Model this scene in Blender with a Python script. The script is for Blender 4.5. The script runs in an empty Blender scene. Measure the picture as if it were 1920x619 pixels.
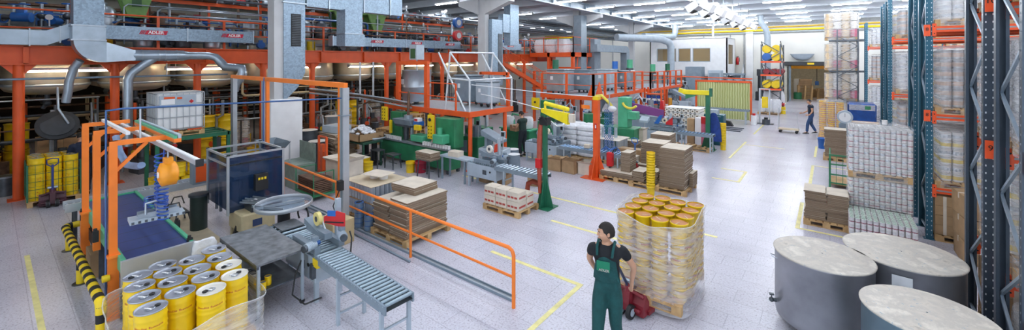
import bpy, math, random
from math import sin, cos, pi, atan, radians as R
from mathutils import Vector, Matrix
random.seed(7)
S = bpy.context.scene; COL = S.collection
# ---------------------------------------------------------------- camera (level, shifted lens)
FPX, HZ, CAMH = 766.0, 112.0, 3.8
YAW = atan((1556-960)/FPX)
cd = bpy.data.cameras.new('camera'); cam = bpy.data.objects.new('camera', cd); COL.objects.link(cam)
cam.location = (0, 0, CAMH); cam.rotation_euler = (pi/2, 0, YAW)
cd.sensor_width = 36; cd.lens = 36*FPX/1920; cd.shift_y = -(309.5-HZ)/1920; cd.clip_start = .05; cd.clip_end = 200
S.camera = cam
def at(px, py, z=0.0):
    "world x, y of the point of height z seen at a photo pixel"
    t = (CAMH-z)*FPX/(py-HZ); u = t*(px-960)/FPX
    return (-sin(YAW)*t+cos(YAW)*u, cos(YAW)*t+sin(YAW)*u)
# ---------------------------------------------------------------- materials
def lin(h):
    c = [int(h[i:i+2], 16)/255 for i in (0, 2, 4)]
    return tuple(((x/12.92) if x <= .04045 else ((x+.055)/1.055)**2.4) for x in c)+(1,)
MATS = {}
def M(name, hexc, rough=.5, metal=0, var=.12, scale=6, bump=0, bscale=60, spec=.5, second=None):
    if name in MATS: return MATS[name]
    m = bpy.data.materials.new(name); m.use_nodes = True; nt = m.node_tree; b = nt.nodes['Principled BSDF']
    b.inputs['Roughness'].default_value = rough; b.inputs['Metallic'].default_value = metal
    b.inputs['Specular IOR Level'].default_value = spec
    c = lin(hexc); b.inputs['Base Color'].default_value = c
    tc = nt.nodes.new('ShaderNodeTexCoord')
    if var > 0:
        n = nt.nodes.new('ShaderNodeTexNoise'); n.inputs['Scale'].default_value = scale; n.inputs['Detail'].default_value = 5
        nt.links.new(tc.outputs['Object'], n.inputs['Vector'])
        r = nt.nodes.new('ShaderNodeValToRGB'); r.color_ramp.elements[0].position = .3; r.color_ramp.elements[1].position = .7
        d = lin(second) if second else tuple(x*(1-var*1.6) for x in c[:3])+(1,)
        r.color_ramp.elements[0].color = d; r.color_ramp.elements[1].color = tuple(min(1, x*(1+var*.5)) for x in c[:3])+(1,)
        nt.links.new(n.outputs['Fac'], r.inputs['Fac']); nt.links.new(r.outputs['Color'], b.inputs['Base Color'])
    if bump > 0:
        n2 = nt.nodes.new('ShaderNodeTexNoise'); n2.inputs['Scale'].default_value = bscale
        nt.links.new(tc.outputs['Object'], n2.inputs['Vector'])
        bp = nt.nodes.new('ShaderNodeBump'); bp.inputs['Strength'].default_value = bump; bp.inputs['Distance'].default_value = .02
        nt.links.new(n2.outputs['Fac'], bp.inputs['Height']); nt.links.new(bp.outputs['Normal'], b.inputs['Normal'])
    MATS[name] = m; return m
def emis(name, hexc, k):
    m = bpy.data.materials.new(name); m.use_nodes = True; b = m.node_tree.nodes['Principled BSDF']
    b.inputs['Base Color'].default_value = lin(hexc); b.inputs['Emission Color'].default_value = lin(hexc)
    b.inputs['Emission Strength'].default_value = k; return m
def striped(name, h1, h2, scale, axis='Z', rough=.5, metal=0, width=.5, noise=0, noise2=.0):
    "two colours in bands along an object axis"
    m = bpy.data.materials.new(name); m.use_nodes = True; nt = m.node_tree; b = nt.nodes['Principled BSDF']
    b.inputs['Roughness'].default_value = rough; b.inputs['Metallic'].default_value = metal
    tc = nt.nodes.new('ShaderNodeTexCoord'); sp = nt.nodes.new('ShaderNodeSeparateXYZ')
    nt.links.new(tc.outputs['Object'], sp.inputs[0])
    mu = nt.nodes.new('ShaderNodeMath'); mu.operation = 'MULTIPLY'; mu.inputs[1].default_value = scale
    nt.links.new(sp.outputs[axis], mu.inputs[0])
    if noise:
        n = nt.nodes.new('ShaderNodeTexNoise'); n.inputs['Scale'].default_value = 4
        nt.links.new(tc.outputs['Object'], n.inputs['Vector'])
        ma = nt.nodes.new('ShaderNodeMath'); ma.operation = 'MULTIPLY_ADD'; ma.inputs[1].default_value = noise
        nt.links.new(n.outputs['Fac'], ma.inputs[0]); nt.links.new(mu.outputs[0], ma.inputs[2]); mu = ma
    fr = nt.nodes.new('ShaderNodeMath'); fr.operation = 'FRACT'; nt.links.new(mu.outputs[0], fr.inputs[0])
    gt = nt.nodes.new('ShaderNodeMath'); gt.operation = 'GREATER_THAN'; gt.inputs[1].default_value = width
    nt.links.new(fr.outputs[0], gt.inputs[0])
    mx = nt.nodes.new('ShaderNodeMix'); mx.data_type = 'RGBA'
    nt.links.new(gt.outputs[0], mx.inputs['Factor']); mx.inputs['A'].default_value = lin(h1); mx.inputs['B'].default_value = lin(h2)
    nt.links.new(mx.outputs['Result'], b.inputs['Base Color']); MATS[name] = m; return m
def film(name, alpha=.35, hexc='f4f7fb', rough=.3, sc=5.0):
    "stretch film: clear with cloudy white folds"
    m = bpy.data.materials.new(name); m.use_nodes = True; nt = m.node_tree; b = nt.nodes['Principled BSDF']
    b.inputs['Base Color'].default_value = lin(hexc); b.inputs['Roughness'].default_value = rough
    tc = nt.nodes.new('ShaderNodeTexCoord'); mp = nt.nodes.new('ShaderNodeMapping'); mp.inputs['Scale'].default_value = (.6, .6, 4)
    n = nt.nodes.new('ShaderNodeTexNoise'); n.inputs['Scale'].default_value = sc; n.inputs['Detail'].default_value = 6; n.inputs['Distortion'].default_value = 1.2
    nt.links.new(tc.outputs['Object'], mp.inputs[0]); nt.links.new(mp.outputs[0], n.inputs['Vector'])
    r = nt.nodes.new('ShaderNodeMapRange'); r.inputs['From Min'].default_value = .3; r.inputs['From Max'].default_value = .72
    r.inputs['To Min'].default_value = max(0, alpha-.1); r.inputs['To Max'].default_value = min(1, alpha+.22)
    nt.links.new(n.outputs['Fac'], r.inputs['Value']); nt.links.new(r.outputs[0], b.inputs['Alpha'])
    bp = nt.nodes.new('ShaderNodeBump'); bp.inputs['Strength'].default_value = .1; bp.inputs['Distance'].default_value = .02
    nt.links.new(n.outputs['Fac'], bp.inputs['Height']); nt.links.new(bp.outputs['Normal'], b.inputs['Normal'])
    MATS[name] = m; return m
def galva(name, hexc='a9b7c2', rough=.38, metal=.75):
    m = bpy.data.materials.new(name); m.use_nodes = True; nt = m.node_tree; b = nt.nodes['Principled BSDF']
    b.inputs['Roughness'].default_value = rough; b.inputs['Metallic'].default_value = metal
    tc = nt.nodes.new('ShaderNodeTexCoord'); v = nt.nodes.new('ShaderNodeTexVoronoi'); v.inputs['Scale'].default_value = 22
    nt.links.new(tc.outputs['Object'], v.inputs['Vector'])
    bw = nt.nodes.new('ShaderNodeRGBToBW'); nt.links.new(v.outputs['Color'], bw.inputs[0])
    mx = nt.nodes.new('ShaderNodeMix'); mx.data_type = 'RGBA'; c = lin(hexc)
    mx.inputs['A'].default_value = tuple(x*.72 for x in c[:3])+(1,); mx.inputs['B'].default_value = tuple(min(1, x*1.15) for x in c[:3])+(1,)
    nt.links.new(bw.outputs[0], mx.inputs['Factor']); nt.links.new(mx.outputs['Result'], b.inputs['Base Color']); MATS[name] = m; return m
orange = M('orange_paint', 'e25a22', .42, 0, .08, 3)
orange2 = M('orange_gantry_paint', 'f7832e', .4, 0, .06, 3)
beamorange = M('rack_beam_orange', 'ee5a2a', .42, 0, .08, 5)
rackblue = M('rack_blue_grey', '2b6076', .4, .25, .1, 4)
rackdark = M('rack_slate', '43505e', .4, .35, .1, 4)
bracegrey = M('brace_zinc', '9fb0bf', .35, .6, .1, 8)
green = M('machine_green', '2f7d55', .45, 0, .15, 4)
green2 = M('pale_green_paint', '4fae86', .45, 0, .1, 4)
dgreen = M('post_green', '22684c', .42, 0, .1, 4)
steel = M('brushed_steel', 'b4c0cb', .34, .65, .15, 3)
dsteel = M('dark_steel', '5d646c', .42, .6, .25, 5)
tanksteel = M('stainless_tank', 'd2cab8', .34, .7, .2, 2)
grey = M('grey_paint', '82929f', .5, .1, .1, 4)
lgrey = M('light_grey_paint', 'aebcc8', .5, .1, .08, 4)
alu = M('aluminium', 'c2c9d0', .38, .55, .06, 4)
black = M('black_rubber', '1b1d20', .6, 0, .1, 6)
white = M('white_paint', 'eceef0', .6, 0, .04, 3)
plastw = M('white_plastic', 'f0f2f4', .4, 0, .04, 6)
yellow = M('yellow_paint', 'f0cf1e', .4, 0, .06, 5)
drumy = M('yellow_drum_tin', 'f2cc18', .3, 0, .07, 6)
red = M('red_paint', 'c7252b', .4, 0, .1, 5)
dred = M('dark_red_paint', '8f2530', .45, .1, .2, 5)
blue = M('blue_paint', '2464b4', .4, 0, .1, 5)
navy = M('navy_cloth', '1c2740', .85, 0, .2, 12)
wood = M('pallet_wood', 'c9a878', .75, 0, .2, 5, .3, 40, second='a8855a')
board = M('wood_board', 'd2c3a8', .7, 0, .15, 3)
card = M('cardboard', 'ab8c68', .85, 0, .12, 5)
cardd = M('cardboard_edge', '7d6a55', .9, 0, .3, 30)
cardl = M('cardboard_pale_face', 'd6ccbc', .85, 0, .1, 4)
kraft = M('bucket_lid_kraft', 'b5794a', .7, 0, .08, 9)
concrete = M('concrete_paint', 'c4c7ca', .7, 0, .06, 2)
galv = galva('galvanised_sheet', '94a9bb', .42, .5)
galvl = M('galvanised_spiral', 'a9b8c6', .3, .65, .12, 3)
brown = M('rusty_brown', '6b5140', .7, .2, .3, 8)
filmw = film('stretch_film', .12)
filmh = film('stretch_film_heavy', .24)
purple = M('purple_belt', '7a3f80', .6, 0, .05)
tealp = M('teal_paint', '1e5a66', .45, 0, .1, 4)
terrac = M('rust_red_hose', 'a44a36', .55, 0, .1, 9)
# ---------------------------------------------------------------- mesh builder
class MB:
    def __init__(s): s.v = []; s.f = []; s.m = []; s.sm = []; s.mats = []
    def mi(s, m):
        if m not in s.mats: s.mats.append(m)
        return s.mats.index(m)
    def add(s, vs, fs, m, smooth=False):
        o = len(s.v); s.v += [tuple(v) for v in vs]; k = s.mi(m)
        for f in fs: s.f.append(tuple(i+o for i in f)); s.m.append(k); s.sm.append(smooth)
        return s
    def box(s, x0, x1, y0, y1, z0, z1, m, rz=0, c=None):
        vs = [(x, y, z) for z in (z0, z1) for x, y in ((x0, y0), (x1, y0), (x1, y1), (x0, y1))]
        if rz:
            cx, cy = c if c else ((x0+x1)/2, (y0+y1)/2); a, b = cos(rz), sin(rz)
            vs = [(cx+(x-cx)*a-(y-cy)*b, cy+(x-cx)*b+(y-cy)*a, z) for x, y, z in vs]
        return s.add(vs, [(3, 2, 1, 0), (4, 5, 6, 7), (0, 1, 5, 4), (1, 2, 6, 5), (2, 3, 7, 6), (3, 0, 4, 7)], m)
    def cbox(s, x, y, z, w, d, h, m, rz=0): return s.box(x-w/2, x+w/2, y-d/2, y+d/2, z, z+h, m, rz)
    def rbox(s, x0, x1, y0, y1, z0, z1, m, r=.02):
        "box with chamfered edges"
        vs = []
        for z, k in ((z0, r), (z0+r, 0), (z1-r, 0), (z1, r)):
            for x, y, a, b in ((x0, y0, 1, 1), (x1, y0, -1, 1), (x1, y1, -1, -1), (x0, y1, 1, -1)):
                if (a, b) in ((1, 1), (-1, -1)): vs += [(x+a*k, y+b*(r+k*.4), z), (x+a*(r+k*.4), y+b*k, z)]
                else: vs += [(x+a*(r+k*.4), y+b*k, z), (x+a*k, y+b*(r+k*.4), z)]
        fs = [tuple(range(7, -1, -1)), tuple(range(24, 32))]
        for q in range(3): fs += [(q*8+i, q*8+(i+1) % 8, q*8+8+(i+1) % 8, q*8+8+i) for i in range(8)]
        return s.add(vs, fs, m)
    def beam(s, p, q, w, h, m, up=(0, 0, 1)):
        p, q, u = Vector(p), Vector(q), Vector(up); d = (q-p).normalized()
        if abs(d.dot(u)) > .98: u = Vector((1, 0, 0))
        a = d.cross(u).normalized(); b = a.cross(d).normalized(); vs = []
        for c in (p, q):
            for i, j in ((-1, -1), (1, -1), (1, 1), (-1, 1)): vs.append(c+a*i*w/2+b*j*h/2)
        return s.add(vs, [(3, 2, 1, 0), (4, 5, 6, 7), (0, 1, 5, 4), (1, 2, 6, 5), (2, 3, 7, 6), (3, 0, 4, 7)], m)
    def tube(s, pts, r, m, n=8, cap=True):
        pts = [Vector(p) for p in pts]; rings = []; up = None
        for i, p in enumerate(pts):
            if i == 0: d = pts[1]-p
            elif i == len(pts)-1: d = p-pts[i-1]
            else: d = (pts[i+1]-p).normalized()+(p-pts[i-1]).normalized()
            if d.length < 1e-6: d = Vector((0, 0, 1))
            d.normalize()
            if up is None: up = Vector((0, 0, 1)) if abs(d.z) < .9 else Vector((1, 0, 0))
            a = d.cross(up)
            if a.length < 1e-4: a = d.orthogonal()
            a.normalize(); b = a.cross(d).normalized(); up = b; rr = r[i] if isinstance(r, (list, tuple)) else r
            rings.append([p+(a*cos(2*pi*k/n)+b*sin(2*pi*k/n))*rr for k in range(n)])
        vs = [v for g in rings for v in g]; fs = []
        for i in range(len(pts)-1):
            for k in range(n): fs.append((i*n+k, i*n+(k+1) % n, (i+1)*n+(k+1) % n, (i+1)*n+k))
        s.add(vs, fs, m, True)
        if cap:
            s.add(rings[0], [tuple(range(n-1, -1, -1))], m); s.add(rings[-1], [tuple(range(n))], m)
        return s
    def lathe(s, prof, m, x=0, y=0, z=0, n=24, smooth=True, a0=0, a1=2*pi, sx=1, sy=1):
        full = abs(a1-a0-2*pi) < 1e-6; k = n if full else n+1; vs = []
        for r, h in prof: vs += [(x+sx*r*cos(a0+(a1-a0)*i/n), y+sy*r*sin(a0+(a1-a0)*i/n), z+h) for i in range(k)]
        fs = []
        for j in range(len(prof)-1):
            for i in range(n):
                i2 = (i+1) % k; fs.append((j*k+i, j*k+i2, (j+1)*k+i2, (j+1)*k+i))
        s.add(vs, fs, m, smooth); return s
    def disc(s, r, m, x=0, y=0, z=0, n=24, up=True, sx=1, sy=1):
        vs = [(x+sx*r*cos(2*pi*i/n), y+sy*r*sin(2*pi*i/n), z) for i in range(n)]
        return s.add(vs, [tuple(range(n)) if up else tuple(range(n-1, -1, -1))], m)
    def cyl(s, x, y, z0, z1, r, m, n=20, mt=None):
        s.lathe([(r, z0), (r, z1)], m, x, y, 0, n); s.disc(r, mt or m, x, y, z1, n); return s.disc(r, mt or m, x, y, z0, n, False)
    def ball(s, c, r, m, n=12):
        pr = [(max(1e-4, sin(pi*i/n*1.0)), -cos(pi*i/n)) for i in range(n+1)]
        rx, ry, rz = r if isinstance(r, (list, tuple)) else (r, r, r)
        return s.lathe([(p, q*rz) for p, q in pr], m, c[0], c[1], c[2], n*2 if n < 9 else n+8, sx=rx, sy=ry)
    def prism(s, poly, ax, a0, a1, m):
        "polygon in the plane perpendicular to ax ('x': (y,z), 'y': (x,z), 'z': (x,y))"
        def P(u, w, a): return {'x': (a, u, w), 'y': (u, a, w), 'z': (u, w, a)}[ax]
        n = len(poly); vs = [P(u, w, a0) for u, w in poly]+[P(u, w, a1) for u, w in poly]
        fs = [tuple(range(n-1, -1, -1)), tuple(range(n, 2*n))]+[(i, (i+1) % n, n+(i+1) % n, n+i) for i in range(n)]
        return s.add(vs, fs, m)
    def mesh(s, name='mesh'):
        me = bpy.data.meshes.new(name); me.from_pydata(s.v, [], s.f)
        for m in s.mats: me.materials.append(m)
        me.polygons.foreach_set('material_index', s.m); me.polygons.foreach_set('use_smooth', s.sm); me.update(); return me
    def obj(s, name, parent=None, loc=(0, 0, 0), rz=0): return OB(name, s.mesh(name), parent, loc, rz)
def OB(name, me, parent=None, loc=(0, 0, 0), rz=0):
    o = bpy.data.objects.new(name, me); COL.objects.link(o); o.location = loc
    if rz: o.rotation_euler = (0, 0, rz)
    if parent: o.parent = parent
    return o
def tag(o, label, cat, group=None, kind=None):
    o['label'] = label; o['category'] = cat
    if group: o['group'] = group
    if kind: o['kind'] = kind
    return o
def thing(name, label, cat, loc=(0, 0, 0), rz=0, group=None):
    o = bpy.data.objects.new(name, None); COL.objects.link(o); o.location = loc; o.rotation_euler = (0, 0, rz)
    o.empty_display_size = .1; return tag(o, label, cat, group)
def struct(mb, name, loc=(0, 0, 0)):
    o = mb.obj(name, None, loc); o['kind'] = 'structure'; return o
def dup(root, loc, rz=None, label=None, group=None):
    r = root.copy(); COL.objects.link(r); r.location = loc
    if rz is not None: r.rotation_euler = (0, 0, rz)
    if label: r['label'] = label
    if group: r['group'] = group
    for ch in list(root.children):
        c = ch.copy(); COL.objects.link(c); c.parent = r
        for g in list(ch.children):
            d = g.copy(); COL.objects.link(d); d.parent = c
    return r
def one(mb, name, label, cat, loc=(0, 0, 0), rz=0, group=None): return tag(mb.obj(name, None, loc, rz), label, cat, group)
def text(parent, s, loc, rot, size, m, name='lettering', bold=.0, shear=0):
    cu = bpy.data.curves.new(name, 'FONT'); cu.body = s; cu.size = size; cu.extrude = .002; cu.offset = bold; cu.shear = shear
    cu.align_x = 'CENTER'; cu.align_y = 'CENTER'; cu.resolution_u = 3
    f = bpy.data.objects.new('tmp', cu); COL.objects.link(f); dg = bpy.context.evaluated_depsgraph_get(); dg.update()
    me = bpy.data.meshes.new_from_object(f.evaluated_get(dg)); bpy.data.objects.remove(f); me.materials.clear(); me.materials.append(m)
    o = bpy.data.objects.new(name, me); COL.objects.link(o); o.location = loc; o.rotation_euler = rot
    if parent: o.parent = parent
    return o
def arc(c, r, a0, a1, n, f): return [f(c[0]+r*cos(a0+(a1-a0)*i/n), c[1]+r*sin(a0+(a1-a0)*i/n)) for i in range(n+1)]
# ================================================================ ROOM
def floor_mat():
    m = bpy.data.materials.new('terrazzo_tiles'); m.use_nodes = True; nt = m.node_tree; b = nt.nodes['Principled BSDF']
    L = nt.links.new; N = nt.nodes.new
    tc = N('ShaderNodeTexCoord')
    sp = N('ShaderNodeTexNoise'); sp.inputs['Scale'].default_value = 34; sp.inputs['Detail'].default_value = 8; sp.inputs['Roughness'].default_value = .75
    L(tc.outputs['Object'], sp.inputs['Vector'])
    r = N('ShaderNodeValToRGB'); e = r.color_ramp.elements
    e[0].position = .36; e[0].color = lin('938d99'); e[1].position = .56; e[1].color = lin('d4d5e0')
    x = e.new(.46); x.color = lin('cbcad6')
    L(sp.outputs['Fac'], r.inputs['Fac'])
    br = N('ShaderNodeTexBrick'); br.inputs['Scale'].default_value = 1.0; br.offset = .5
    br.inputs['Brick Width'].default_value = .8; br.inputs['Row Height'].default_value = .4; br.inputs['Mortar Size'].default_value = .006
    br.inputs['Color1'].default_value = (1, 1, 1, 1); br.inputs['Color2'].default_value = (.93, .92, .93, 1); br.inputs['Mortar'].default_value = (.74, .73, .75, 1)
    L(tc.outputs['Object'], br.inputs['Vector'])
    mx = N('ShaderNodeMix'); mx.data_type = 'RGBA'; mx.blend_type = 'MULTIPLY'; mx.inputs['Factor'].default_value = 1
    L(r.outputs['Color'], mx.inputs['A']); L(br.outputs['Color'], mx.inputs['B'])
    big = N('ShaderNodeTexNoise'); big.inputs['Scale'].default_value = .5; big.inputs['Detail'].default_value = 4
    L(tc.outputs['Object'], big.inputs['Vector'])
    r2 = N('ShaderNodeValToRGB'); r2.color_ramp.elements[0].position = .35; r2.color_ramp.elements[0].color = (.86, .85, .86, 1)
    r2.color_ramp.elements[1].position = .6; r2.color_ramp.elements[1].color = (1, 1, 1, 1)
    L(big.outputs['Fac'], r2.inputs['Fac'])
    mx2 = N('ShaderNodeMix'); mx2.data_type = 'RGBA'; mx2.blend_type = 'MULTIPLY'; mx2.inputs['Factor'].default_value = 1
    L(mx.outputs['Result'], mx2.inputs['A']); L(r2.outputs['Color'], mx2.inputs['B']); L(mx2.outputs['Result'], b.inputs['Base Color'])
    b.inputs['Roughness'].default_value = .27; return m
fl = MB(); fl.box(-34, 12, -3, 56, -.2, 0, floor_mat()); struct(fl, 'floor')
wallm = M('wall_plaster', 'dcdcd6', .8, 0, .05, .7)
ceilm = M('ceiling_concrete', 'c6ced6', .8, 0, .03, 1)
c = MB(); c.box(-34, 12, -3, 46.2, 7.7, 7.9, ceilm); struct(c, 'ceiling')
for i, y in enumerate([2.6+3.8*k for k in range(12)]):
    t = MB(); t.prism([(y-.16, 7.7), (y-.09, 7.28), (y+.09, 7.28), (y+.16, 7.7)], 'x', -34, 12, ceilm); struct(t, 'ceiling_beam')
w = MB()                                       # back wall with the roller gate opening
w.box(-34, -2.95, 46, 46.25, 0, 7.7, wallm); w.box(.2, 12, 46, 46.25, 0, 7.7, wallm); w.box(-2.95, .2, 46, 46.25, 3.3, 7.7, wallm)
struct(w, 'wall_back')
w = MB(); w.box(12, 12.2, -3, 56, 0, 7.7, wallm); struct(w, 'wall_right')
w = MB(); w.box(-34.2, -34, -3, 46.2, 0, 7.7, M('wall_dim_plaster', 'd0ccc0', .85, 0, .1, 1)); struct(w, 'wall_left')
w = MB()                                       # annex behind the gate
w.box(-5.2, 2.5, 55.8, 56, 0, 5, M('annex_wall', 'cfccc0', .8)); w.box(-5.4, -5.2, 46.25, 56, 0, 5, wallm); w.box(2.5, 2.7, 46.25, 56, 0, 5, wallm)
struct(w, 'wall_annex')
w = MB(); w.box(-5.4, 2.7, 46.25, 56, 5, 5.15, wallm); struct(w, 'ceiling_annex')
w = MB(); w.box(-34, -8.5, -3.2, -3, 0, 7.7, wallm); struct(w, 'wall_light_block')  # unseen partial wall, added to keep world light off the left zone
t = MB()                                       # panel joints and the grey strip along the top of the back wall
for x in (-20.5, -15.5, -10.4, -7.9, -6.7, -4.6, .9, 4.2): t.box(x-.05, x+.05, 45.93, 46.0, 0, 6.3, M('trim_grey', '9ea3a5', .6))
t.box(-34, 12, 45.9, 46.0, 6.28, 6.36, MATS['trim_grey']); t.box(-34, 12, 45.88, 46, 7.05, 7.7, M('trim_top_strip', 'a0a5a8', .7)); struct(t, 'trim_1')
# gate frame and header
t = MB(); dk = M('gate_black', '23262a', .45)
t.rbox(-3.35, .55, 45.3, 45.95, 3.25, 3.62, dk, .04); t.obj('header_box')
g = bpy.data.objects['header_box']; g.name = 'door_1'; g['kind'] = 'structure'
t = MB(); t.box(-3.0, -2.85, 45.6, 45.99, 0, 3.25, grey); t.box(.1, .25, 45.6, 45.99, 0, 3.25, dk); struct(t, 'door_frame').parent = g
t = MB(); t.box(-3.3, -3.05, 44.2, 45.9, 0, 3.1, M('gate_side_panel', 'b9b6a8', .5)); t.box(-3.04, -2.98, 44.2, 44.3, 0, 3.2, dk); struct(t, 'door_side_panel').parent = g
t = MB(); t.box(-1.6, -1.1, 45.27, 45.3, 3.36, 3.52, yellow); t.obj('sign_plate', g)
# pipes on the back wall
for z, r, m, lab in ((6.62, .09, yellow, 'upper yellow gas pipe along the top of the back wall'), (6.9, .07, M('ochre_pipe', 'd9b233', .4), 'thin ochre pipe just above the yellow pipe on the back wall'),
                     (6.42, .05, lgrey, 'grey conduit just under the yellow pipes on the back wall')):
    t = MB(); t.tube([(-30, 45.7, z), (11, 45.7, z)], r, m, 10); one(t, 'wall_pipe', lab, 'pipe')
# yellow floor lines
ym = M('yellow_floor_tape', 'f0e79e', .5, 0, .15, 6)
def line(x0, x1, y0, y1, i): t = MB(); t.box(x0, x1, y0, y1, 0, .004, ym); struct(t, 'floor_marking_%d' % i)
for i, q in enumerate([(-12.3, -7.2, .44, .51), (-5.3, -3.28, 6.1, 6.18), (-3.36, -3.28, 3.7, 6.1), (-9.5, -1.9, 9.55, 9.63), (-5.2, -3.0, 8.15, 8.23), (-9.8, -3.2, 12.95, 13.03),
                       (-3.0, -2.2, 14.3, 14.38), (-2.28, -2.2, 14.38, 15.72), (-3.0, -2.2, 15.72, 15.8), (-3.1, -3.02, 17.6, 21.5), (-3.1, -3.02, 24, 31), (-3.1, -3.02, 37, 43), (-.62, -.54, 11.28, 13.3), (-.62, 1.3, 11.2, 11.28), (-.52, -.44, 15.0, 18.2), (-.5, -.42, 19.8, 22.3), (-.5, .9, 18.15, 18.22), (-3.0, -1.5, 20.8, 20.86)]): line(*q, i+1)
# ---------------------------------------------------------------- light: fluorescent battens
tubem = emis('tube_glow', 'f4f8ff', 84); warmtube = emis('tube_glow_warm', 'ffeccb', 20)
hm = MB(); hm.box(-.95, .95, -.12, .12, 0, .07, white); hm.box(-.98, -.95, -.1, .1, -.05, .07, white); hm.box(.95, .98, -.1, .1, -.05, .07, white); HOUS = hm.mesh('housing')
tm = MB(); tm.tube([(-.9, 0, -.03), (.9, 0, -.03)], .03, tubem, 6); TUBE = tm.mesh('tube')
proto = thing('ceiling_lamp', 'long white fluorescent batten lamp hanging under the hall ceiling', 'lamp', (0, 0, 0), 0, 'fluorescent battens under the hall ceiling')
OB('housing', HOUS, proto); OB('tube', TUBE, proto)
first = True
for j in range(12):
    for i in (0, 1, 2, 3, 4, 5, 6, 7, 9, 11):
        x = 10.6-3.2*i; y = 2.5+3.8*j-1.9+1.2
        if y < 1: y = 1
        if first: proto.location = (x, y, 7.21); first = False
        else: dup(proto, (x, y, 7.21))
tm2 = MB(); tm2.tube([(-.94, 0, -.03), (.94, 0, -.03)], .035, warmtube, 6); TUBW = tm2.mesh('warm_tube')
for j, y in enumerate([1.5, 4.7, 8.1, 11.4, 14.6, 17.9, 21.1, 24.4]):
    for x, z in ((-17.85, 3.5), (-23.3, 3.5)):
        p = thing('batten_lamp', 'warm fluorescent lamp under the mezzanine floor', 'lamp', (x, y, z), pi/2, 'fluorescent lamps under the mezzanine'); OB('housing', HOUS, p); OB('tube', TUBW, p)
p = thing('batten_lamp', 'fluorescent lamp under the ceiling of the annex behind the gate', 'lamp', (-2, 51, 4.85)); OB('housing', HOUS, p); OB('tube', TUBW, p)
dup(p, (-1, 48, 4.85), None, 'fluorescent lamp in the annex, right behind the gate'); dup(p, (.6, 49.5, 4.85), None, 'added lamp brightening the annex, at the right wall'); dup(p, (-3.5, 49.5, 4.85), None, 'added lamp brightening the annex, at the left wall')  # the pair by the side walls is added to brighten the annex
wd = bpy.data.worlds.new('world'); S.world = wd; wd.use_nodes = True
wd.node_tree.nodes['Background'].inputs[0].default_value = (.82, .9, 1, 1); wd.node_tree.nodes['Background'].inputs[1].default_value = 1.5
S.view_settings.view_transform = 'Standard'; S.view_settings.look = 'None'; S.view_settings.gamma = 1; S.view_settings.exposure = .22
S.view_settings.use_curve_mapping = False
cy = S.cycles; cy.use_denoising = True; cy.max_bounces = 7; cy.diffuse_bounces = 4; cy.glossy_bounces = 3; cy.transparent_max_bounces = 14; cy.transmission_bounces = 3
cy.sample_clamp_indirect = 6; cy.caustics_reflective = False; cy.caustics_refractive = False
# columns
COLY = (5.85, 16.2, 26.4, 36.8)
for i, y in enumerate(COLY):
    t = MB(); t.box(-14.85, -14.35, y-.08, y+.22, 0, 7.7, concrete)
    t.prism([(-14.25, 6.2), (-12.6, 6.75), (-12.6, 7.0), (-14.25, 7.0)], 'y', y-.2, y+.2, concrete)
    t.prism([(-14.75, 6.2), (-16.2, 6.75), (-16.2, 7.0), (-14.75, 7.0)], 'y', y-.2, y+.2, concrete)
    struct(t, 'column')
    if i < 1:
        t = MB(); t.rbox(-14.9, -14.27, y-.22, y+.8, 0, 2.5, white, .02); struct(t, 'column_casing')
# crane runway
t = MB(); t.box(-12.95, -12.55, 1, 45.6, 7.0, 7.06, lgrey); t.box(-12.8, -12.7, 1, 45.6, 7.06, 7.4, lgrey); t.box(-12.95, -12.55, 1, 45.6, 7.4, 7.46, grey)
rw = one(t, 'runway_beam', 'long grey steel runway beam carried by the concrete columns', 'beam')
for y in range(14, 45, 2):
    t = MB(); t.box(-12.95, -12.55, y, y+.05, 7.06, 7.4, grey); t.box(-12.55, -12.15, y, y+.06, 7.3, 7.36, grey); t.obj('stiffener', rw)
# ================================================================ MEZZANINE (left)
t = MB()
t.box(-17.5, -17.3, -2.5, 27.9, 3.68, 4.18, orange); t.box(-17.6, -17.2, -2.5, 27.9, 3.66, 3.7, orange); t.box(-17.6, -17.2, -2.5, 27.9, 4.15, 4.19, orange)
mz = one(t, 'mezzanine_platform', 'long orange steel mezzanine on round orange posts along the left side', 'platform')
for y in [-1.4+2.05*k for k in range(15)]:
    t = MB(); t.box(-17.3, -17.2, y-.05, y+.05, 3.68, 4.18, orange); t.obj('web_stiffener', mz)
t = MB(); t.box(-33, -17.5, -2.5, 27.9, 4.1, 4.15, dsteel)
for y in range(-2, 28, 3): t.box(-33, -17.5, y, y+.12, 3.85, 4.1, orange)
t.obj('deck', mz)
for y in (.53, 2.42, 4.5, 6.6, 8.5, 12.2, 15.9, 19.8, 23.8, 27.4):
    t = MB(); t.tube([(-17.4, y, 0), (-17.4, y, 3.66)], .11, orange, 16); t.box(-17.6, -17.2, y-.2, y+.2, 0, .02, orange)
    t.add([(-17.4, y-.32, 3.66), (-17.4, y+.32, 3.66), (-17.4, y+.1, 3.4), (-17.4, y-.1, 3.4), (-17.37, y-.32, 3.66), (-17.37, y+.32, 3.66), (-17.37, y+.1, 3.4), (-17.37, y-.1, 3.4)], [(0, 1, 2, 3), (7, 6, 5, 4), (0, 3, 7, 4), (1, 5, 6, 2), (3, 2, 6, 7)], orange)
    t.obj('post', mz)
for y in (-1, 3.4, 7.5, 13, 19):
    for x in (-21.8, -26): t = MB(); t.tube([(x, y, 0), (x, y, 3.85)], .11, orange, 12); t.obj('post', mz)
t = MB()
for z, r in ((5.2, .03), (4.68, .022)): t.tube([(-17.4, -2.5, z), (-17.4, 27.9, z)], r, orange, 6)
t.obj('handrail', mz)
for k in range(17): t = MB(); y = -2.1+1.85*k; t.box(-17.43, -17.37, y-.035, y+.035, 4.18, 5.2, orange); t.obj('rail_post', mz)
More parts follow.
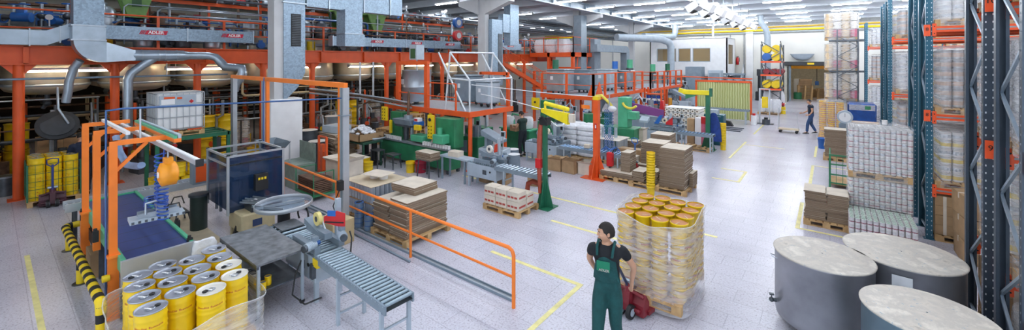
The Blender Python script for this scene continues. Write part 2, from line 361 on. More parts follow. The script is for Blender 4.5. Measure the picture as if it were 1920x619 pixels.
# upper pipe bridge
t = MB(); t.box(-18.9, -18.75, -2.5, 19, 5.85, 5.98, orange); t.box(-18.85, -18.8, -2.5, 19, 6.3, 6.34, orange)
for k in range(11): t.box(-18.87, -18.79, 1.8*k-2, 1.8*k-1.93, 4.15, 6.3, orange)
one(t, 'pipe_bridge', 'orange steel rail frame above the mezzanine carrying pipes and valves', 'frame')
# mixing tanks through the deck
tp = thing('hanging_mixing_tank', 'round stainless mixing tank hanging through the mezzanine deck', 'tank', (0, 0, 0), 0, 'stainless mixing tanks in a row along the mezzanine')
t = MB(); t.lathe([(.1, 2.72), (.55, 2.76), (.85, 2.86), (.93, 2.98), (.93, 4.75), (.9, 4.78)], tanksteel, n=32); t.disc(.9, tanksteel, z=4.78, n=32); t.obj('shell', tp)
t = MB(); t.lathe([(.94, 3.0), (.96, 3.02), (.96, 3.06), (.94, 3.08)], steel, n=32); t.obj('hoop', tp); t = MB(); t.lathe([(.94, 4.4), (.97, 4.42), (.97, 4.5), (.94, 4.52)], steel, n=32); t.obj('hoop', tp)
t = MB(); t.tube([(0, 0, 2.75), (0, 0, 2.45), (.12, 0, 2.3)], .06, dsteel, 10); t.ball((0, 0, 2.45), .1, dsteel, 6); t.obj('outlet_valve', tp)
t = MB(); t.cyl(0, 0, 4.78, 5.0, .2, dsteel, 14); t.cyl(0, 0, 5.0, 5.35, .13, blue, 14); t.cyl(.5, .2, 4.78, 4.95, .14, steel, 12); t.obj('agitator_motor', tp)
ty = [-.9+2.05*k for k in range(14)]
for i, y in enumerate(ty):
    for j, x in enumerate((-19.2, -21.7, -25)):
        if j and i > 9: continue
        if i == 0 and j == 0: tp.location = (x, y, 0)
        else: dup(tp, (x, y, 0), random.random()*6)
# dense plant clutter on and over the deck: pumps, valves, motors, small pipes
def mk_motor(c, m2):
    t = MB(); t.tube([(-.22, 0, .2), (.1, 0, .2)], .12, c, 12); t.tube([(.1, 0, .2), (.28, 0, .2)], .06, m2, 10); t.box(-.2, .1, -.1, .1, 0, .09, m2); t.box(-.12, .02, -.06, .06, .3, .38, c); return t.mesh('motor')
def mk_valve(c):
    t = MB(); t.tube([(0, 0, 0), (0, 0, .6)], .035, steel, 8); t.ball((0, 0, .3), .09, dsteel, 6); t.tube([(0, 0, .3), (.2, 0, .3)], .02, steel, 6)
    t.lathe([(.09, -.012), (.11, -.012), (.11, .012), (.09, .012), (.09, -.012)], c, .0, 0, .62, 14); t.beam((-.1, 0, .62), (.1, 0, .62), .02, .012, c); return t.mesh('valve')
def mk_gauge():
    t = MB(); t.tube([(0, 0, 0), (0, 0, .8)], .02, steel, 6); t.tube([(-.02, 0, .86), (.03, 0, .86)], .08, white, 12); t.box(-.06, .06, -.14, .14, .35, .6, dsteel); return t.mesh('gauge')
def mk_pot(c):
    t = MB(); t.lathe([(.0, 0), (.2, .02), (.22, .1), (.22, .5), (.12, .6), (.05, .62), (.05, .7)], c, n=14); t.lathe([(.23, .3), (.24, .31), (.23, .33)], steel, n=14); return t.mesh('pot')
UP = [('pump_motor', 'pump motor', mk_motor(blue, dsteel)), ('pump_motor', 'pump motor', mk_motor(red, dsteel)), ('pump_motor', 'pump motor', mk_motor(grey, dsteel)), ('hand_wheel_valve', 'valve', mk_valve(red)), ('hand_wheel_valve', 'valve', mk_valve(blue)),
      ('pressure_gauge', 'gauge', mk_gauge()), ('pressure_vessel', 'vessel', mk_pot(steel)), ('pressure_vessel', 'vessel', mk_pot(brown)), ('pressure_vessel', 'vessel', mk_pot(dsteel))]
LB = {'pump_motor': 'small pump motor among the pipes on the mezzanine', 'hand_wheel_valve': 'hand wheel valve among the pipes on the mezzanine', 'pressure_gauge': 'small gauge and switch box among the mezzanine pipes', 'pressure_vessel': 'small vessel among the pipes on the mezzanine'}
rnd = random.Random(3)
for k in range(290):
    nm, ct, me = UP[rnd.randrange(9)]; y = rnd.uniform(-2, 27); lv = rnd.random()
    x = rnd.uniform(-19.6, -17.8); z = 4.78 if lv < .55 else 5.98
    if z > 5: x = -18.82+rnd.uniform(-.05, .05); y = rnd.uniform(-2, 19)
    elif x > -18.2: z = 4.15
    o = OB(nm, me, None, (x, y, z), rnd.random()*6.28); s = rnd.uniform(.8, 1.25); o.scale = (s, s, s*(1 if z < 5 else .8)); tag(o, LB[nm], ct, nm.replace('_', ' ')+'s on the mezzanine')
for k in range(46):
    x = -17.9-rnd.random()*3.5; z = rnd.choice((5.0, 5.35, 5.6, 6.05, 6.3, 5.2)); y0 = rnd.uniform(-2.5, 14); y1 = y0+rnd.uniform(4, 12); m = rnd.choice((steel, dsteel, galvl, lgrey, brown, blue))
    t = MB(); r = rnd.choice((.02, .03, .045, .06)); t.tube([(x, y0, 4.3), (x, y0, z-.1), (x, y0+.1, z), (x, y1-.1, z), (x, y1, z-.1), (x, y1, 4.3)], r, m, 6)
    one(t, 'process_pipe', 'process pipe running along over the mezzanine deck', 'pipe', group='process pipes over the mezzanine')
for k in range(60):
    x = -18.2-rnd.random()*5; z = rnd.choice((2.35, 2.5, 2.15, 1.95, 2.6, 1.7, 1.4, 1.1)); y0 = rnd.uniform(-2.5, 18); y1 = y0+rnd.uniform(2, 7); m = rnd.choice((brown, dsteel, dsteel, steel, M('cream_pipe', 'b9ad8e', .5)))
    t = MB(); t.tube([(x, y0, z+.9), (x, y0, z+.1), (x, y0+.1, z), (x, y1, z), (x-.3, y1, z), (x-.3, y1, .3)], rnd.choice((.025, .035, .05)), m, 6)
    one(t, 'product_pipe', 'product pipe running under the mezzanine tanks', 'pipe', group='product pipes under the mezzanine tanks')
for (y, h, lab) in ((3.05, 1.0, 'green trapezoid hopper stand above the first blue-grey duct'), (10.4, .8, 'green hopper stand, nearer of the pair behind the second duct'), (12.2, .8, 'green hopper stand, farther of the pair behind the second duct')):
    p = thing('hopper_stand', lab, 'hopper', (-18.2, y, 5.25)); gm = M('olive_green', '6f9a52', .5)
    t = MB(); t.prism([(-.5, h), (.5, h), (.22, 0), (-.22, 0)], 'x', -.06, .06, gm); t.prism([(-.5, h), (.5, h), (.22, 0), (-.22, 0)], 'x', -.6, -.5, gm); t.obj('side_plate', p)
    t = MB(); t.box(-.55, .07, -.28, .28, -.05, .03, gm); t.box(-.62, .1, -.56, .56, h, h+.08, gm); t.obj('frame', p)
    t = MB(); t.lathe([(.1, .1), (.2, .3), (.2, .6), (.12, .7)], dsteel, -.25, 0, 0, 12); t.box(.07, .09, -.12, .12, .3, .6, M('dark_green', '2f5a34', .5)); t.obj('gearbox', p)
for px, py, X, c, lab in ((198, 38, -18, yellow, 'yellow drum on the mezzanine behind the railing by the big duct'), (583, 85, -18.3, yellow, 'yellow bucket on the mezzanine behind the orange beam left of the second duct drop'), (745, 92, -18.2, red, 'red canister on the mezzanine above the orange beam')):
    xp = (px-960)/FPX; dd = (-sin(YAW)+cos(YAW)*xp, cos(YAW)+sin(YAW)*xp); tt = X/dd[0]
    t = MB(); t.cyl(0, 0, 0, .45, .17, c, 16); t.lathe([(.175, .2), (.185, .22), (.175, .24)], c, n=16); one(t, 'mezzanine_drum', lab, 'drum', (X, tt*dd[1], 4.16))
for (y, m, lab) in ((16.7, blue, 'round blue valve wheel at the end of the mezzanine pipes'), (16.7, red, 'round red valve wheel just below the blue one')):
    z = 5.95 if m is blue else 5.2
    p = thing('shutoff_valve', lab, 'valve', (-17.0, y+.1, z)); t = MB(); t.tube([(-.2, 0, 0), (.03, 0, 0)], .3, m, 20); t.obj('rim', p); t = MB(); t.tube([(-.6, 0, 0), (-.2, 0, 0)], .07, steel, 10); t.tube([(-.55, 0, 0), (-.55, 0, 4.16-z)], .06, steel, 10); t.obj('pipe_stub', p); t = MB(); t.tube([(.03, 0, 0), (.05, 0, 0)], .17, white, 16); t.obj('face', p)
# back-of-mezzanine partitions and stores under it
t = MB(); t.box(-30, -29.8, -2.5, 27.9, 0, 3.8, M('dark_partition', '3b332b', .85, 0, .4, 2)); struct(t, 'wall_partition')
# ducts: ADLER boxes
def duct(x, y0, y1, z0, z1, lab, w=.35):
    p = thing('ventilation_duct', lab, 'duct', (0, 0, 0)); t = MB(); t.box(x-w/2, x+w/2, y0, y1, z0, z1, galv); t.obj('box_section', p)
    k = y0
    while k <= y1+.01: t = MB(); t.box(x-w/2-.02, x+w/2+.02, k-.02, k+.02, z0-.02, z1+.02, galvl); t.obj('flange', p); k += (y1-y0)/max(1, round((y1-y0)/1.8))
    return p
signred = M('sign_red', 'd3173c', .4, 0, 0); signw = M('sign_white', 'ffffff', .5, 0, 0)
def adler(x, y, z, h, lab):
    p = thing('duct_sign', lab, 'sign', (x, y, z), pi/2); w = h*4.6
    t = MB(); t.prism([(-w/2+h*.45, -h/2), (w/2, -h/2), (w/2+.3*h, h/2), (-w/2+h*.9, h/2)], 'y', -.01, 0, signred)
    for k in range(3): a = -w/2-h*.5+k*h*.3; t.prism([(a, -h/2), (a+h*.18, -h/2), (a+h*.63, h/2), (a+h*.45, h/2)], 'y', -.01, 0, signred)
    t.obj('plate', p); text(p, 'ADLER', (h*.35, -.014, 0), (pi/2, 0, 0), h*.98, signw, bold=h*.03)
d1 = duct(-17.15, 2.15, 6.1, 4.42, 4.83, 'long galvanised duct with two red ADLER signs over the orange beam')
adler(-16.96, 3.27, 4.66, .13, 'red ADLER sign, first from the left on the duct'); adler(-16.96, 5.44, 4.66, .13, 'red ADLER sign on the duct just left of the first column')
duct(-17.15, 9.2, 16.9, 4.42, 4.83, 'long galvanised duct with three red ADLER signs right of the first column')
for k, y in enumerate((11.4, 13.75, 16.1)): adler(-16.96, y, 4.66, .13, 'red ADLER sign on the second duct, ' + ('nearest the duct drop', 'middle of the three', 'nearest the second column')[k])
duct(-16.0, 17.6, 21.3, 4.42, 4.83, 'short galvanised duct with one ADLER sign behind the second column'); adler(-15.81, 20.2, 4.66, .12, 'small red ADLER sign on the duct behind the second column')
# big duct with elbow and transition
p = thing('main_duct', 'large galvanised vertical duct bending into a round spiral pipe on the left', 'duct', (0, 0, 0))
t = MB(); t.box(-17.0, -16.3, 1.45, 2.05, 4.75, 7.68, galv); t.obj('riser', p)
t = MB(); t.box(-17.02, -16.28, 1.43, 2.07, 4.35, 4.75, galvl)
for z in (4.35, 4.75): t.box(-17.05, -16.25, 1.4, 2.1, z-.02, z+.02, steel)
t.obj('joint_section', p)
t = MB(); t.prism([(1.45, 4.35)]+[(2.05-.6*cos(a), 4.35-.62*sin(a)) for a in [k*pi/2/8 for k in range(1, 9)]]+[(2.1, 3.73), (2.1, 4.35)], 'x', -17.0, -16.3, galvl); t.obj('elbow', p)
t = MB(); vs = [(-17, 2.1, 3.73), (-16.3, 2.1, 3.73), (-16.3, 2.1, 4.3), (-17, 2.1, 4.3), (-16.8, 2.75, 3.78), (-16.5, 2.75, 3.78), (-16.5, 2.75, 4.08), (-16.8, 2.75, 4.08)]
t.add(vs, [(0, 1, 5, 4), (1, 2, 6, 5), (2, 3, 7, 6), (3, 0, 4, 7), (4, 5, 6, 7)], galvl); t.obj('transition', p)
t = MB(); t.tube([(-16.65, 2.7, 3.93), (-16.65, 3.95, 3.93)], .17, galvl, 16)
for y in (2.9, 3.3, 3.45, 3.75): t.tube([(-16.65, y, 3.93), (-16.65, y+.03, 3.93)], .18, steel, 16)
t.obj('round_pipe', p)
t = MB(); t.tube([(-16.65, 3.9, 3.93), (-16.65, 4.1, 3.93), (-16.6, 4.6, 3.93), (-16.55, 4.8, 3.88), (-16.45, 4.92, 3.7), (-16.35, 5.02, 3.55), (-16.2, 5.22, 3.53), (-16.0, 5.4, 3.5), (-15.95, 5.4, 3.32), (-16.0, 5.3, 3.1), (-16.05, 5.22, 2.98), (-16.05, 5.22, 2.7)], [.17, .13, .13, .13, .14, .14, .14, .15, .15, .15, .15, .1], galvl, 14); t.obj('bent_pipe', p)
t = MB(); t.tube([(-16.05, 5.22, 2.72), (-16.05, 5.2, 2.3), (-16.0, 5.15, 1.6), (-15.9, 5.1, 1.1), (-15.7, 5.1, .9)], .07, black, 10); t.obj('black_hose', p)
t = MB(); t.tube([(-16.65, 3.2, 3.85), (-16.65, 2.9, 3.6), (-16.65, 2.68, 3.4), (-16.65, 2.6, 3.2), (-16.65, 2.6, 1.2)], .12, galvl, 14); t.obj('branch_pipe', p)
p = thing('small_duct', 'blue-grey rectangular duct stepping down to the far left over the orange beam', 'duct')
t = MB(); t.prism([(-1.6, 4.2), (1.0, 4.2), (1.45, 4.42), (1.45, 4.83), (1.0, 4.6), (-1.6, 4.6)], 'x', -17.25, -16.9, galvl); t.obj('body', p)
for y in (-.6, .1, .7, 1.25): t = MB(); t.box(-17.28, -16.87, y-.015, y+.015, 4.17+(.1 if y > 1 else 0), 4.64+(.1 if y > 1 else 0), steel); t.obj('flange', p)
p = thing('flexible_hose', 'silver flexible hose hanging under the mezzanine left of the big duct', 'hose', (0, 0, 0)); t = MB()
pts = [(-16.75, 1.62, 3.78), (-16.85, 1.5, 3.55), (-16.9, 1.42, 3.2), (-16.9, 1.4, 2.9), (-16.95, 1.36, 2.6)]; t.tube(pts, .1, galvl, 10); t.obj('hose', p)
# duct on column 1
p = thing('column_duct', 'wide galvanised duct with a dark louvre on the first column', 'duct')
t = MB(); t.box(-14.65, -14.3, 6.05, 6.75, 3.35, 5.72, galv); t.obj('riser', p)
t = MB(); t.box(-14.65, -14.3, 6.05, 6.75, 5.72, 6.6, galv); t.box(-14.7, -14.25, 6.0, 6.8, 5.7, 5.74, steel); t.obj('head', p)
t = MB(); t.prism([(6.05, 3.35), (6.75, 3.35), (6.5, 2.85), (6.05, 2.4)], 'x', -14.65, -14.3, galv); t.obj('hopper', p)
t = MB(); t.box(-14.3, -14.28, 6.28, 6.6, 4.25, 5.35, black)
for k in range(18): t.box(-14.29, -14.26, 6.3, 6.58, 4.3+k*.058, 4.32+k*.058, dsteel)
t.obj('louvre', p)
t = MB(); t.box(-14.65, -14.3, 6.8, 10.8, 5.65, 6.4, galv)
for y in (7.6, 9.0, 10.2): t.box(-14.69, -14.26, y-.02, y+.02, 5.62, 6.44, steel)
t.obj('horizontal_section', p)
t = MB(); t.box(-14.6, -14.0, 8.05, 8.75, 4.3, 5.65, galv); t.box(-14.63, -13.97, 8.02, 8.78, 4.75, 4.78, steel); t.box(-14.6, -14.0, 8.75, 8.85, 4.3, 4.75, galv); t.obj('drop', p)
p = thing('column_duct', 'galvanised duct with a louvre on the second column', 'duct')
t = MB(); t.box(-14.4, -14.1, 16.4, 17.3, 2.4, 5.95, galv); t.box(-14.1, -14.08, 16.9, 17.25, 3.0, 5.2, dsteel); t.obj('riser', p)
t = MB(); t.box(-14.43, -14.07, 17.3, 18.6, 5.3, 6.3, galv); t.obj('head', p)
t = MB(); t.box(-14.5, -14.05, 17.9, 18.7, 4.6, 6.9, galv); t.obj('flue', p)
p = thing('column_duct', 'tall dark grey duct beside the third column', 'duct')
t = MB(); t.box(-14.2, -13.6, 25.3, 26.1, 2.5, 6.9, grey); t.obj('riser', p)
t = MB(); t.box(-14.0, -13.4, 26.9, 27.9, 2.2, 5.3, grey); t.obj('flue', p)
p = thing('bent_duct', 'light grey duct running from the third column and bending down to the far platform', 'duct')
t = MB(); t.box(-13.0, -12.5, 25.5, 30.6, 4.35, 4.85, grey); t.obj('horizontal_section', p)
t = MB(); t.prism([(30.6+.6*sin(a), 4.25+.6*cos(a)) for a in [k*pi/2/6 for k in range(7)]]+[(30.6, 4.25)], 'x', -13.0, -12.5, grey); t.box(-13.0, -12.5, 30.6, 31.2, .4, 4.25, grey); t.obj('elbow', p)
p = thing('bent_duct', 'galvanised duct with round elbow coming down in front of the white office cabin', 'duct')
t = MB(); t.tube([(-13.5, 31, 5.6), (-12.2, 33.8, 5.6), (-11.4, 35.5, 5.55), (-11.0, 36.3, 5.3), (-10.9, 36.5, 4.9), (-10.9, 36.5, 1.8)], .3, lgrey, 14); t.obj('pipe', p)
t = MB(); t.tube([(-13.5, 37, 6.0), (-12.5, 40, 6.0), (-12.0, 41, 6.1), (-11.9, 41.2, 6.5), (-11.9, 41.2, 7.3)], .28, lgrey, 14); t.obj('upper_pipe', p)
t = MB(); t.tube([(-17.05, -2.4, 3.28), (-17.05, 5.3, 3.28)], .03, M('conduit_blue_grey', '7d93a8', .4, .2), 8)
for y in (-.2, 1.6, 3.6): t.tube([(-17.05, y, 3.28), (-17.05, y, 3.68)], .015, alu, 6)
one(t, 'hanging_conduit', 'long blue-grey conduit hanging under the orange mezzanine beam', 'pipe')
for y, lab in ((9.27, 'grey hanger tube below the mezzanine, left of the pair by the green machine'), (9.87, 'grey hanger tube below the mezzanine, right of the pair by the green machine')):
    t = MB(); t.tube([(-15, y, 3.7), (-15, y, 2.15)], .04, alu, 8); one(t, 'hanger_tube', lab, 'tube')
for k, (dz, m) in enumerate(((0, steel), (.1, brown), (.18, steel))):
    t = MB(); t.tube([(-16.6, 8.0, 2.45+dz), (-15, 9.27-.1*k, 2.25+dz), (-13.6, 9.6, 2.1+dz), (-12.35, 9.75, 2.0+dz)], .035, m, 8); one(t, 'product_line', '%s of the three product lines running to the green filling machine' % ('lowest', 'middle', 'topmost')[k], 'pipe')
# small roof pipes around the columns
for k in range(16):
    z = 5.6+.12*(k % 8); y0 = 19+k*.2; t = MB(); x = -15.5-.25*(k // 8); t.tube([(x, y0, z), (x, 40, z)], .04, rnd.choice((dsteel, grey, steel)), 6)
    one(t, 'service_pipe', 'dark service pipe running high along the column row', 'pipe', group='service pipes along the column row')
# ================================================================ PALLET RACKS (right)
def upright_mesh(h, m):
    t = MB(); w = .11; d = .08
    t.box(-w/2, w/2, -.006, .0, 0, h, m); t.box(-w/2, -w/2+.006, 0, d, 0, h, m); t.box(w/2-.006, w/2, 0, d, 0, h, m)
    t.box(-w/2, -w/2+.03, d-.006, d, 0, h, m); t.box(w/2-.03, w/2, d-.006, d, 0, h, m); t.box(-.09, .09, -.03, .11, 0, .012, m)
    n = int(h/.1)
    for k in range(1, n):
        z = k*.1
        for sx in (-1, 1):
            t.box(sx*.032-.006, sx*.032+.006, -.0075, -.006, z-.012, z+.012, holem)
            t.box(-w/2-.0015, -w/2, .028, .042, z-.012, z+.012, holem)
    return t.mesh('upright')
holem = M('punched_hole', 'cfd8de', .6, 0, 0)
UPB = upright_mesh(5.85, rackblue); UPD = upright_mesh(5.85, rackdark)
def braces(dy, m=bracegrey):
    t = MB(); z = .3; s = 0
    t.beam((0, .04, .15), (0, dy, .15), .03, .03, m)
    while z < 5.6:
        a, b = (.05, dy) if s == 0 else (dy, .05); t.beam((0, a, z), (0, b, min(5.7, z+.62)), .035, .03, m, (1, 0, 0)); z += .62; s = 1-s
    t.beam((0, .04, 5.75), (0, dy, 5.75), .03, .03, m); return t.mesh('brace')
BR = braces(.9)
LV = (1.12, 2.66, 4.5)
def bm(L):
    t = MB(); t.box(0, L, -.025, .025, -.12, 0, beamorange); t.box(0, L, -.03, -.025, -.075, -.045, M('beam_groove', '9c9ea3', .4, .3)); return t.mesh('beam')
BEAM = bm(2.8)
t = MB(); t.box(-.06, -.0, -.035, .03, -.2, .06, beamorange); t.tube([(-.03, -.037, -.15), (-.03, -.034, -.15)], .012, black, 6); t.tube([(-.03, -.037, 0), (-.03, -.034, 0)], .012, black, 6); CONN = t.mesh('connector')
def rack(y, bays, ups, lab, x0=1.66):
    p = thing('pallet_rack', lab, 'rack', (x0, y, 0), 0, None)
    for b in range(bays+1):
        x = b*2.9
        for dy, r in ((0, 0), (.94, pi)): o = OB('upright', ups, p, (x, dy, 0), r)
        OB('brace', BR, p, (x, .02, 0))
    for b in range(bays):
        for z in LV:
            for dy in (-.0, .94):
                o = OB('beam', BEAM, p, (b*2.9+.05, dy, z)); OB('connector', CONN, o, (.05, -.005, 0))
    return p
RACKS = []
RK = [(6.73, UPD, 'nearest slate pallet rack with big perforated uprights at the right edge'), (8.12, UPD, 'second slate rack, back to back behind the nearest one'),
      (12.24, rackblue, 'blue rack, nearer of the middle back-to-back pair'), (13.78, rackblue, 'blue rack, farther of the middle back-to-back pair'), (18.66, 0, 'blue rack, nearer of the third pair along the aisle'), (20.3, 0, 'blue rack, farther of the third pair along the aisle'), (29.8, 0, 'farthest blue rack along the aisle')]
for i, (y, u, lab) in enumerate(RK): RACKS.append(rack(y, 3 if i < 4 else 2, UPD if i < 2 else UPB, lab, 1.66 if i < 4 else 1.6))
for (x, y, z, s, lab) in ((1.66, 8.07, 2.62, '9', 'orange plate numbered 9 on the second slate upright'), (1.66, 6.68, .9, '9', 'orange plate numbered 9 low on the nearest upright'), (1.66, 6.68, 2.7, '10', 'orange plate numbered 10 halfway up the nearest upright'), (1.62, 12.19, 2.62, '8', 'small orange plate numbered 8 on the blue upright'), (1.62, 12.19, 4.42, '8', 'orange plate numbered 8 high on the blue upright'), (1.66, 8.07, 4.55, '10', 'orange plate high on the second slate upright')):
    rk = RACKS[{6.68: 0, 8.07: 1, 12.19: 2}[y]]; t = MB(); t.box(-.05, .05, -.008, 0, -.12, .12, beamorange); p = t.obj('number_plate', rk, (x-rk.location.x, y-rk.location.y, z)); p['label'] = lab; text(p, s, (0, -.011, .02), (pi/2, 0, 0), .1, black)
# ---------------------------------------------------------------- pallet
def pallet_mesh(w=1.2, d=.8):
    t = MB(); n = 7
    for k in range(n):
        x = -w/2+.05+k*(w-.1)/(n-1); t.box(x-.05, x+.05, -d/2, d/2, .122, .144, wood)
    for y in (-d/2+.05, 0, d/2-.05):
        t.box(-w/2, w/2, y-.05, y+.05, 0, .022, wood); t.box(-w/2, w/2, y-.05, y+.05, .1, .122, wood)
        for x in (-w/2+.07, 0, w/2-.07): t.box(x-.07, x+.07, y-.05, y+.05, .022, .1, wood)
    return t.mesh('pallet')
PAL = pallet_mesh(); PALC = {}
def pal(w, d):
    k = (round(w, 2), round(d, 2))
    if k not in PALC: PALC[k] = pallet_mesh(*k)
    return PALC[k]
def wooden_pallet(x, y, z, w, d, lab, rz=0, group=None): return tag(OB('wooden_pallet', pal(w, d), None, (x, y, z), rz), lab, 'pallet', group)
# ---------------------------------------------------------------- wrapped rack loads
canw = M('can_white', 'e8e8e8', .35, .1, .05); canc = M('can_silver', 'cfd3d8', .3, .5, .1); redband = M('can_red_band', 'b08a94', .5, 0, .9, 45, second='7a2c3c'); canyl = M('can_yellow_label', 'e6cf78', .4); bandy = M('can_grey_label', 'd3d9e0', .45, 0, .6, 30, second='7d8894')
tealid = M('lid_green', 'a9c8b4', .45, 0, .05); brcan = M('can_brown_label', 'c9b3a5', .45)
def can_geo(t, x, y, z, r, h, body, band, lid, n=10, top=True):
    b0, b1 = (.3, .46) if band is redband else (.25, .68)
    t.lathe([(r*.96, 0), (r, .01), (r, h*b0)], body, x, y, z, n); t.lathe([(r+.0005, h*b0), (r+.0005, h*b1)], band, x, y, z, n); t.lathe([(r, h*b1), (r, h*.93), (r*1.03, h*.94), (r*1.03, h), (r*.9, h)], body, x, y, z, n)
    if top: t.disc(r*.9, lid, x, y, z+h-.008, n); t.tube([(x-r*.9, y-.001, z+h*.8), (x, y-r*1.12, z+h*.45), (x+r*.9, y-.001, z+h*.8)], .0025, steel, 3, False)
def wrap_mesh(w, d, h, fm, seed, bulge=.02, z0=.0):
    rr = random.Random(seed); t = MB(); n = 40; lv = 9; vs = []
    for j in range(lv+1):
        z = z0+(h-z0)*j/lv
        for i in range(n):
            a = 2*pi*i/n; c, s = cos(a), sin(a); q = 6
            k = (abs(c)**q+abs(s)**q)**(-1/q); e = bulge*(.5+rr.random())*.7
            vs.append(((w/2+e)*c*k, (d/2+e)*s*k, z))
    fs = [(j*n+i, j*n+(i+1) % n, (j+1)*n+(i+1) % n, (j+1)*n+i) for j in range(lv) for i in range(n)]
    t.add(vs, fs, fm, True); top = vs[-n:]
    vs2 = list(top)+[(x*.6+rr.uniform(-.02, .02), y*.6+rr.uniform(-.02, .02), h+.03+rr.random()*.04) for x, y, z in top]+[(0, 0, h+.02)]
    t.add(vs2, [(i, (i+1) % n, n+(i+1) % n, n+i) for i in range(n)]+[(n+i, n+(i+1) % n, 2*n) for i in range(n)], fm, True); return t.mesh('film')
LOADC = {}
def load_meshes(kind, w, d, h):
    k = (kind, w, d, h)
    if k in LOADC: return LOADC[k]
    t = MB(); z0 = .15
    if kind in ('tins', 'tinsy', 'bottles', 'browntins'):
        r = {'tins': .085, 'tinsy': .085, 'bottles': .05, 'browntins': .085}[kind]; ch = {'tins': .17, 'tinsy': .17, 'bottles': .24, 'browntins': .2}[kind]
        nx = int((w-.04)/(2*r)); ny = int((d-.04)/(2*r)); nz = max(1, int((h-z0)/ch))
        for kz in range(nz):
            for i in range(nx):
                for j in range(ny):
                    if 0 < i < nx-1 and 0 < j < ny-1 and kz < nz-1: continue
                    b, bd = {'tins': (canw, bandy), 'tinsy': (canw, canyl), 'bottles': (canw, canc), 'browntins': (canc, brcan)}[kind]
                    if kind == 'tinsy' and kz % 2: bd = bandy
                    can_geo(t, (i-(nx-1)/2)*2*r, (j-(ny-1)/2)*2*r, z0+kz*ch, r*.97, ch*.97, b, bd, canw, 10)
        H = z0+nz*ch
    elif kind == 'boxes':
        for kz in range(4):
            for i in range(3):
                for j in range(2):
                    hh = (h-z0)/4; x0 = -w/2+i*w/3; y0 = -d/2+j*d/2; t.box(x0+.005, x0+w/3-.005, y0+.005, y0+d/2-.005, z0+kz*hh+.004, z0+(kz+1)*hh-.003, card); t.box(x0+w/6-.025, x0+w/6+.025, y0+.002, y0+.006, z0+kz*hh, z0+(kz+1)*hh, cardl)
        H = h
    elif kind == 'rolls':
        for kz in range(3):
            hh = (h-z0)/3
            for i in range(4):
                for j in range(3): t.cyl(-w/2+w/8+i*w/4, -d/2+d/6+j*d/3, z0+kz*hh+.02, z0+(kz+1)*hh-.02, w/8.3, [M('roll_cream', 'e3cda8', .6), M('roll_white', 'ecebe8', .6), M('roll_pink', 'd77f95', .5)][2 if kz == 0 and (i+j) % 2 else (i+j) % 2], 14)
        H = h
    LOADC[k] = (t.mesh('contents'), wrap_mesh(w+.02, d+.02, H+.03, filmh if kind in ('rolls',) else (filmh if kind in ('bottles', 'tins') else filmw), hash(k[0]) % 99 if False else int(w*100+h*10)), H)
    return LOADC[k]
CN = {'tins': 'tins', 'tinsy': 'tins', 'bottles': 'bottles', 'browntins': 'tins', 'boxes': 'boxes', 'rolls': 'rolls'}
def load(kind, x, y, z, w, d, h, lab, rz=0, group=None):
    a, f, H = load_meshes(kind, w, d, h); p = thing('wrapped_pallet_load', lab, 'pallet load', (x, y, z), rz, group)
    OB('pallet', pal(w, d), p); o = OB(CN[kind], a, p); o['kind'] = 'stuff'
    if kind != 'boxes': OB('film', f, p)
    return p
near = {0: 'nearest slate rack', 1: 'second slate rack', 2: 'front middle blue rack', 3: 'rear middle blue rack', 4: 'third blue rack', 5: 'fourth blue rack', 6: 'farthest blue rack'}
lvname = {0: 'floor level', 1: 'first shelf', 2: 'second shelf', 3: 'top shelf'}
KT = ['tins', 'tinsy', 'browntins', 'bottles']
KW = {'tins': 'grey labelled tins', 'tinsy': 'yellow labelled tins', 'browntins': 'brown labelled tins', 'bottles': 'slim white bottles', 'boxes': 'brown cartons', 'rolls': 'rolls'}
for i, (y, u, _) in enumerate(RK):
    for L in range(4):
        z = 0 if L == 0 else LV[L-1]
        for b in range(2 if i < 4 else 2):
            for s in range(3):
                kind = KT[(i*3+L*2+s+b) % 4]
                if L == 0: kind = 'boxes' if (i+s) % 2 else kind
                if i == 2 and L == 1: kind = 'tinsy'
                if i == 2 and L == 2: kind = 'browntins'
                if i < 2 and L == 1 and s == 0 and b == 0: kind = 'tinsy'
                h = (.95, 1.2, 1.45, 1.05)[L] if kind != 'boxes' else .9
                if i in (1, 2) and b == 0 and s == 0 and L == 0: kind = 'boxes'
                x = 1.66+b*2.9+.52+s*.93
                place = ('in front', 'middle', 'at the back')[s]
                load(kind, x, y+.47, z, .88, .98, h, 'wrapped pallet of %s, %s, %s, %s in %s bay' % (KW[kind], lvname[L], near[i], ('first', 'second', 'third')[s], ('aisle', 'inner')[b]), 0)
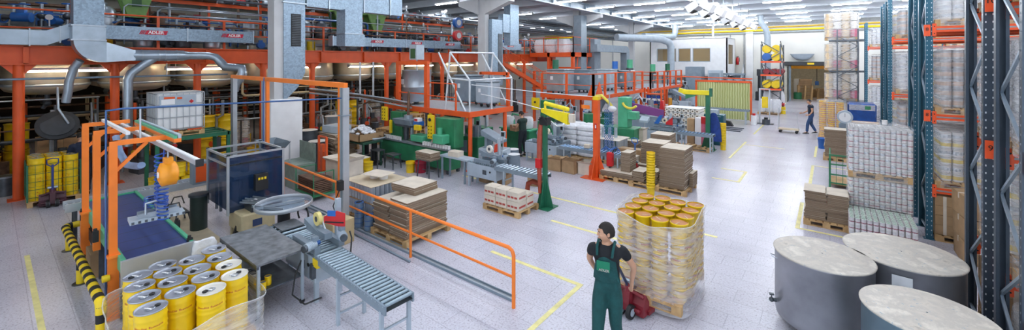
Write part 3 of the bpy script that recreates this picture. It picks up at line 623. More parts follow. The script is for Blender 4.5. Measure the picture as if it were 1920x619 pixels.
# ---------------------------------------------------------------- white can stack and open tier
def can_mesh(r, h, body, band, lid, top=True): t = MB(); can_geo(t, 0, 0, 0, r, h, body, band, lid, 12, top); return t.mesh('can')
cm1 = can_mesh(.045, .123, canw, redband, canw, False); cm1b = can_mesh(.045, .123, canw, bandy, canw, False); cm2 = can_mesh(.045, .13, canw, redband, tealid)
x0, y0 = .34, 12.05
for tier, (z, nz) in enumerate(((.0, 8), (1.14, 8))):
    wooden_pallet(x0+.52, y0+.42, z, 1.06, .84, ('pallet under the lower tier of the tall white can stack', 'pallet between the two tiers of the tall white can stack')[tier])
    lab = ('small white can on the lower tier of the tall wrapped stack', 'small white can on the upper tier of the tall wrapped stack')[tier]
    for k in range(nz if tier else 8):
        if tier == 0 and k < 3: continue
        for i in range(12):
            for j in range(9):
                if j > 0 and not (tier == 1 and k == nz-1 and j < 9 and i < 0): continue
                if j and i: continue
                o = OB('paint_can', cm1 if (i+k) % 3 else cm1b, None, (x0+.045+i*.088, y0+.05+j*.088, z+.145+k*.123)); tag(o, lab, 'can', 'white cans in the %s tier' % ('lower', 'upper')[tier])
    t = MB()
    for k in range(nz):
        for i in range(12):
            for j in range(1, 9):
                if i in (0, 11) or (tier and k == nz-1) or j == 8: can_geo(t, x0+.045+i*.088, y0+.05+j*.088, z+.145+k*.123, .044, .121, canw, redband if (i+k) % 2 else bandy, canw, 8, k == nz-1)
    o = t.obj('paint_cans'); tag(o, 'mass of white cans deeper inside the %s tier of the stack' % ('lower', 'upper')[tier], 'cans', None, 'stuff')
    f = OB('stretch_film', wrap_mesh(1.09, .87, nz*.123+.17, filmw, 5+tier), None, (x0+.53, y0+.42, z)); tag(f, 'clear stretch film around the %s tier of the white can stack' % ('lower', 'upper')[tier], 'film')
wooden_pallet(.84, 11.45, 0, 1.06, .95, 'pallet under the open tier of green-lidded cans')
for k in range(3):
    for i in range(11):
        for j in range(10):
            if k < 2 and j > 0 and i > 0: continue
            if k == 2 and False: continue
            o = OB('paint_can', cm2, None, (.36+i*.094, 11.02+j*.094, .145+k*.132)); tag(o, 'small white can with pale green lid in the open tier before the tall stack', 'can', 'green-lidded cans of the open tier')
f = OB('stretch_film', wrap_mesh(1.1, .98, .5, filmw, 9), None, (.83, 11.44, 0)); tag(f, 'clear film skirt around the green-lidded cans', 'film')
bpy.data.objects.remove(f)
# small can left on top
t = MB(); can_geo(t, 0, 0, 0, .05, .1, canw, canw, canw, 14); t.tube([(-.05, 0, .08), (-.16, 0, .12), (-.14, 0, .17), (-.02, 0, .1)], .004, black, 5); one(t, 'paint_can', 'single white can standing on top of the wrapped stack', 'can', (.98, 12.5, 2.33))
# ---------------------------------------------------------------- the three steel vats
def vat(x, y, r, h, lab, body, ang, wet=False):
    p = thing('steel_vat', lab, 'vat', (x, y, 0), ang)
    t = MB(); t.lathe([(r*.9, .1), (r*.97, .13), (r, .2), (r, h-.03), (r+.012, h-.02), (r+.012, h), (r-.005, h)], body, n=72); t.disc(r*.9, body, z=.1, n=72, up=False); t.obj('shell', p)
    t = MB(); t.lathe([(r+.018, h-.005), (r+.02, h+.006), (r+.004, h+.014), (0.01, h+.014)], LID, n=72); t.lathe([(r+.018, h-.005), (r-.02, h-.004)], LID, n=72); t.obj('lid', p)
    for k in range(4):
        a = pi/4+k*pi/2; q = MB(); q.tube([(r*.72*cos(a)-.0, r*.72*sin(a)-.02, .05), (r*.72*cos(a), r*.72*sin(a)+.02, .05)], .05, black, 12); q.box(r*.72*cos(a)-.03, r*.72*cos(a)+.03, r*.72*sin(a)-.03, r*.72*sin(a)+.03, .07, .12, dsteel); q.obj('caster', p)
    t = MB(); t.tube([(-r, -.05, h-.12), (-r-.06, -.05, h-.1), (-r-.06, .05, h-.1), (-r, .05, h-.12)], .006, steel, 6); t.obj('handle', p)
    t = MB(); t.tube([(-r+.01, 0, .3), (-r-.08, 0, .3)], .025, dsteel, 10); t.ball((-r-.06, 0, .3), .035, dsteel, 6); t.tube([(-r-.06, 0, .3), (-r-.06, 0, .38)], .008, dsteel, 6); t.box(-r-.09, -r-.03, -.02, .02, .37, .39, dsteel); t.obj('drain_valve', p)
    return p
def lid_mat():
    m = bpy.data.materials.new('paint_crusted_lid'); m.use_nodes = True; nt = m.node_tree; b = nt.nodes['Principled BSDF']; b.inputs['Roughness'].default_value = .62
    L = nt.links.new; N = nt.nodes.new; tc = N('ShaderNodeTexCoord')
    n = N('ShaderNodeTexNoise'); n.inputs['Scale'].default_value = 4; n.inputs['Detail'].default_value = 10; n.inputs['Roughness'].default_value = .65; n.inputs['Distortion'].default_value = .3; L(tc.outputs['Object'], n.inputs['Vector'])
    r = N('ShaderNodeValToRGB'); e = r.color_ramp.elements; e[0].position = .3; e[0].color = lin('a39c92'); e[1].position = .62; e[1].color = lin('d3ccc0')
    for q, h in ((.38, 'c9c1b5'), (.5, 'b9b3aa'), (.72, 'dcd8d0')): x = e.new(q); x.color = lin(h)
    L(n.outputs['Fac'], r.inputs['Fac'])
    n2 = N('ShaderNodeTexNoise'); n2.inputs['Scale'].default_value = 24; n2.inputs['Detail'].default_value = 9; n2.inputs['Distortion'].default_value = .6; L(tc.outputs['Object'], n2.inputs['Vector'])
    r2 = N('ShaderNodeValToRGB'); f = r2.color_ramp.elements; f[0].position = .66; f[0].color = (0, 0, 0, 1); f[1].position = .7; f[1].color = (1, 1, 1, 1); L(n2.outputs['Fac'], r2.inputs['Fac'])
    mx = N('ShaderNodeMix'); mx.data_type = 'RGBA'; L(r2.outputs['Color'], mx.inputs['Factor']); L(r.outputs['Color'], mx.inputs['A']); mx.inputs['B'].default_value = lin('8fa3b0'); L(mx.outputs['Result'], b.inputs['Base Color'])
    bp = N('ShaderNodeBump'); bp.inputs['Strength'].default_value = .35; bp.inputs['Distance'].default_value = .01; L(n.outputs['Fac'], bp.inputs['Height']); L(bp.outputs['Normal'], b.inputs['Normal']); return m
LID = lid_mat()
vsteel = M('vat_steel', 'b0b3ba', .28, .6, .25, 1.5); vgreen = M('vat_steel_greenish', '7c99a5', .32, .55, .2, 1.5)
vat(-.085, 7.25, .565, 1.05, 'left steel vat on wheels with crusted lid, drain valve towards the aisle', vsteel, R(20))
p = vat(.805, 8.02, .635, 1.05, 'rearmost steel vat with yellow-stained lid and a paper label', vsteel, R(200))
t = MB(); t.box(-.1, .1, -.645, -.64, .75, .95, M('paper', 'dfe3e8', .7)); o = t.obj('paper_label', p); o.rotation_euler = (0, 0, R(-205))
vat(.83, 6.25, .545, 1.05, 'front steel vat with blue-green sides cut by the bottom edge', vgreen, R(100))
# ================================================================ FOREGROUND LEFT
def sq(t, x, y, z0, z1, w, m): t.box(x-w/2, x+w/2, y-w/2, y+w/2, z0, z1, m)
# bumper rail
p = thing('guard_rail', 'low yellow and black striped bumper rail on the floor at the left', 'guard rail', (-12.0, .95, 0))
def stripe_tube(t, pts, r, step=.15, c0=0):
    pts = [Vector(q) for q in pts]; k = c0
    for a, b in zip(pts[:-1], pts[1:]):
        L = (b-a).length; n = max(1, round(L/step))
        for i in range(n): t.tube([a+(b-a)*i/n, a+(b-a)*(i+1)/n], r, (yellow, black)[k % 2], 14, False); k += 1
t = MB(); cv = [(0, .55, .48), (0, .1, .48), (.02, .03, .48), (.09, 0, .48), (4.1, 0, .5)]
stripe_tube(t, cv, .06); t.tube([(4.1, 0, .5), (4.17, 0, .49), (4.2, 0, .44), (4.2, 0, .36)], .06, yellow, 14); t.obj('rail', p)
for x, y in ((.03, .06), (1.95, .03), (4.2, 0)):
    t = MB(); t.tube([(x, y, .24), (x, y, .46)], .057, black, 12); t.tube([(x, y, 0), (x, y, .24)], .057, yellow, 12); t.cyl(x, y, 0, .012, .11, dsteel, 14); t.obj('post', p)
# belt table
bluebelt = striped('belt_blue', '17336f', '0f2248', 2.2, 'X', .4, 0, .94, .1)
p = thing('belt_conveyor', 'wide blue belt conveyor table with green side guards', 'conveyor', (-12.0, 1.2, 0))
t = MB(); t.box(0, 4.0, .03, .77, .8, .9, bluebelt); t.obj('belt', p)
t = MB(); t.box(-.02, 4.0, -.02, .03, .72, .93, green2); t.box(-.02, 4.0, .77, .82, .72, .93, green2); t.box(0, .05, .0, .8, .86, .93, green2); t.obj('side_guard', p)
t = MB(); t.box(4.0, 4.06, -.03, .84, .55, .92, alu); t.obj('end_plate', p)
t = MB(); t.box(.1, 3.9, .05, .75, .45, .72, dsteel); t.box(.5, 1.4, -.02, .04, .4, .62, black); t.obj('drive_box', p)
for x in (.15, 2.0, 3.85):
    for y in (.02, .76): t = MB(); sq(t, x, y, 0, .8, .06, dsteel); t.obj('leg', p)
for x, y in ((.9, -.08), (2.4, -.08), (3.6, -.08), (2.9, .88), (3.95, .8)): t = MB(); t.box(x-.03, x+.03, y-.05, y+.02, .78, .96, black); t.cyl(x, y-.02, .96, 1.0, .025, black, 8); t.obj('guide_clamp', p)
t = MB(); t.tube([(3.7, -.1, .62), (3.7, -.18, .62)], .05, yellow, 10); t.obj('emergency_button', p)
# roller line behind the belt
p = thing('pipe_roller_line', 'narrow silver roller line running behind the blue belt table', 'conveyor', (-12.05, 1.0, 0), pi/2)
t = MB()
for k in range(27): t.tube([(k*.1, 0, .84), (k*.1, .3, .84)], .022, steel, 6)
t.box(-.05, 2.7, -.04, 0, .74, .9, alu); t.box(-.05, 2.7, .3, .34, .74, .9, alu); t.obj('roller_bed', p)
for x in (.1, 1.3, 2.6): t = MB(); sq(t, x, 0, 0, .74, .05, dsteel); sq(t, x, .3, 0, .74, .05, dsteel); t.obj('leg', p)
# gantry
p = thing('jib_gantry', 'orange frame of three posts over the blue belt with white overhead rails', 'gantry', (-8.34, 1.14, 0))
for x, z0 in ((-2.76, 0), (-1.46, .58), (0, 0)):
    t = MB(); t.box(x-.045, x+.045, -.045, .045, z0, 2.6, orange2)
    if z0 == 0: t.box(x-.09, x+.05, -.06, .06, 0, .92, orange2); t.box(x-.14, x+.1, -.1, .1, 0, .015, orange2); t.box(x-.1, x+.1, -.07, .07, .9, .94, orange2)
    t.obj('post', p)
    t = MB(); t.box(x-.04, x+.04, -.045, .62 if x else .6, 2.53, 2.6, orange2); t.obj('arm', p)
    t = MB(); t.beam((x, .0, 2.12), (x, .38, 2.53), .045, .045, orange2); t.obj('brace', p)
t = MB(); t.box(-2.8, -.5, .22, .27, 2.6, 2.65, plastw); t.obj('rail', p)
t = MB(); t.box(-2.85, 2.1, .47, .53, 2.47, 2.53, alu); t.box(-2.85, 2.1, .48, .52, 2.53, 2.545, plastw); t.box(2.08, 2.11, .46, .54, 2.46, 2.55, black); t.obj('rail', p)
t = MB(); t.box(-2.2, .5, .6, .64, 2.6, 2.64, green2); t.box(-2.2, .5, .65, .69, 2.6, 2.66, lgrey); t.obj('rail', p)
t = MB(); t.box(-2.2, .5, .6, .69, 2.54, 2.6, orange2); t.obj('beam', p)
t = MB(); t.tube([(-1.2, .2, 2.5), (-1.0, .22, 2.25), (-.6, .25, 2.1), (-.1, .3, 2.15), (.1, .3, 2.2)], .05, M('blue_grey_hose', '7f95b5', .5), 10); t.obj('hose', p)
t = MB(); t.tube([(-.02, -.07, 0.1), (-.02, -.07, 3.05), (.02, .1, 3.07), (.15, 3.55, 2.98)], .016, M('blue_air_pipe', '35598c', .4), 8); t.obj('air_pipe', p)
t = MB(); t.tube([(-.08, -.05, .2), (-.07, -.06, 1.2), (-.05, -.07, 2.0), (-.04, -.06, 2.4)], .014, M('pink_hose', 'd8b8bb', .5), 6); t.obj('air_hose', p)
t = MB(); t.tube([(.02, .3, 3.07), (.02, .3, 2.6)], .012, alu, 6); t.obj('hanger', p)
# balancer and gripper
p = thing('spring_balancer', 'orange spring balancer hanging from the white overhead rail', 'balancer', (-7.7, 1.64, 2.12)); oc = M('balancer_orange', 'f09a1e', .38)
t = MB(); t.tube([(0, -.11, .0), (0, -.08, .0), (0, .08, 0), (0, .11, 0)], [.1, .17, .17, .1], oc, 20); t.box(-.06, .06, -.05, .05, .12, .24, oc); t.obj('housing', p)
t = MB(); t.tube([(0, -.12, 0), (0, -.112, 0)], .045, plastw, 12); t.obj('hub_cap', p)
t = MB(); t.tube([(0, 0, .24), (0, 0, .33), (.02, 0, .35)], .012, steel, 6); t.obj('hook', p)
p = thing('vacuum_gripper', 'flat aluminium vacuum gripper plate hanging over the blue belt', 'gripper', (-8.02, 1.6, 1.42), R(86)); p.scale = (.8, .85, 1)
t = MB(); t.box(-.42, .36, -.17, .17, 0, .05, lgrey)
for k in range(9): t.box(-.4+k*.09, -.36+k*.09, -.172, -.165, .005, .04, dsteel)
t.obj('plate', p)
t = MB(); t.box(-.3, .28, -.1, -.07, .05, .12, steel); t.box(-.3, .28, .07, .1, .05, .12, steel); t.box(-.05, .05, -.12, .12, .08, .2, steel); t.tube([(-.2, -.1, .1), (-.2, -.1, .26), (.05, -.1, .28)], .02, steel, 8); t.obj('frame', p)
t = MB(); t.tube([(.18, .12, .1), (.24, .12, .22), (.36, .12, .22), (.4, .12, .1)], .012, black, 8); t.tube([(.1, -.12, .1), (.12, -.12, .18), (.28, -.12, .18), (.3, -.12, .1)], .012, black, 8); t.obj('handle', p)
p = thing('coiled_hose', 'pair of blue coiled air hoses hanging beside the orange balancer', 'hose', (-8.0, 1.62, 1.4)); bh = M('hose_blue', '2b56b0', .35)
for dx, h in ((-.05, .98), (.1, .8)):
    t = MB(); t.tube([(dx+.065*cos(a*.6), .065*sin(a*.6), h-a*h/150) for a in range(150)], .011, bh, 5); t.obj('coil', p)
t = MB(); t.tube([(-.3+.16*cos(a*.35), .14*sin(a*.35), .12+.002*a) for a in range(70)], .009, bh, 5); t.obj('loose_loop', p)
t = MB(); t.tube([(.1, 0, .8), (.2, 0, 1.1)], .01, bh, 6); t.obj('feed_line', p)
# IBC on green stand
p = thing('steel_stand', 'green steel stand carrying the white liquid tote', 'stand', (-16.3, 2.9, 0))
t = MB(); t.box(0, 1.35, 0, .08, 1.44, 1.55, dgreen); t.box(0, 1.35, 1.75, 1.83, 1.44, 1.55, dgreen); t.box(0, .08, 0, 1.8, 1.44, 1.55, dgreen); t.box(1.27, 1.35, 0, 1.8, 1.44, 1.55, dgreen); t.box(.4, .48, 0, 1.8, 1.46, 1.55, dgreen); t.box(.85, .93, 0, 1.8, 1.46, 1.55, dgreen); t.obj('frame', p)
for x in (.05, 1.3):
    for y in (.05, 1.78): t = MB(); sq(t, x, y, 0, 1.44, .09, dgreen); t.obj('leg', p)
wooden_pallet(-15.62, 3.5, 1.55, 1.2, 1.0, 'pallet under the white liquid tote', pi/2)
p = thing('liquid_tote', 'white plastic liquid tote in a silver cage with labels, on green stand', 'tote', (-16.1, 2.92, 1.7))
t = MB(); t.rbox(.03, .97, .03, 1.15, .04, 1.1, M('tote_plastic', 'eef1f2', .35, 0, .03), .05); t.obj('bottle', p)
t = MB()
for k in range(8):
    a = .04+k*.153; t.box(.98, 1.0, a-.006, a+.006, .02, 1.13, alu)
for k in range(7):
    a = .04+k*.153; t.box(a-.012, a+.012, 0, .02, .02, 1.13, alu); t.box(a-.012, a+.012, 1.16, 1.18, .02, 1.13, alu)
for z in (.05, .42, .8, 1.12): t.box(0, 1.0, 0, .02, z-.012, z+.012, alu); t.box(.98, 1.0, 0, 1.18, z-.012, z+.012, alu); t.box(0, 1, 1.16, 1.18, z-.012, z+.012, alu); t.box(0, .02, 0, 1.18, z-.012, z+.012, alu)
t.box(.3, .7, 0, 1.18, 1.12, 1.135, alu); t.obj('cage', p)
t = MB(); t.box(1.0, 1.01, .1, .95, .72, 1.06, lgrey); t.obj('label_plate', p)
t = MB(); t.box(1.01, 1.015, .14, .45, .8, .95, white); t.box(1.01, 1.015, .5, .62, .94, 1.0, orange); t.box(1.01, 1.015, .2, .45, .96, 1.02, orange); t.obj('paper', p)
t = MB(); t.add([(1.016, .78, .86), (1.016, .84, .8), (1.016, .9, .86), (1.016, .84, .92)], [(0, 1, 2, 3)], red); t.obj('hazard_diamond', p)
t = MB(); t.box(.96, 1.0, .05, .55, 0, .05, orange); t.box(.96, 1.0, .75, 1.1, 0, .05, orange); t.obj('skid_strip', p)
# yellow lever pails under the stand
def pail_mesh(r, h, c, lid=None):
    t = MB(); t.lathe([(r*.93, 0), (r*.94, h*.3), (r*.97, h*.31), (r*.97, h*.35), (r*.95, h*.36), (r*.97, h*.7), (r*1.0, h*.71), (r*1.0, h*.75), (r*.98, h*.76), (r*.98, h*.96), (r*1.04, h*.965), (r*1.04, h), (r*.96, h)], c, n=20); t.disc(r*.96, lid or c, z=h-.01, n=20); return t.mesh('pail')
PAILY = pail_mesh(.15, .38, drumy); DRUMB = pail_mesh(.28, .85, drumy); PAILR = pail_mesh(.15, .36, red)
for i, (x, y, z) in enumerate([(-15.1+.0, 3.0+.33*k, 0) for k in range(5)]+[(-15.5, 3.0+.33*k, 0) for k in range(5)]+[(-15.1, 3.15+.33*k, .39) for k in range(3)]): tag(OB('yellow_pail', PAILY, None, (x, y, z), i), 'yellow pail stored under the green tote stand', 'pail', 'yellow pails under the tote stand')
# left yellow pail cage + jack
wooden_pallet(-16.62, 1.1, 0, .95, .95, 'pallet under the caged yellow pails at the far left')
hz = M('hazard_print', 'd8452a', .4, 0, 0)
t = MB(); r, h = .145, .36; t.lathe([(r*.95, 0), (r, .02), (r, h*.3), (r*1.02, h*.32), (r, h*.35), (r, h*.64), (r*1.02, h*.66), (r, h*.69), (r, h*.97), (r*1.03, h), (r*.95, h)], drumy, n=20); t.disc(r*.95, steel, z=h-.01, n=20)
for a in (0, 2.1, 4.2):
    ca, sa = cos(a), sin(a); s = .05; zc = h*.5; P4 = [(r*1.012*cos(a+d/r), r*1.012*sin(a+d/r), zc+e) for d, e in ((-s, 0), (0, -s), (s, 0), (0, s))]; t.add(P4, [(0, 1, 2, 3)], hz)
t.tube([(-.1, 0, h), (-.06, 0, h+.03), (.06, 0, h+.03), (.1, 0, h)], .006, steel, 4); PAILH = t.mesh('pail')
for k in range(3):
    for i in range(3):
        for j in range(3):
            if k < 2 and i < 2 and j > 0: continue
            tag(OB('paint_pail', PAILH, None, (-16.92+i*.3, .8+j*.3, .145+k*.365), rnd.random()*6), 'yellow pail with red diamond in the green wire cage', 'pail', 'caged yellow pails at the far left')
p = thing('wire_cage', 'green wire cage around the yellow pails at the far left', 'cage', (-16.62, 1.1, .145)); t = MB()
for x in (-.47, .47):
    for y in (-.47, .47): t.box(x-.015, x+.015, y-.015, y+.015, 0, .95, dgreen)
for z in (.1, .3, .5, .7, .93):
    t.tube([(-.47, -.47, z), (.47, -.47, z), (.47, .47, z)], .006, dgreen, 4, False)
for k in range(8): a = -.47+k*.134; t.tube([(.47, a, 0), (.47, a, .93)], .004, dgreen, 4, False); t.tube([(a, -.47, 0), (a, -.47, .93)], .004, dgreen, 4, False)
t.obj('mesh', p)
def pallet_jack(loc, rz, lab, body, hand, lean=.25, L=1.1):
    p = thing('pallet_jack', lab, 'pallet jack', loc, rz)
    t = MB(); t.box(-L, -.05, -.27, -.11, .05, .1, body); t.box(-L, -.05, .11, .27, .05, .1, body); t.prism([(-.1, .04), (.06, .04), (.06, .2), (-.02, .34), (-.1, .22)], 'y', -.24, .24, body); t.obj('fork', p)
    t = MB(); t.tube([(.06, 0, .1), (.06, 0, .5)], .06, body, 12); t.prism([(0, .1), (.16, .1), (.12, .35), (.04, .48)], 'y', -.05, .05, body); t.tube([(.08, -.2, .12), (.08, .2, .12)], .03, body, 8); t.tube([(.0, -.2, .3), (.1, 0, .4), (.0, .2, .3)], .025, body, 8); t.tube([(.08, -.09, .5), (.08, .09, .5)], .035, steel, 10); t.obj('pump', p)
    for y in (-.08, .08): t = MB(); t.tube([(.14, y-.03, .1), (.14, y+.03, .1)], .1, black, 18); t.tube([(.14, y-.035, .1), (.14, y+.035, .1)], .055, lgrey, 12); t.obj('wheel', p)
    t = MB(); e = (.12+lean*.8, 0, 1.12-lean*.35); t.tube([(.1, 0, .45), e], .022, hand, 10); t.obj('tow_bar', p)
    t = MB(); ex, ey, ez = e; t.tube([(ex, -.02, ez-.05), (ex+.01, -.1, ez+.02), (ex+.04, -.1, ez+.14), (ex+.05, 0, ez+.17), (ex+.04, .1, ez+.14), (ex+.01, .1, ez+.02), (ex, .02, ez-.05)], .014, hand, 8); t.obj('handle', p)
    return p
pallet_jack((-15.95, 1.05, 0), R(-4), 'pallet jack with blue tow bar under the caged yellow pails', M('jack_maroon', '4a2430', .5), M('jack_blue', '2c3f8c', .4), .05)
# hopper with big dark lid
p = thing('mixing_hopper', 'dark mixing hopper with its round lid tipped open behind the worker', 'hopper', (-17.5, 1.75, 0)); iron = M('dark_iron', '33363a', .5, .4, .2)
t = MB(); t.lathe([(.2, .3), (.5, .6), (.55, 1.1), (.57, 1.12)], iron, n=28); t.lathe([(.15, 0), (.2, .3)], iron, n=16); t.obj('bowl', p)
t = MB(); t.tube([(-.0, -.5, 1.9), (.06, -.505, 1.935)], .44, iron, 32); t.tube([(.06, -.505, 1.935), (.075, -.507, 1.945)], .34, M('iron_ring', '454a50', .45, .4), 28); t.obj('lid', p)
t = MB(); t.tube([(.1, -.3, 1.95), (.1, -.5, 2.4), (-.1, -.5, 3.0)], .03, steel, 8); t.obj('lid_arm', p)
# yellow drums far left
for k, (x, y, z) in enumerate([(-20.0, -.6, 0), (-20, -.02, 0), (-20.6, -.6, 0), (-20.6, -.02, 0), (-20, -.6, .87), (-20, -.02, .87), (-21, .6, 0), (-21.6, .6, 0), (-21, .6, .87)]):
    tag(OB('yellow_drum', DRUMB, None, (x, y, z), k), 'yellow drum under the mezzanine at the far left edge', 'drum', 'yellow drums at the far left')
# cardboard box beside belt table
def cbox(x, y, z, w, d, h, lab, rz=0, opened=False, tape=True, m=None, name='cardboard_box', group=None, band=None):
    p = thing(name, lab, 'box', (x, y, z), rz, group); m = m or card; t = MB()
    if opened:
        for a in ((-w/2, w/2, -d/2, -d/2+.006), (-w/2, w/2, d/2-.006, d/2), (-w/2, -w/2+.006, -d/2, d/2), (w/2-.006, w/2, -d/2, d/2)): t.box(a[0], a[1], a[2], a[3], 0, h, m)
        t.box(-w/2, w/2, -d/2, d/2, 0, .01, m); t.obj('carton', p)
        for (a, b, c, e) in (((-w/2, -d/2), (w/2, -d/2), (0, -1), .35), ((w/2, -d/2), (w/2, d/2), (1, 0), .3), ((w/2, d/2), (-w/2, d/2), (0, 1), .8), ((-w/2, d/2), (-w/2, -d/2), (-1, 0), .5)):
            q = MB(); f = d*.45; o = (c[0]*f*e, c[1]*f*e, f*(1-e)*.6-.02); v = [(a[0], a[1], h), (b[0], b[1], h), (b[0]+o[0], b[1]+o[1], h+o[2]), (a[0]+o[0], a[1]+o[1], h+o[2])]
            q.add(v+[(vx, vy, vz-.005) for vx, vy, vz in v], [(0, 1, 2, 3), (7, 6, 5, 4), (0, 3, 7, 4), (3, 2, 6, 7), (2, 1, 5, 6), (1, 0, 4, 5)], m); q.obj('flap', p)
    else:
        t.rbox(-w/2, w/2, -d/2, d/2, 0, h, m, .006); t.obj('carton', p)
        if tape: q = MB(); q.box(-w/2-.001, w/2+.001, -.03, .03, h, h+.0015, cardl); q.box(-w/2-.0015, -w/2, -.03, .03, h*.75, h, cardl); q.box(w/2, w/2+.0015, -.03, .03, h*.75, h, cardl); q.obj('tape', p)
        if band:
            q = MB(); n = 3
            for k in range(n): a = -w/2+.02+k*(w-.04)/n; q.box(a, a+(w-.04)/n*.8, -d/2-.0015, -d/2, h*.3, h*.52, band)
            q.box(w/2, w/2+.0015, -d/2+.03, d/2-.03, h*.3, h*.52, band); q.obj('printed_band', p)
    return p
cbox(-10.35, 1.0+.3, 0, .55, .4, .42, 'brown cardboard box on the floor under the blue belt table', 0)
# tin drums on pallet
wooden_pallet(-6.87, 1.66, 0, 1.35, 1.2, 'pallet under the sixteen yellow drums')
DR = [(-7.47, 1.53), (-7.32, 1.83), (-7.47, 2.14), (-7.36, 1.25), (-7.15, 1.52), (-6.95, 1.8), (-7.1, 2.11), (-7.02, 1.21), (-6.81, 1.5), (-6.6, 1.8), (-6.74, 2.11), (-6.65, 1.19), (-6.43, 1.49), (-6.2, 1.75), (-6.36, 2.06), (-6.28, 1.18)]
rings = [0, .08, .3, .52, .66, .745]
gap = drumy; tinlid = M('drum_lid_tin', 'aeb4c0', .36, .6, .06, 3); whitelid = M('drum_lid_white', 'e9e6dc', .3, .3, .05, 3)
def drum_meshes(lid):
    r, h = .15, .745; pr = [(r*.96, 0), (r, .01)]
    for z in (.1, .3, .5, .56, .66): pr += [(r, z-.014), (r*1.035, z), (r, z+.014)]
    pr += [(r, h-.01)]; b = MB(); b.lathe(pr, drumy, n=40); b.disc(r*.96, drumy, n=40, up=False)
    l = MB(); l.lathe([(r, h-.012), (r*1.04, h-.008), (r*1.04, h+.004), (r*.985, h+.006), (r*.97, h-.012), (r*.9, h-.014), (.001, h-.01)], lid, n=40)
    return b.mesh('shell'), l.mesh('lid')
sh, ld = drum_meshes(tinlid); _, ldw = drum_meshes(whitelid)
t = MB(); t.lathe([(.0, .735), (.028, .735), (.03, .748), (.022, .752), (.0, .75)], black, .07, 0, 0, 14); BUNG = t.mesh('bung')
t = MB(); t.box(-.05, .03, -.02, .0, .736, .744, plastw); t.tube([(-.05, -.03, .744), (-.04, -.04, .76), (.03, -.04, .76), (.04, -.03, .744)], .006, plastw, 6); t.lathe([(.04, .735), (.045, .742), (.03, .745)], tinlid, 0, 0, 0, 14); HAN = t.mesh('carry_handle')
txtred = M('print_red', 'b5422c', .4, 0, 0)
def curved_text_mesh(r, z, a0, s, n):
    "small lettering-like strokes wrapped on the drum side"
    t = MB(); rr = random.Random(5); a = a0
    for k in range(n):
        if k == n//2: a += .1; continue
        w = .011*s; hh = (.02 if k in (0, n//2+1) else rr.choice((.013, .013, .018)))*s
        for (u0, u1, v0, v1) in ((0, .3, 0, 1), (.3, .8, rr.choice((0, .4, .8)), None), (.65, .95, 0, rr.choice((1, .7)))):
            vv1 = v0+.22 if v1 is None else v1
            P = [(r*cos(a+q*w/r), r*sin(a+q*w/r), z+e*hh) for q, e in ((u0, v0), (u1, v0), (u1, vv1), (u0, vv1))]; t.add(P, [(0, 1, 2, 3)], txtred)
        a += w*1.25/r
    return t.mesh('printed_lettering')
PR = curved_text_mesh(.1512, .575, -1.35, 1.3, 17)
whites = {2: 1, 6: 0, 10: 1, 13: 1, 14: 1, 9: 0}
nm = ['back row corner nearest the belt', 'back row, second', 'back row at the table corner', 'second row, outermost by the belt', 'second row, second', 'second row, third', 'second row, by the metal table', 'third row, outermost', 'third row, second', 'third row, third', 'third row, by the metal table', 'outer side, second from the camera', 'front row, second from the left', 'front row, third from the left', 'front row, rightmost by the metal table', 'front row, leftmost and nearest to the camera']
for i, (x, y) in enumerate(DR):
    wl = i in (10, 13, 14)
    p = thing('tin_drum', 'yellow drum with %s lid, %s' % ('white' if wl else 'bare tin', nm[i]), 'drum', (x, y, .146), 0, 'yellow drums on the wrapped pallet')
    OB('shell', sh, p); OB('lid', ldw if wl else ld, p); OB('bung', BUNG, p, (0, 0, 0), [1.2, 4.4, 1.5, 4.6, 1.8, 5.2, 4.9, 1.2, 4.5, 1.4, 5, 1.6, 2.0, 4.8, 2.1, 1.9][i]); OB('carry_handle', HAN, p, (0, 0, 0), .5); OB('printed_lettering', PR, p)
def skirt(w, d, h0, fm, seed, name='film', z0=.04):
    rr = random.Random(seed); t = MB(); n = 64; vs = []; lv = 8
    for j in range(lv+1):
        for i in range(n):
            a = 2*pi*i/n; c, s = cos(a), sin(a); q = 5; k = (abs(c)**q+abs(s)**q)**(-1/q)
            top = h0+.05*sin(a*2+1)+.03*sin(a*5); z = z0+(top-z0)*j/lv; e = rr.uniform(0, .012)+(.02 if j == lv else 0)
            vs.append(((w/2+e)*c*k, (d/2+e)*s*k, z))
    t.add(vs, [(j*n+i, j*n+(i+1) % n, (j+1)*n+(i+1) % n, (j+1)*n+i) for j in range(lv) for i in range(n)], fm, True)
    top = [Vector(v) for v in vs[-n:]]; t.tube(top+[top[0]], .008, fm, 5, False); return t
one(skirt(1.78, 1.46, .6, filmh, 3), 'stretch_film', 'cloudy plastic film wrapped round the yellow drums', 'film', (-6.86, 1.66, 0))
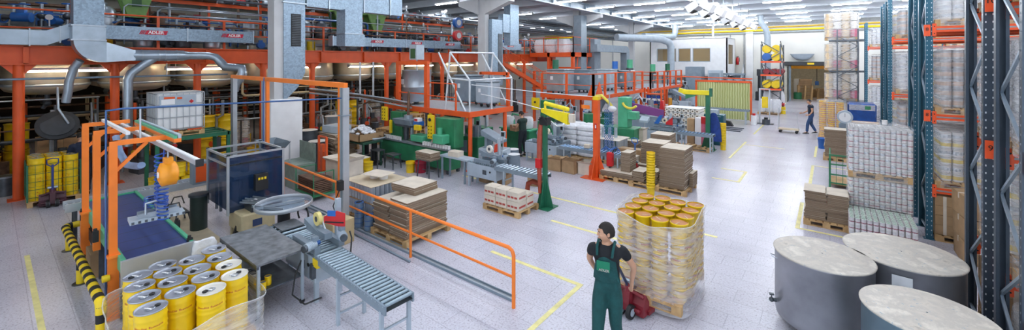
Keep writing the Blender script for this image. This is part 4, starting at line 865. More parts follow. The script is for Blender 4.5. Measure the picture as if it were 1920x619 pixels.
# metal table with shelf
slab = M('worn_zinc_top', '7d8288', .45, .3, .35, 7)
p = thing('work_table', 'worn metal work table with lower shelf beside the yellow drums', 'table', (-7.2, 2.7, 0))
t = MB(); t.box(-.75, .75, -.34, .36, .83, .86, slab); t.box(-.75, .75, -.34, -.31, .79, .83, dsteel); t.obj('top', p)
t = MB(); t.box(-.7, .7, -.3, .33, .42, .44, dsteel); t.obj('shelf', p)
for x in (-.7, .7):
    for y in (-.3, .32):
        t = MB(); sq(t, x, y, .1, .83, .04, lgrey); t.obj('leg', p)
        t = MB(); t.tube([(x-.012, y, .04), (x+.012, y, .04)], .04, black, 12); t.box(x-.02, x+.02, y-.02, y+.02, .06, .1, steel); t.obj('caster', p)
for k, (x, y, c, h, lab) in enumerate(((-6.55, 2.48, drumy, .11, 'yellow tin on the table shelf, nearest the leg'), (-6.63, 2.58, drumy, .13, 'taller yellow tin on the table shelf'), (-6.7, 2.46, drumy, .12, 'yellow tin on the table shelf left of the tall one'), (-6.82, 2.46, canw, .15, 'white tin on the table shelf'), (-6.93, 2.47, canw, .12, 'squat white tin on the table shelf beside the dark ones'), (-7.02, 2.46, dsteel, .13, 'dark tin on the table shelf'), (-7.12, 2.47, canc, .11, 'silver tin on the table shelf, farthest left'))):
    t = MB(); can_geo(t, 0, 0, 0, .045, h, c, c if c is not canw else bandy, steel, 16); one(t, 'paint_tin', lab, 'tin', (x, y, .44))
# guarded machine
bag0 = M('white_plastic_bag', 'e9edf2', .4, 0, .08, 9, .6, 14)
p = thing('filling_machine', 'machine behind blue tinted guard panels with aluminium frame', 'machine', (-11.3, 3.12, 0)); tint = bpy.data.materials.new('tinted_guard'); tint.use_nodes = True
b = tint.node_tree.nodes['Principled BSDF']; b.inputs['Base Color'].default_value = lin('1c3558'); b.inputs['Alpha'].default_value = .72; b.inputs['Roughness'].default_value = .08
t = MB(); t.box(.02, 1.28, 0.0, .012, .6, 1.72, tint); t.obj('guard_panel', p); t = MB(); t.box(1.29, 1.3, .02, 1.1, .55, 1.72, tint); t.obj('guard_panel', p); t = MB(); t.box(.02, 1.28, 1.1, 1.11, .6, 1.72, tint); t.obj('guard_panel', p)
t = MB()
for x in (0, 1.28):
    for y in (0, 1.1): sq(t, x, y, .5, 1.76, .045, alu)
for z in (1.74, 1.56): t.beam((0, 0, z), (1.28, 0, z), .04, .04, alu); t.beam((1.28, 0, z), (1.28, 1.1, z), .04, .04, alu); t.beam((0, 1.1, z), (1.28, 1.1, z), .04, .04, alu); t.beam((0, 0, z), (0, 1.1, z), .04, .04, alu)
t.obj('guard_frame', p)
for x in (0, 1.28):
    for y in (0, 1.1): t = MB(); t.box(x-.028, x+.028, y-.028, y+.028, 1.76, 1.775, black); t.obj('corner_cap', p)
t = MB(); t.box(.3, 1.15, .15, .9, 1.2, 1.25, lgrey); t.cyl(.5, .4, 1.25, 1.5, .1, steel, 14); t.cyl(.75, .5, 1.25, 1.45, .08, dsteel, 14); t.cyl(.95, .8, 1.25, 1.55, .12, M('cream_cap', 'dccfae', .5), 16); t.box(.35, 1.0, .3, .8, .6, 1.2, dsteel); t.obj('filling_head', p)
bg = M('beige_enamel', 'c9bb93', .45, 0, .1)
t = MB(); t.rbox(1.0, 1.75, .1, .75, .18, .58, bg, .03); t.obj('base_cabinet', p)
t = MB(); t.box(1.751, 1.76, .3, .48, .3, .44, M('plate_navy', '33456b', .5)); t.obj('name_plate', p)
for x in (1.06, 1.68):
    for y in (.16, .68): t = MB(); sq(t, x, y, 0, .2, .07, bg); t.obj('foot', p)
t = MB(); t.prism([(0, 0), (.22, .0), (.22, .32), (.12, .36)], 'x', 1.4, 1.46, black); t.box(1.38, 1.5, .45, .7, .95, 1.3, black)
for k in range(3): t.box(1.5, 1.505, .5+.06*k, .54+.06*k, 1.18, 1.23, yellow)
t.obj('control_box', p)
t = MB()
for k in range(7): t.beam((1.35, .2+.05*k, .75+.03*(k % 3)), (1.9, .35+.06*k, .8), .02, .03, steel)
t.box(1.3, 1.7, .3, .7, .58, .74, dsteel); t.cyl(1.55, .4, .58, .8, .06, plastw, 12); t.obj('infeed_linkage', p)
t = MB(); t.cyl(.12, -.2, 0, .75, .16, M('dark_green_gear', '22332f', .45), 20); t.cyl(.12, -.2, .75, .8, .19, dsteel, 20); t.obj('gear_column', p)
t = MB(); t.box(-.35, -.1, -.25, .05, .95, 1.45, grey); t.box(-.1, -.08, -.2, .03, 1.0, 1.4, orange); t.obj('side_cover', p)
p = thing('step_stool', 'small black step stool on the floor behind the gripper plate', 'stool', (-11.9, 2.75, 0)); t = MB(); t.box(-.22, .22, -.13, .13, .26, .29, dsteel); t.obj('step', p)
for x in (-1, 1):
    for y in (-1, 1): t = MB(); t.beam((x*.2, y*.11, .26), (x*.27, y*.16, 0), .025, .025, dsteel); t.obj('leg', p)
t = MB(); t.box(-13.2, -10.0, 2.15, 3.05, 0, .012, board); one(t, 'floor_board', 'pale wooden board lying on the floor behind the belt table', 'board')
# turntable
p = thing('rotary_table', 'round steel accumulation turntable with raised rim', 'turntable', (-8.46, 3.58, 0))
t = MB(); t.lathe([(.0, .95), (.485, .95)], M('turntable_disc', '9aa6b4', .18, .8, .08), n=64); t.lathe([(.485, .93), (.485, .95)], steel, n=64); t.disc(.48, dsteel, z=.925, n=48, up=False); t.obj('disc', p)
t = MB(); t.lathe([(.5, .93), (.51, .94), (.51, 1.0), (.5, 1.01), (.495, 1.0), (.495, .94), (.5, .93)], alu, n=64); t.obj('rim', p)
t = MB(); t.cyl(0, 0, .2, .92, .11, iron, 20); t.cyl(0, 0, 0, .22, .2, iron, 20); t.obj('pedestal', p)
t = MB(); t.tube([(.15+.22*cos(a), .3, .72+.18*sin(a)) for a in [x*.3 for x in range(-2, 14)]], .018, black, 6); t.obj('cable', p)
t = MB(); t.beam((-.3, -.45, .98), (.35, -.15, .98), .02, .05, steel); t.beam((-.1, -.5, .98), (.1, .35, .98), .02, .05, steel); t.obj('guide_bar', p)
# box sealers with roller beds
def motor(p, x, y, z, d=(1, 0, 0), s=1, name='motor'):
    t = MB(); v = Vector(d); a = Vector((x, y, z)); t.tube([a, a+v*.16*s], .065*s, lgrey, 16)
    for k in range(6): t.tube([a+v*(.02+.022*k)*s, a+v*(.03+.022*k)*s], .07*s, lgrey, 16, True)
    t.tube([a+v*.16*s, a+v*.2*s], .055*s, dsteel, 14); t.box(x-.04*s, x+.05*s, y-.04*s, y+.04*s, z+.06*s, z+.12*s, grey); t.tube([a-v*.08*s, a], .035*s, blue, 10); return t.obj(name, p)
def roller_bed(p, L, W, z, rcol, name='roller', step=.12, x0=0, frame=grey):
    t = MB(); t.box(x0, x0+L, -.025, 0, z-.1, z+.015, frame); t.box(x0, x0+L, W, W+.025, z-.1, z+.015, frame); t.obj('side_rail', p)
    t = MB(); t.box(x0, x0+L, 0, W, z-.06, z-.05, M('gap_shade_dark', '2a3138', .6)); t.obj('gap_shade_sheet', p)  # dark sheet added so the gaps between rollers look shaded
    m0 = MB(); m0.tube([(0, 0, 0), (0, W, 0)], .025, rcol, 10); m0.tube([(0, -.03, 0), (0, W+.03, 0)], .008, steel, 6); me = m0.mesh('roller'); n = int(L/step)
    for k in range(n): OB(name, me, p, (x0+.04+k*(L-.08)/(n-1), 0, z))
def ladder_leg(p, x, W, z, m=lgrey):
    t = MB(); sq(t, x, -.01, 0, z-.08, .045, m); sq(t, x, W+.01, 0, z-.08, .045, m)
    for q in (.15, .4): t.box(x-.012, x+.012, 0, W, q, q+.025, m)
    t.obj('leg', p)
rollg = M('roller_zinc', '9fb2bf', .33, .35, .08); rollb = M('roller_blue_sleeve', '8fb4dd', .3, .15, .1)
p = thing('roller_conveyor', 'grey gravity roller conveyor reaching out from the tape sealer in front', 'conveyor', (-6.3, 3.14, 0), R(-3.5))
roller_bed(p, 2.0, .38, .75, rollg, 'roller', .085)
for x in (.75, 1.9): ladder_leg(p, x, .38, .75)
t = MB(); t.box(-.03, .12, -.04, .42, .6, .72, yellow); t.box(-.1, .0, -.06, 0, .4, .62, dsteel); t.obj('switch_box', p)
def sealer(loc, rz, lab, L=1.1, W=.42, rc=rollg, tape='e9d98a'):
    p = thing('carton_sealer', lab, 'carton sealer', loc, rz); t = MB(); t.rbox(0, L, -.02, W+.02, .32, .7, lgrey, .01); t.obj('cabinet', p)
    t = MB(); t.box(L*.55, L*.68, -.026, -.02, .45, .58, dsteel); t.tube([(L*.8, -.03, .55), (L*.8, -.02, .55)], .03, black, 10); t.obj('access_cover', p)
    for x in (.06, L-.06):
        for y in (.03, W-.03): t = MB(); sq(t, x, y, 0, .34, .06, lgrey); t.obj('leg', p)
    m0 = MB(); m0.tube([(0, .02, 0), (0, W-.02, 0)], .024, rc, 10); me = m0.mesh('roller')
    for k in range(int(L/.085)): OB('roller', me, p, (.04+k*.085, 0, .73))
    t = MB(); t.box(L*.25, L*1.0, -.02, .07, .76, .86, grey); t.obj('side_belt', p); t = MB(); t.box(L*.25, L*1.0, W-.07, W+.02, .76, .86, grey); t.obj('side_belt', p)
    t = MB(); t.box(L*.35, L*.95, W*.5-.06, W*.5+.06, .92, 1.02, grey); t.prism([(L*.3, 1.0), (L*.75, 1.0), (L*.3, 1.1)], 'y', W*.5-.07, W*.5+.07, grey); t.tube([(L*.5, W/2, .9), (L*.5, W/2, 1.0)], .03, red, 10); t.tube([(L*.62, W/2, .9), (L*.62, W/2, 1.0)], .03, red, 10); t.obj('tape_head', p)
    t = MB(); t.tube([(L*.62, W*.5-.03, 1.16), (L*.62, W*.5+.03, 1.16)], .11, M('tape_'+tape, tape, .35), 24); t.tube([(L*.62, W*.5-.035, 1.16), (L*.62, W*.5+.035, 1.16)], .045, dsteel, 16); t.obj('tape_roll', p)
    t = MB(); t.beam((L*.62, W*.5+.05, 1.16), (L*.78, W*.5+.05, .98), .02, .03, alu); t.obj('roll_arm', p)
    motor(p, L*.92, .02, .9, (.3, -1, 0)); motor(p, L*.98, W-.02, .95, (1, -.3, 0))
    t = MB(); t.box(L*.7, L*.76, W+.02, W+.1, .3, 1.45, lgrey); t.obj('mast', p)
    return p
s = sealer((-7.4, 3.18, 0), R(-2), 'carton sealer with cream tape roll and red head in front of the rotary table', 1.1, .44)
t = MB(); t.prism([(.0, .0), (.36, -.08), (.36, .16), (.22, .2), (.0, .1)], 'x', 0, .012, red); t.box(-.003, 0.015, .02, .34, .0, .025, black); o = t.obj('red_guard', s, (.82, .26, 1.12)); o.rotation_euler = (0, 0, R(-55))
t = MB(); t.box(-.002, .014, .06, .2, .1, .19, blue); o = t.obj('blue_sticker', s, (.82, .26, 1.13)); o.rotation_euler = (0, 0, R(-55))
t = MB(); t.tube([(1.2, .5, 1.0), (1.35, .45, .95), (1.4, .4, .7), (1.32, .4, .55), (1.2, .42, .62)], .012, black, 6); t.tube([(.9, -.1, .75), (.95, -.25, .5), (1.1, -.35, .3), (1.4, -.3, .25), (1.5, -.1, .3)], .012, black, 6); t.obj('cable', s)
p = thing('roller_bed', 'short roller bed with grey plate feeding the front tape sealer', 'conveyor', (-8.1, 3.2, 0), R(-2)); roller_bed(p, .7, .42, .73, rollg)
t = MB(); t.box(.02, .45, .02, .4, .76, .775, slab); t.obj('cover_plate', p); ladder_leg(p, .1, .42, .73)
cbox(-8.15, 4.45, 0, .62, .5, .5, 'pale carton with hand slot between turntable and orange railing', .1, m=M('carton_cream', 'c9b48a', .8, 0, .05))
t = MB(); t.box(-.12, .12, -.02, .02, 0, .002, black); o = t.obj('hand_slot', bpy.data.objects[[q.name for q in bpy.data.objects if q.get('label', '').startswith('pale carton with hand')][0]], (0, -.1, .5))
# gate frame of orange beam with aluminium posts
p = thing('portal_frame', 'orange overhead beam on grey aluminium posts crossing behind the front machines', 'frame', (-8.2, 4.7, 0))
t = MB(); t.beam((-7.3, .25, 3.25), (.05, .0, 3.25), .09, .11, orange2); t.obj('beam', p)
for x, w in ((0, .14), (-4.5, .13), (-7.1, .12), (-7.25, .1)):
    t = MB(); y = -x*.035; t.box(x-w/2, x+w/2, y-w/2, y+w/2, 0, 3.2, alu); t.box(x-w*.2, x+w*.2, y-w/2-.004, y-w/2, 0, 3.2, grey); t.box(x-.14, x+.14, y-.14, y+.14, 0, .015, grey)
    if x == 0: t.box(x-.1, x+.1, y-.1, y+.1, 2.6, 2.62, grey)
    t.obj('post', p)
for x in (-.17, -4.3): t = MB(); y = -x*.035; t.box(x-.04, x+.04, y-.04, y+.04, 0, 3.22, orange2); t.obj('orange_post', p)
t = MB(); t.box(.0, .12, -.18, -.08, 1.05, 1.25, black); t.box(-.02, .06, -.1, 0, 1.1, 1.15, black); t.tube([(.02, -.1, 1.1), (-.1, -.2, .7), (.05, -.2, .5)], .012, black, 6); t.obj('control_box', p)
t = MB(); t.tube([(-4.4, .1, 3.3), (-4.3, .05, 3.1), (-4.25, .03, 2.6), (-4.25, .03, 1.0)], .012, blue, 6); t.obj('cable', p)
# orange railing
def railing(name, lab, pts, h, m, r=.03, mid=.5, posts=None, endcurve=True):
    p = thing(name, lab, 'railing', pts[0]); o = Vector(pts[0]); q = [Vector(a)-o for a in pts]; t = MB(); a, b = q[0], q[-1]; d = (b-a).normalized()
    if endcurve: t.tube([a+Vector((0, 0, .0)), a+Vector((0, 0, h-.1)), a+d*.03+Vector((0, 0, h-.03)), a+d*.1+Vector((0, 0, h)), b-d*.1+Vector((0, 0, h)), b-d*.03+Vector((0, 0, h-.03)), b+Vector((0, 0, h-.1)), b], r, m, 10)
    else: t.tube([v+Vector((0, 0, h)) for v in q], r, m, 8)
    t.obj('top_rail', p)
    t = MB(); t.tube([v+Vector((0, 0, h*mid)) for v in q], r*.7, m, 8); t.obj('mid_rail', p)
    for v in (posts or []): w = Vector(v)-o; t = MB(); t.tube([w, w+Vector((0, 0, h))], r*.85, m, 8); t.obj('post', p)
    return p
railing('safety_railing', 'long orange tube railing on the floor behind the roller conveyor', [(-12.2, 5.15, 0), (-3.82, 4.95, 0)], .9, orange2, .03, .52, [(-6.36, 5.0, 0), (-9.2, 5.07, 0)])
for y, x1, lab in ((5.12, -3.95, 'longer grey steel floor track beside the orange railing'), (4.86, -6.2, 'shorter thin floor pipe in front of the orange railing')):
    t = MB()
    if y > 5: t.box(-11.5, x1, y-.07, y-.055, 0, .04, grey); t.box(-11.5, x1, y+.035, y+.05, 0, .04, grey); t.box(-11.5, x1, y-.055, y+.035, 0, .01, alu)
    else: t.tube([(-11, y+.1, .022), (x1, y, .022)], .02, grey, 8)
    one(t, 'floor_track', lab, 'track')
# bins behind the guarded machine
p = thing('tray_cart', 'grey steel tray cart left of the white column casing', 'cart', (-13.3, 5.3, 0)); t = MB()
t.add([(-.55, -.3, 1.35), (.55, -.3, 1.35), (.55, .3, 1.35), (-.55, .3, 1.35), (-.4, -.2, 1.15), (.4, -.2, 1.15), (.4, .2, 1.15), (-.4, .2, 1.15)], [(0, 1, 5, 4), (1, 2, 6, 5), (2, 3, 7, 6), (3, 0, 4, 7), (4, 5, 6, 7)], grey); t.obj('tray', p)
for x in (-.5, .5):
    for y in (-.28, .28): t = MB(); sq(t, x, y, 0, 1.36, .03, alu); t.obj('leg', p)
p = thing('steel_bin', 'pale green sheet steel bin with open lid by the orange railing end', 'bin', (-12.8, 5.8, 0)); pg = M('pale_green_steel', '8fa096', .5, .2, .15)
t = MB(); t.box(-.5, .5, -.3, .3, 0, .7, pg); t.box(-.5, .5, .3, .32, .7, 1.25, pg); t.obj('body', p)
p = thing('sheet_trolley', 'dark green trolley loaded with brown sheets behind the railing', 'trolley', (-11.35, 5.62, 0)); t = MB()
for x in (-.5, .5):
    t.tube([(x, -.28, .1), (x, -.28, .75), (x, .28, .75), (x, .28, .1)], .02, green, 6)
t.box(-.52, .52, -.3, .3, .12, .16, green); t.obj('frame', p); t = MB()
for k in range(8): t.box(-.45, .45, -.25, .25, .17+k*.05, .205+k*.05, brown)
t.obj('sheets', p)
# tall tins on pallet, covered by a board
wooden_pallet(-8.75, 5.85, 0, 1.15, 1.0, 'pallet under the tall silver tins')
tt = MB(); tt.lathe([(.058, 0), (.06, .01), (.06, .35), (.062, .36), (.055, .36)], M('tall_tin', 'b9c6d3', .35, .4, .1), n=16); tt.disc(.055, steel, z=.355, n=16); TT = tt.mesh('tall_tin')
for k in range(2):
    for i in range(9):
        for j in range(8):
            if j > 0 and i < 8: continue
            tag(OB('tall_tin', TT, None, (-9.25+i*.122, 5.42+j*.122, .145+k*.375)), 'tall silver tin in the two-layer block under the cardboard sheet', 'tin', 'tall silver tins on the pallet')
for z in (.507, .885):
    t = MB(); t.box(-9.34, -8.2, 5.34, 6.36, 0, .012, card if z < .6 else board); one(t, 'cover_sheet', 'pale sheet lying %s' % ('between the layers of tall tins' if z < .6 else 'on top of the tall silver tins'), 'sheet', (0, 0, z))
for x, y, r, h, lab in ((-8.85, 5.85, .1, .12, 'white tub on top of the tall tins, left'), (-8.6, 5.95, .1, .1, 'white tub on top of the tall tins, right')):
    t = MB(); t.cyl(0, 0, 0, h, r, lgrey, 18); t.lathe([(r, 0), (r*1.05, h*.9), (r*1.05, h)], plastw, n=18); one(t, 'tub', lab, 'tub', (x, y, .897))
t = MB(); t.box(-.32, .32, -.25, .25, 0, .008, cardl); one(t, 'card_sheet', 'loose pale card lying across the two tubs', 'sheet', (-8.72, 5.88, 1.02), .2)
# blue rimmed coils
tr = MB(); tr.tube([(0, 0, 0), (0, 0, .1)], .1, M('film_roll_blue', '7f9ab8', .3, .3, .2), 20); tr.lathe([(.1, .1), (.1, .11), (.085, .11), (.085, .1)], blue, n=20); tr.disc(.07, black, z=.101, n=16); TR = tr.mesh('coil')
for cx_, cy_, n, lab in ((-8.42, 5.18, 5, 'blue rimmed reel in the taller stack in front of the tall tins'), (-8.1, 5.22, 3, 'blue rimmed reel in the shorter stack next to the cardboard pile'), (-8.12, 5.45, 5, 'blue rimmed reel in the stack behind the shorter one')):
    for k in range(n): tag(OB('film_reel', TR, None, (cx_, cy_, .02+k*.112), k), lab, 'reel', lab[:40])
# ---------------------------------------------------------------- flat cardboard piles
cse = striped('corrugated_edges', '94806a', '67584a', 160, 'Z', .9, 0, .5, .3)
def sheet_mesh(w, d, h):
    t = MB(); vs = [(-w/2, -d/2, 0), (w/2, -d/2, 0), (w/2, d/2, 0), (-w/2, d/2, 0)]; V = vs+[(x, y, h) for x, y, z in vs]
    t.add(V, [(0, 1, 5, 4), (1, 2, 6, 5), (2, 3, 7, 6), (3, 0, 4, 7), (3, 2, 1, 0)], cse); t.add(V, [(4, 5, 6, 7)], cardl); return t.mesh('sheet')
SHC = {}
def pile(x, y, z, w, d, h, n, lab, group=None, jit=.012, rz=0, rzj=.015):
    k = (w, d, round(h/n, 3))
    if k not in SHC: SHC[k] = sheet_mesh(w, d, h/n-.002)
    lean = rnd.uniform(-jit, jit)
    for i in range(n):
        o = OB('flattened_box', SHC[k], None, (x+rnd.uniform(-jit, jit)+lean*sin(i*.5), y+rnd.uniform(-jit, jit), z+i*h/n), rz+rnd.uniform(-rzj, rzj)); tag(o, lab, 'cardboard', group or lab)
wooden_pallet(-7.3, 5.75, 0, 1.25, 1.2, 'pallet under the big cardboard pile behind the orange railing')
pile(-7.62, 5.75, .146, .56, 1.1, .64, 16, 'flattened box in the left half of the big pile behind the orange railing', jit=.025)
pile(-7.03, 5.75, .146, .56, 1.1, .74, 18, 'flattened box in the right half of the big pile behind the orange railing', jit=.02)
pile(-7.38, 5.92, .89, .74, .68, .16, 4, 'flattened box laid crosswise on top of the big pile behind the railing', jit=.015, rz=.06)
# ================================================================ MIDDLE
whitetop = M('whitish_card', 'dcd5ca', .8, 0, .06, 5)
# boxes on pallet
wooden_pallet(-6.42, 8.2, 0, 1.15, .85, 'pallet carrying the printed cartons in front of the second roller conveyor')
bandr = M('carton_red_print', 'b0473f', .7, 0, .2, 40)
for k in range(2):
    for i in range(3):
        cbox(-6.8+i*.37, 7.97, .146+k*.225, .355, .32, .22, 'printed carton on the pallet, front row, %s layer, %s' % (('lower', 'upper')[k], ('left', 'middle', 'right')[i]), 0, band=bandr, m=cardl, name='printed_carton', group='printed cartons on the pallet')
for i in range(3):
    cbox(-6.8+i*.37, 8.3, .146, .355, .3, .22, 'printed carton on the pallet, second row, %s' % ('left', 'middle', 'right')[i], 0, band=bandr, m=cardl, name='printed_carton', group='printed cartons on the pallet')
cbox(-6.05, 8.3, .37, .35, .28, .12, 'flat printed carton on the second row, right end', 0, band=bandr, m=cardl, name='printed_carton')
# line 2
green3 = M('filler_green', '2e7f57', .42, 0, .2, 3)
p = thing('filling_line', 'long green filling machine with yellow switch panels under the steel platform', 'machine', (-13.8, 9.35, 0))
t = MB(); t.rbox(0, 3.9, 0, .55, .12, .78, green3, .02); t.box(.1, 3.8, -.02, 0, .5, .74, green3); t.obj('bed', p)
t = MB(); t.box(-.02, 3.95, -.06, .12, .78, .84, steel); t.box(0, 3.9, .12, .55, .78, .82, green3); t.obj('conveyor_track', p)
t = MB(); t.rbox(3.0, 3.95, .2, .64, .82, 1.8, green3, .02); t.obj('tower', p); t = MB(); t.rbox(.3, 1.0, .3, .64, .82, 1.8, green3, .02); t.obj('tower', p)
for x, w, z0, z1 in ((2.72, .3, 1.05, 1.88), (.02, .33, 1.45, 1.98), (.52, .1, 1.0, 1.5)):
    t = MB(); t.rbox(x, x+w, .08, .16, z0, z1, yellow, .01); t.obj('switch_panel', p)
    t = MB()
    for a in range(2):
        for b in range(4): t.tube([(x+.08+a*.13, .08, z0+.08+b*.12), (x+.08+a*.13, .065, z0+.08+b*.12)], .02, black, 8)
    if w > .1: t.obj('buttons', p)
t = MB(); t.tube([(2.86, .08, 1.72), (2.86, .05, 1.72)], .06, black, 16); t.obj('rotary_switch', p)
t = MB(); t.box(1.0, 1.9, -.02, .5, 1.35, 1.42, dsteel); t.prism([(0, 1.42), (.5, 1.42), (.56, 1.62), (-.1, 1.62)], 'x', .95, 1.95, grey); t.obj('product_trough', p)
t = MB(); t.cyl(1.45, .25, 1.62, 1.75, .16, steel, 16); t.tube([(1.45, .25, 1.7), (1.4, .3, 2.1), (1.3, .4, 2.6)], .05, brown, 10); t.tube([(1.4, .2, .85), (1.4, .2, 1.35)], .1, dsteel, 12); t.tube([(1.6, .3, .85), (1.6, .3, 1.35)], .07, steel, 12); t.obj('filling_nozzle', p)
t = MB(); t.rbox(1.95, 2.6, -.05, .4, .9, 1.12, green2, .02); t.box(2.0, 2.1, .1, .2, .84, .9, dsteel); t.obj('capping_head', p)
t = MB(); t.box(2.05, 2.35, .0, .25, 1.45, 1.6, blue); t.box(2.1, 2.3, .0, .2, 1.6, 1.72, white); t.box(2.12, 2.28, -.01, .05, 1.62, 1.7, red); t.obj('label_reel_box', p)
t = MB(); t.rbox(2.2, 2.5, -.1, .02, 1.32, 1.5, yellow, .01); t.obj('button_box', p)
t = MB(); t.rbox(3.2, 3.7, -.12, .22, .98, 1.28, green2, .02); t.cyl(3.45, .0, 1.28, 1.5, .09, green2, 14); t.cyl(3.3, .05, .84, .98, .06, dsteel, 12); t.beam((3.1, -.05, .9), (3.5, -.1, 1.2), .04, .04, steel); t.obj('seaming_head', p)
for x in (.1, 1.3, 2.6, 3.8):
    for y in (.05, .5): t = MB(); sq(t, x, y, 0, .13, .09, dsteel); t.obj('foot', p)
cn = can_mesh(.055, .12, canw, canw, canw, False)
for k in range(21): tag(OB('white_tin', cn, None, (-13.4+k*.125+(1.2 if k > 9 else 0)-.2, 9.34, .84)), 'white tin travelling on the track of the green filling machine', 'tin', 'white tins on the green filling machine')
# star wheels / round tables left of machine
for k, (x, y, r, z, lab) in enumerate(((-13.15, 8.7, .4, .95, 'dark round transfer table left of the green filling machine'), (-14.6, 9.3, .35, .7, 'smaller dark round table behind the transfer table'))):
    p = thing('transfer_table', lab, 'table', (x, y, 0)); t = MB(); t.cyl(0, 0, z-.04, z, r, dsteel, 28); t.lathe([(r, z), (r+.01, z+.05), (r-.01, z+.05)], steel, n=28); t.obj('top', p)
    t = MB(); t.cyl(0, 0, 0, z-.04, .1, iron, 14); t.cyl(0, 0, 0, .06, .3, iron, 18); t.obj('pedestal', p)
    t = MB()
    for q in range(7): a = q*.9; t.beam((0, 0, z+.12), (r*1.1*cos(a), r*1.1*sin(a), z+.1+.1*(q % 2)), .02, .03, brown)
    t.cyl(0, 0, z, z+.3, .05, dsteel, 10); t.obj('star_wheel', p)
def stool(x, y, w, h, lab, m=dsteel):
    p = thing('work_stool', lab, 'stool', (x, y, 0)); t = MB(); t.box(-w/2, w/2, -w*.35, w*.35, h-.03, h, m); t.obj('seat', p)
    for a in (-1, 1):
        for b in (-1, 1): t = MB(); t.beam((a*w*.42, b*w*.28, h-.03), (a*w*.48, b*w*.34, 0), .03, .03, m); t.obj('leg', p)
    t = MB(); t.box(-w*.45, w*.45, -.01, .01, h*.35, h*.35+.02, m); t.obj('stretcher', p)
stool(-12.1, 8.75, .5, .5, 'dark low stool left of the yellow bucket'); stool(-12.65, 8.5, .45, .62, 'dark stool beside the round transfer table')
stool(-10.25, 8.75, .6, .6, 'steel stool carrying a bundle of flat cardboard')
pile(-10.25, 8.75, .6, .72, .42, .24, 9, 'flattened box in the bundle on the steel stool', jit=.01)
def bucket_mesh(r, h, c, lid=None, hoop=True):
    t = MB(); t.lathe([(r*.86, 0), (r*.97, h*.82), (r*1.03, h*.83), (r*1.03, h*.86), (r*.98, h*.87), (r, h), (r*1.04, h), (r*1.04, h-.015)], c, n=24)
    if lid: t.disc(r, lid, z=h+.001, n=24)
    else: t.lathe([(r*.98, h), (r*.85, .02), (.001, .02)], c, n=24)
    t.disc(r*.86, c, n=24, up=False); return t.mesh('bucket')
BUY = bucket_mesh(.16, .36, drumy); BUR = bucket_mesh(.2, .38, M('crimson_plastic', 'a81e3a', .35)); 
tag(OB('bucket', BUY, None, (-11.2, 8.8, 0)), 'open yellow bucket on the floor in front of the green machine', 'bucket'); tag(OB('bucket', BUR, None, (-10.92, 9.02, 0)), 'crimson bucket next to the yellow one by the green machine', 'bucket')
for k, (x, y, lab) in enumerate(((-12.6, 7.75, 'yellow pail left of the round transfer table, front one'), (-12.2, 7.85, 'yellow pail by the round transfer table, right one'), (-12.75, 8.1, 'yellow pail by the round transfer table, rear one'))): tag(OB('yellow_pail', PAILY, None, (x, y, 0), k), lab, 'pail')
# second conveyor with sealer
p = thing('infeed_table', 'grey infeed table between green machine and second tape sealer', 'table', (-9.9, 8.93, 0)); t = MB(); t.box(0, 1.25, 0, .4, .7, .75, lgrey); t.obj('top', p)
for x in (.1, 1.1):
    for y in (.03, .37): t = MB(); sq(t, x, y, 0, .7, .05, grey); t.obj('leg', p)
cbox(-9.35, 9.12, .75, .4, .3, .16, 'small pale carton waiting on the infeed table', .1, m=cardl)
sealer((-8.65, 8.92, 0), 0, 'carton sealer in the middle of the hall with white tape roll and red cover', 1.15, .42, rollg, 'efeae0')
t = MB(); t.prism([(0, 0), (.2, 0), (.2, .25), (.05, .22)], 'x', 0, .02, M('vermilion', 'd8452e', .4)); one(t, 'sealer_cover', 'small red safety cover on the middle carton sealer', 'cover', (-7.85, 9.2, 1.05))
p = thing('roller_conveyor', 'roller conveyor with blue sleeves ending at the green crane post', 'conveyor', (-7.55, 8.9, 0)); roller_bed(p, 1.65, .38, .75, M('roller_light_blue', 'cfe0f0', .3, .2, .1))
for x in (.35, 1.55): ladder_leg(p, x, .38, .75)
cbox(-8.0, 9.75, 0, .5, .4, .3, 'open brown carton under the middle conveyor', .2, True); cbox(-8.5, 9.6, 0, .4, .35, .28, 'closed brown carton under the middle carton sealer', -.1)
t = MB(); t.tube([(-6.1, 9.1, .45), (-6.35, 9.1, .5), (-6.5, 9.08, .42), (-6.52, 9.05, .2), (-6.52, 9.05, .05)], .07, terrac, 12); one(t, 'suction_elbow', 'rust red bent pipe on the floor under the middle conveyor end', 'pipe')
t = MB(); t.cyl(0, 0, 0, .12, .1, dsteel, 14); t.cyl(0, 0, .12, .2, .07, iron, 14); one(t, 'pipe_flange', 'dark flange foot under the rust red bent pipe', 'flange', (-6.5, 8.9, 0))
cbox(-7.0, 10.3, 0, .55, .45, .25, 'low cardboard box behind the middle conveyor', .3)
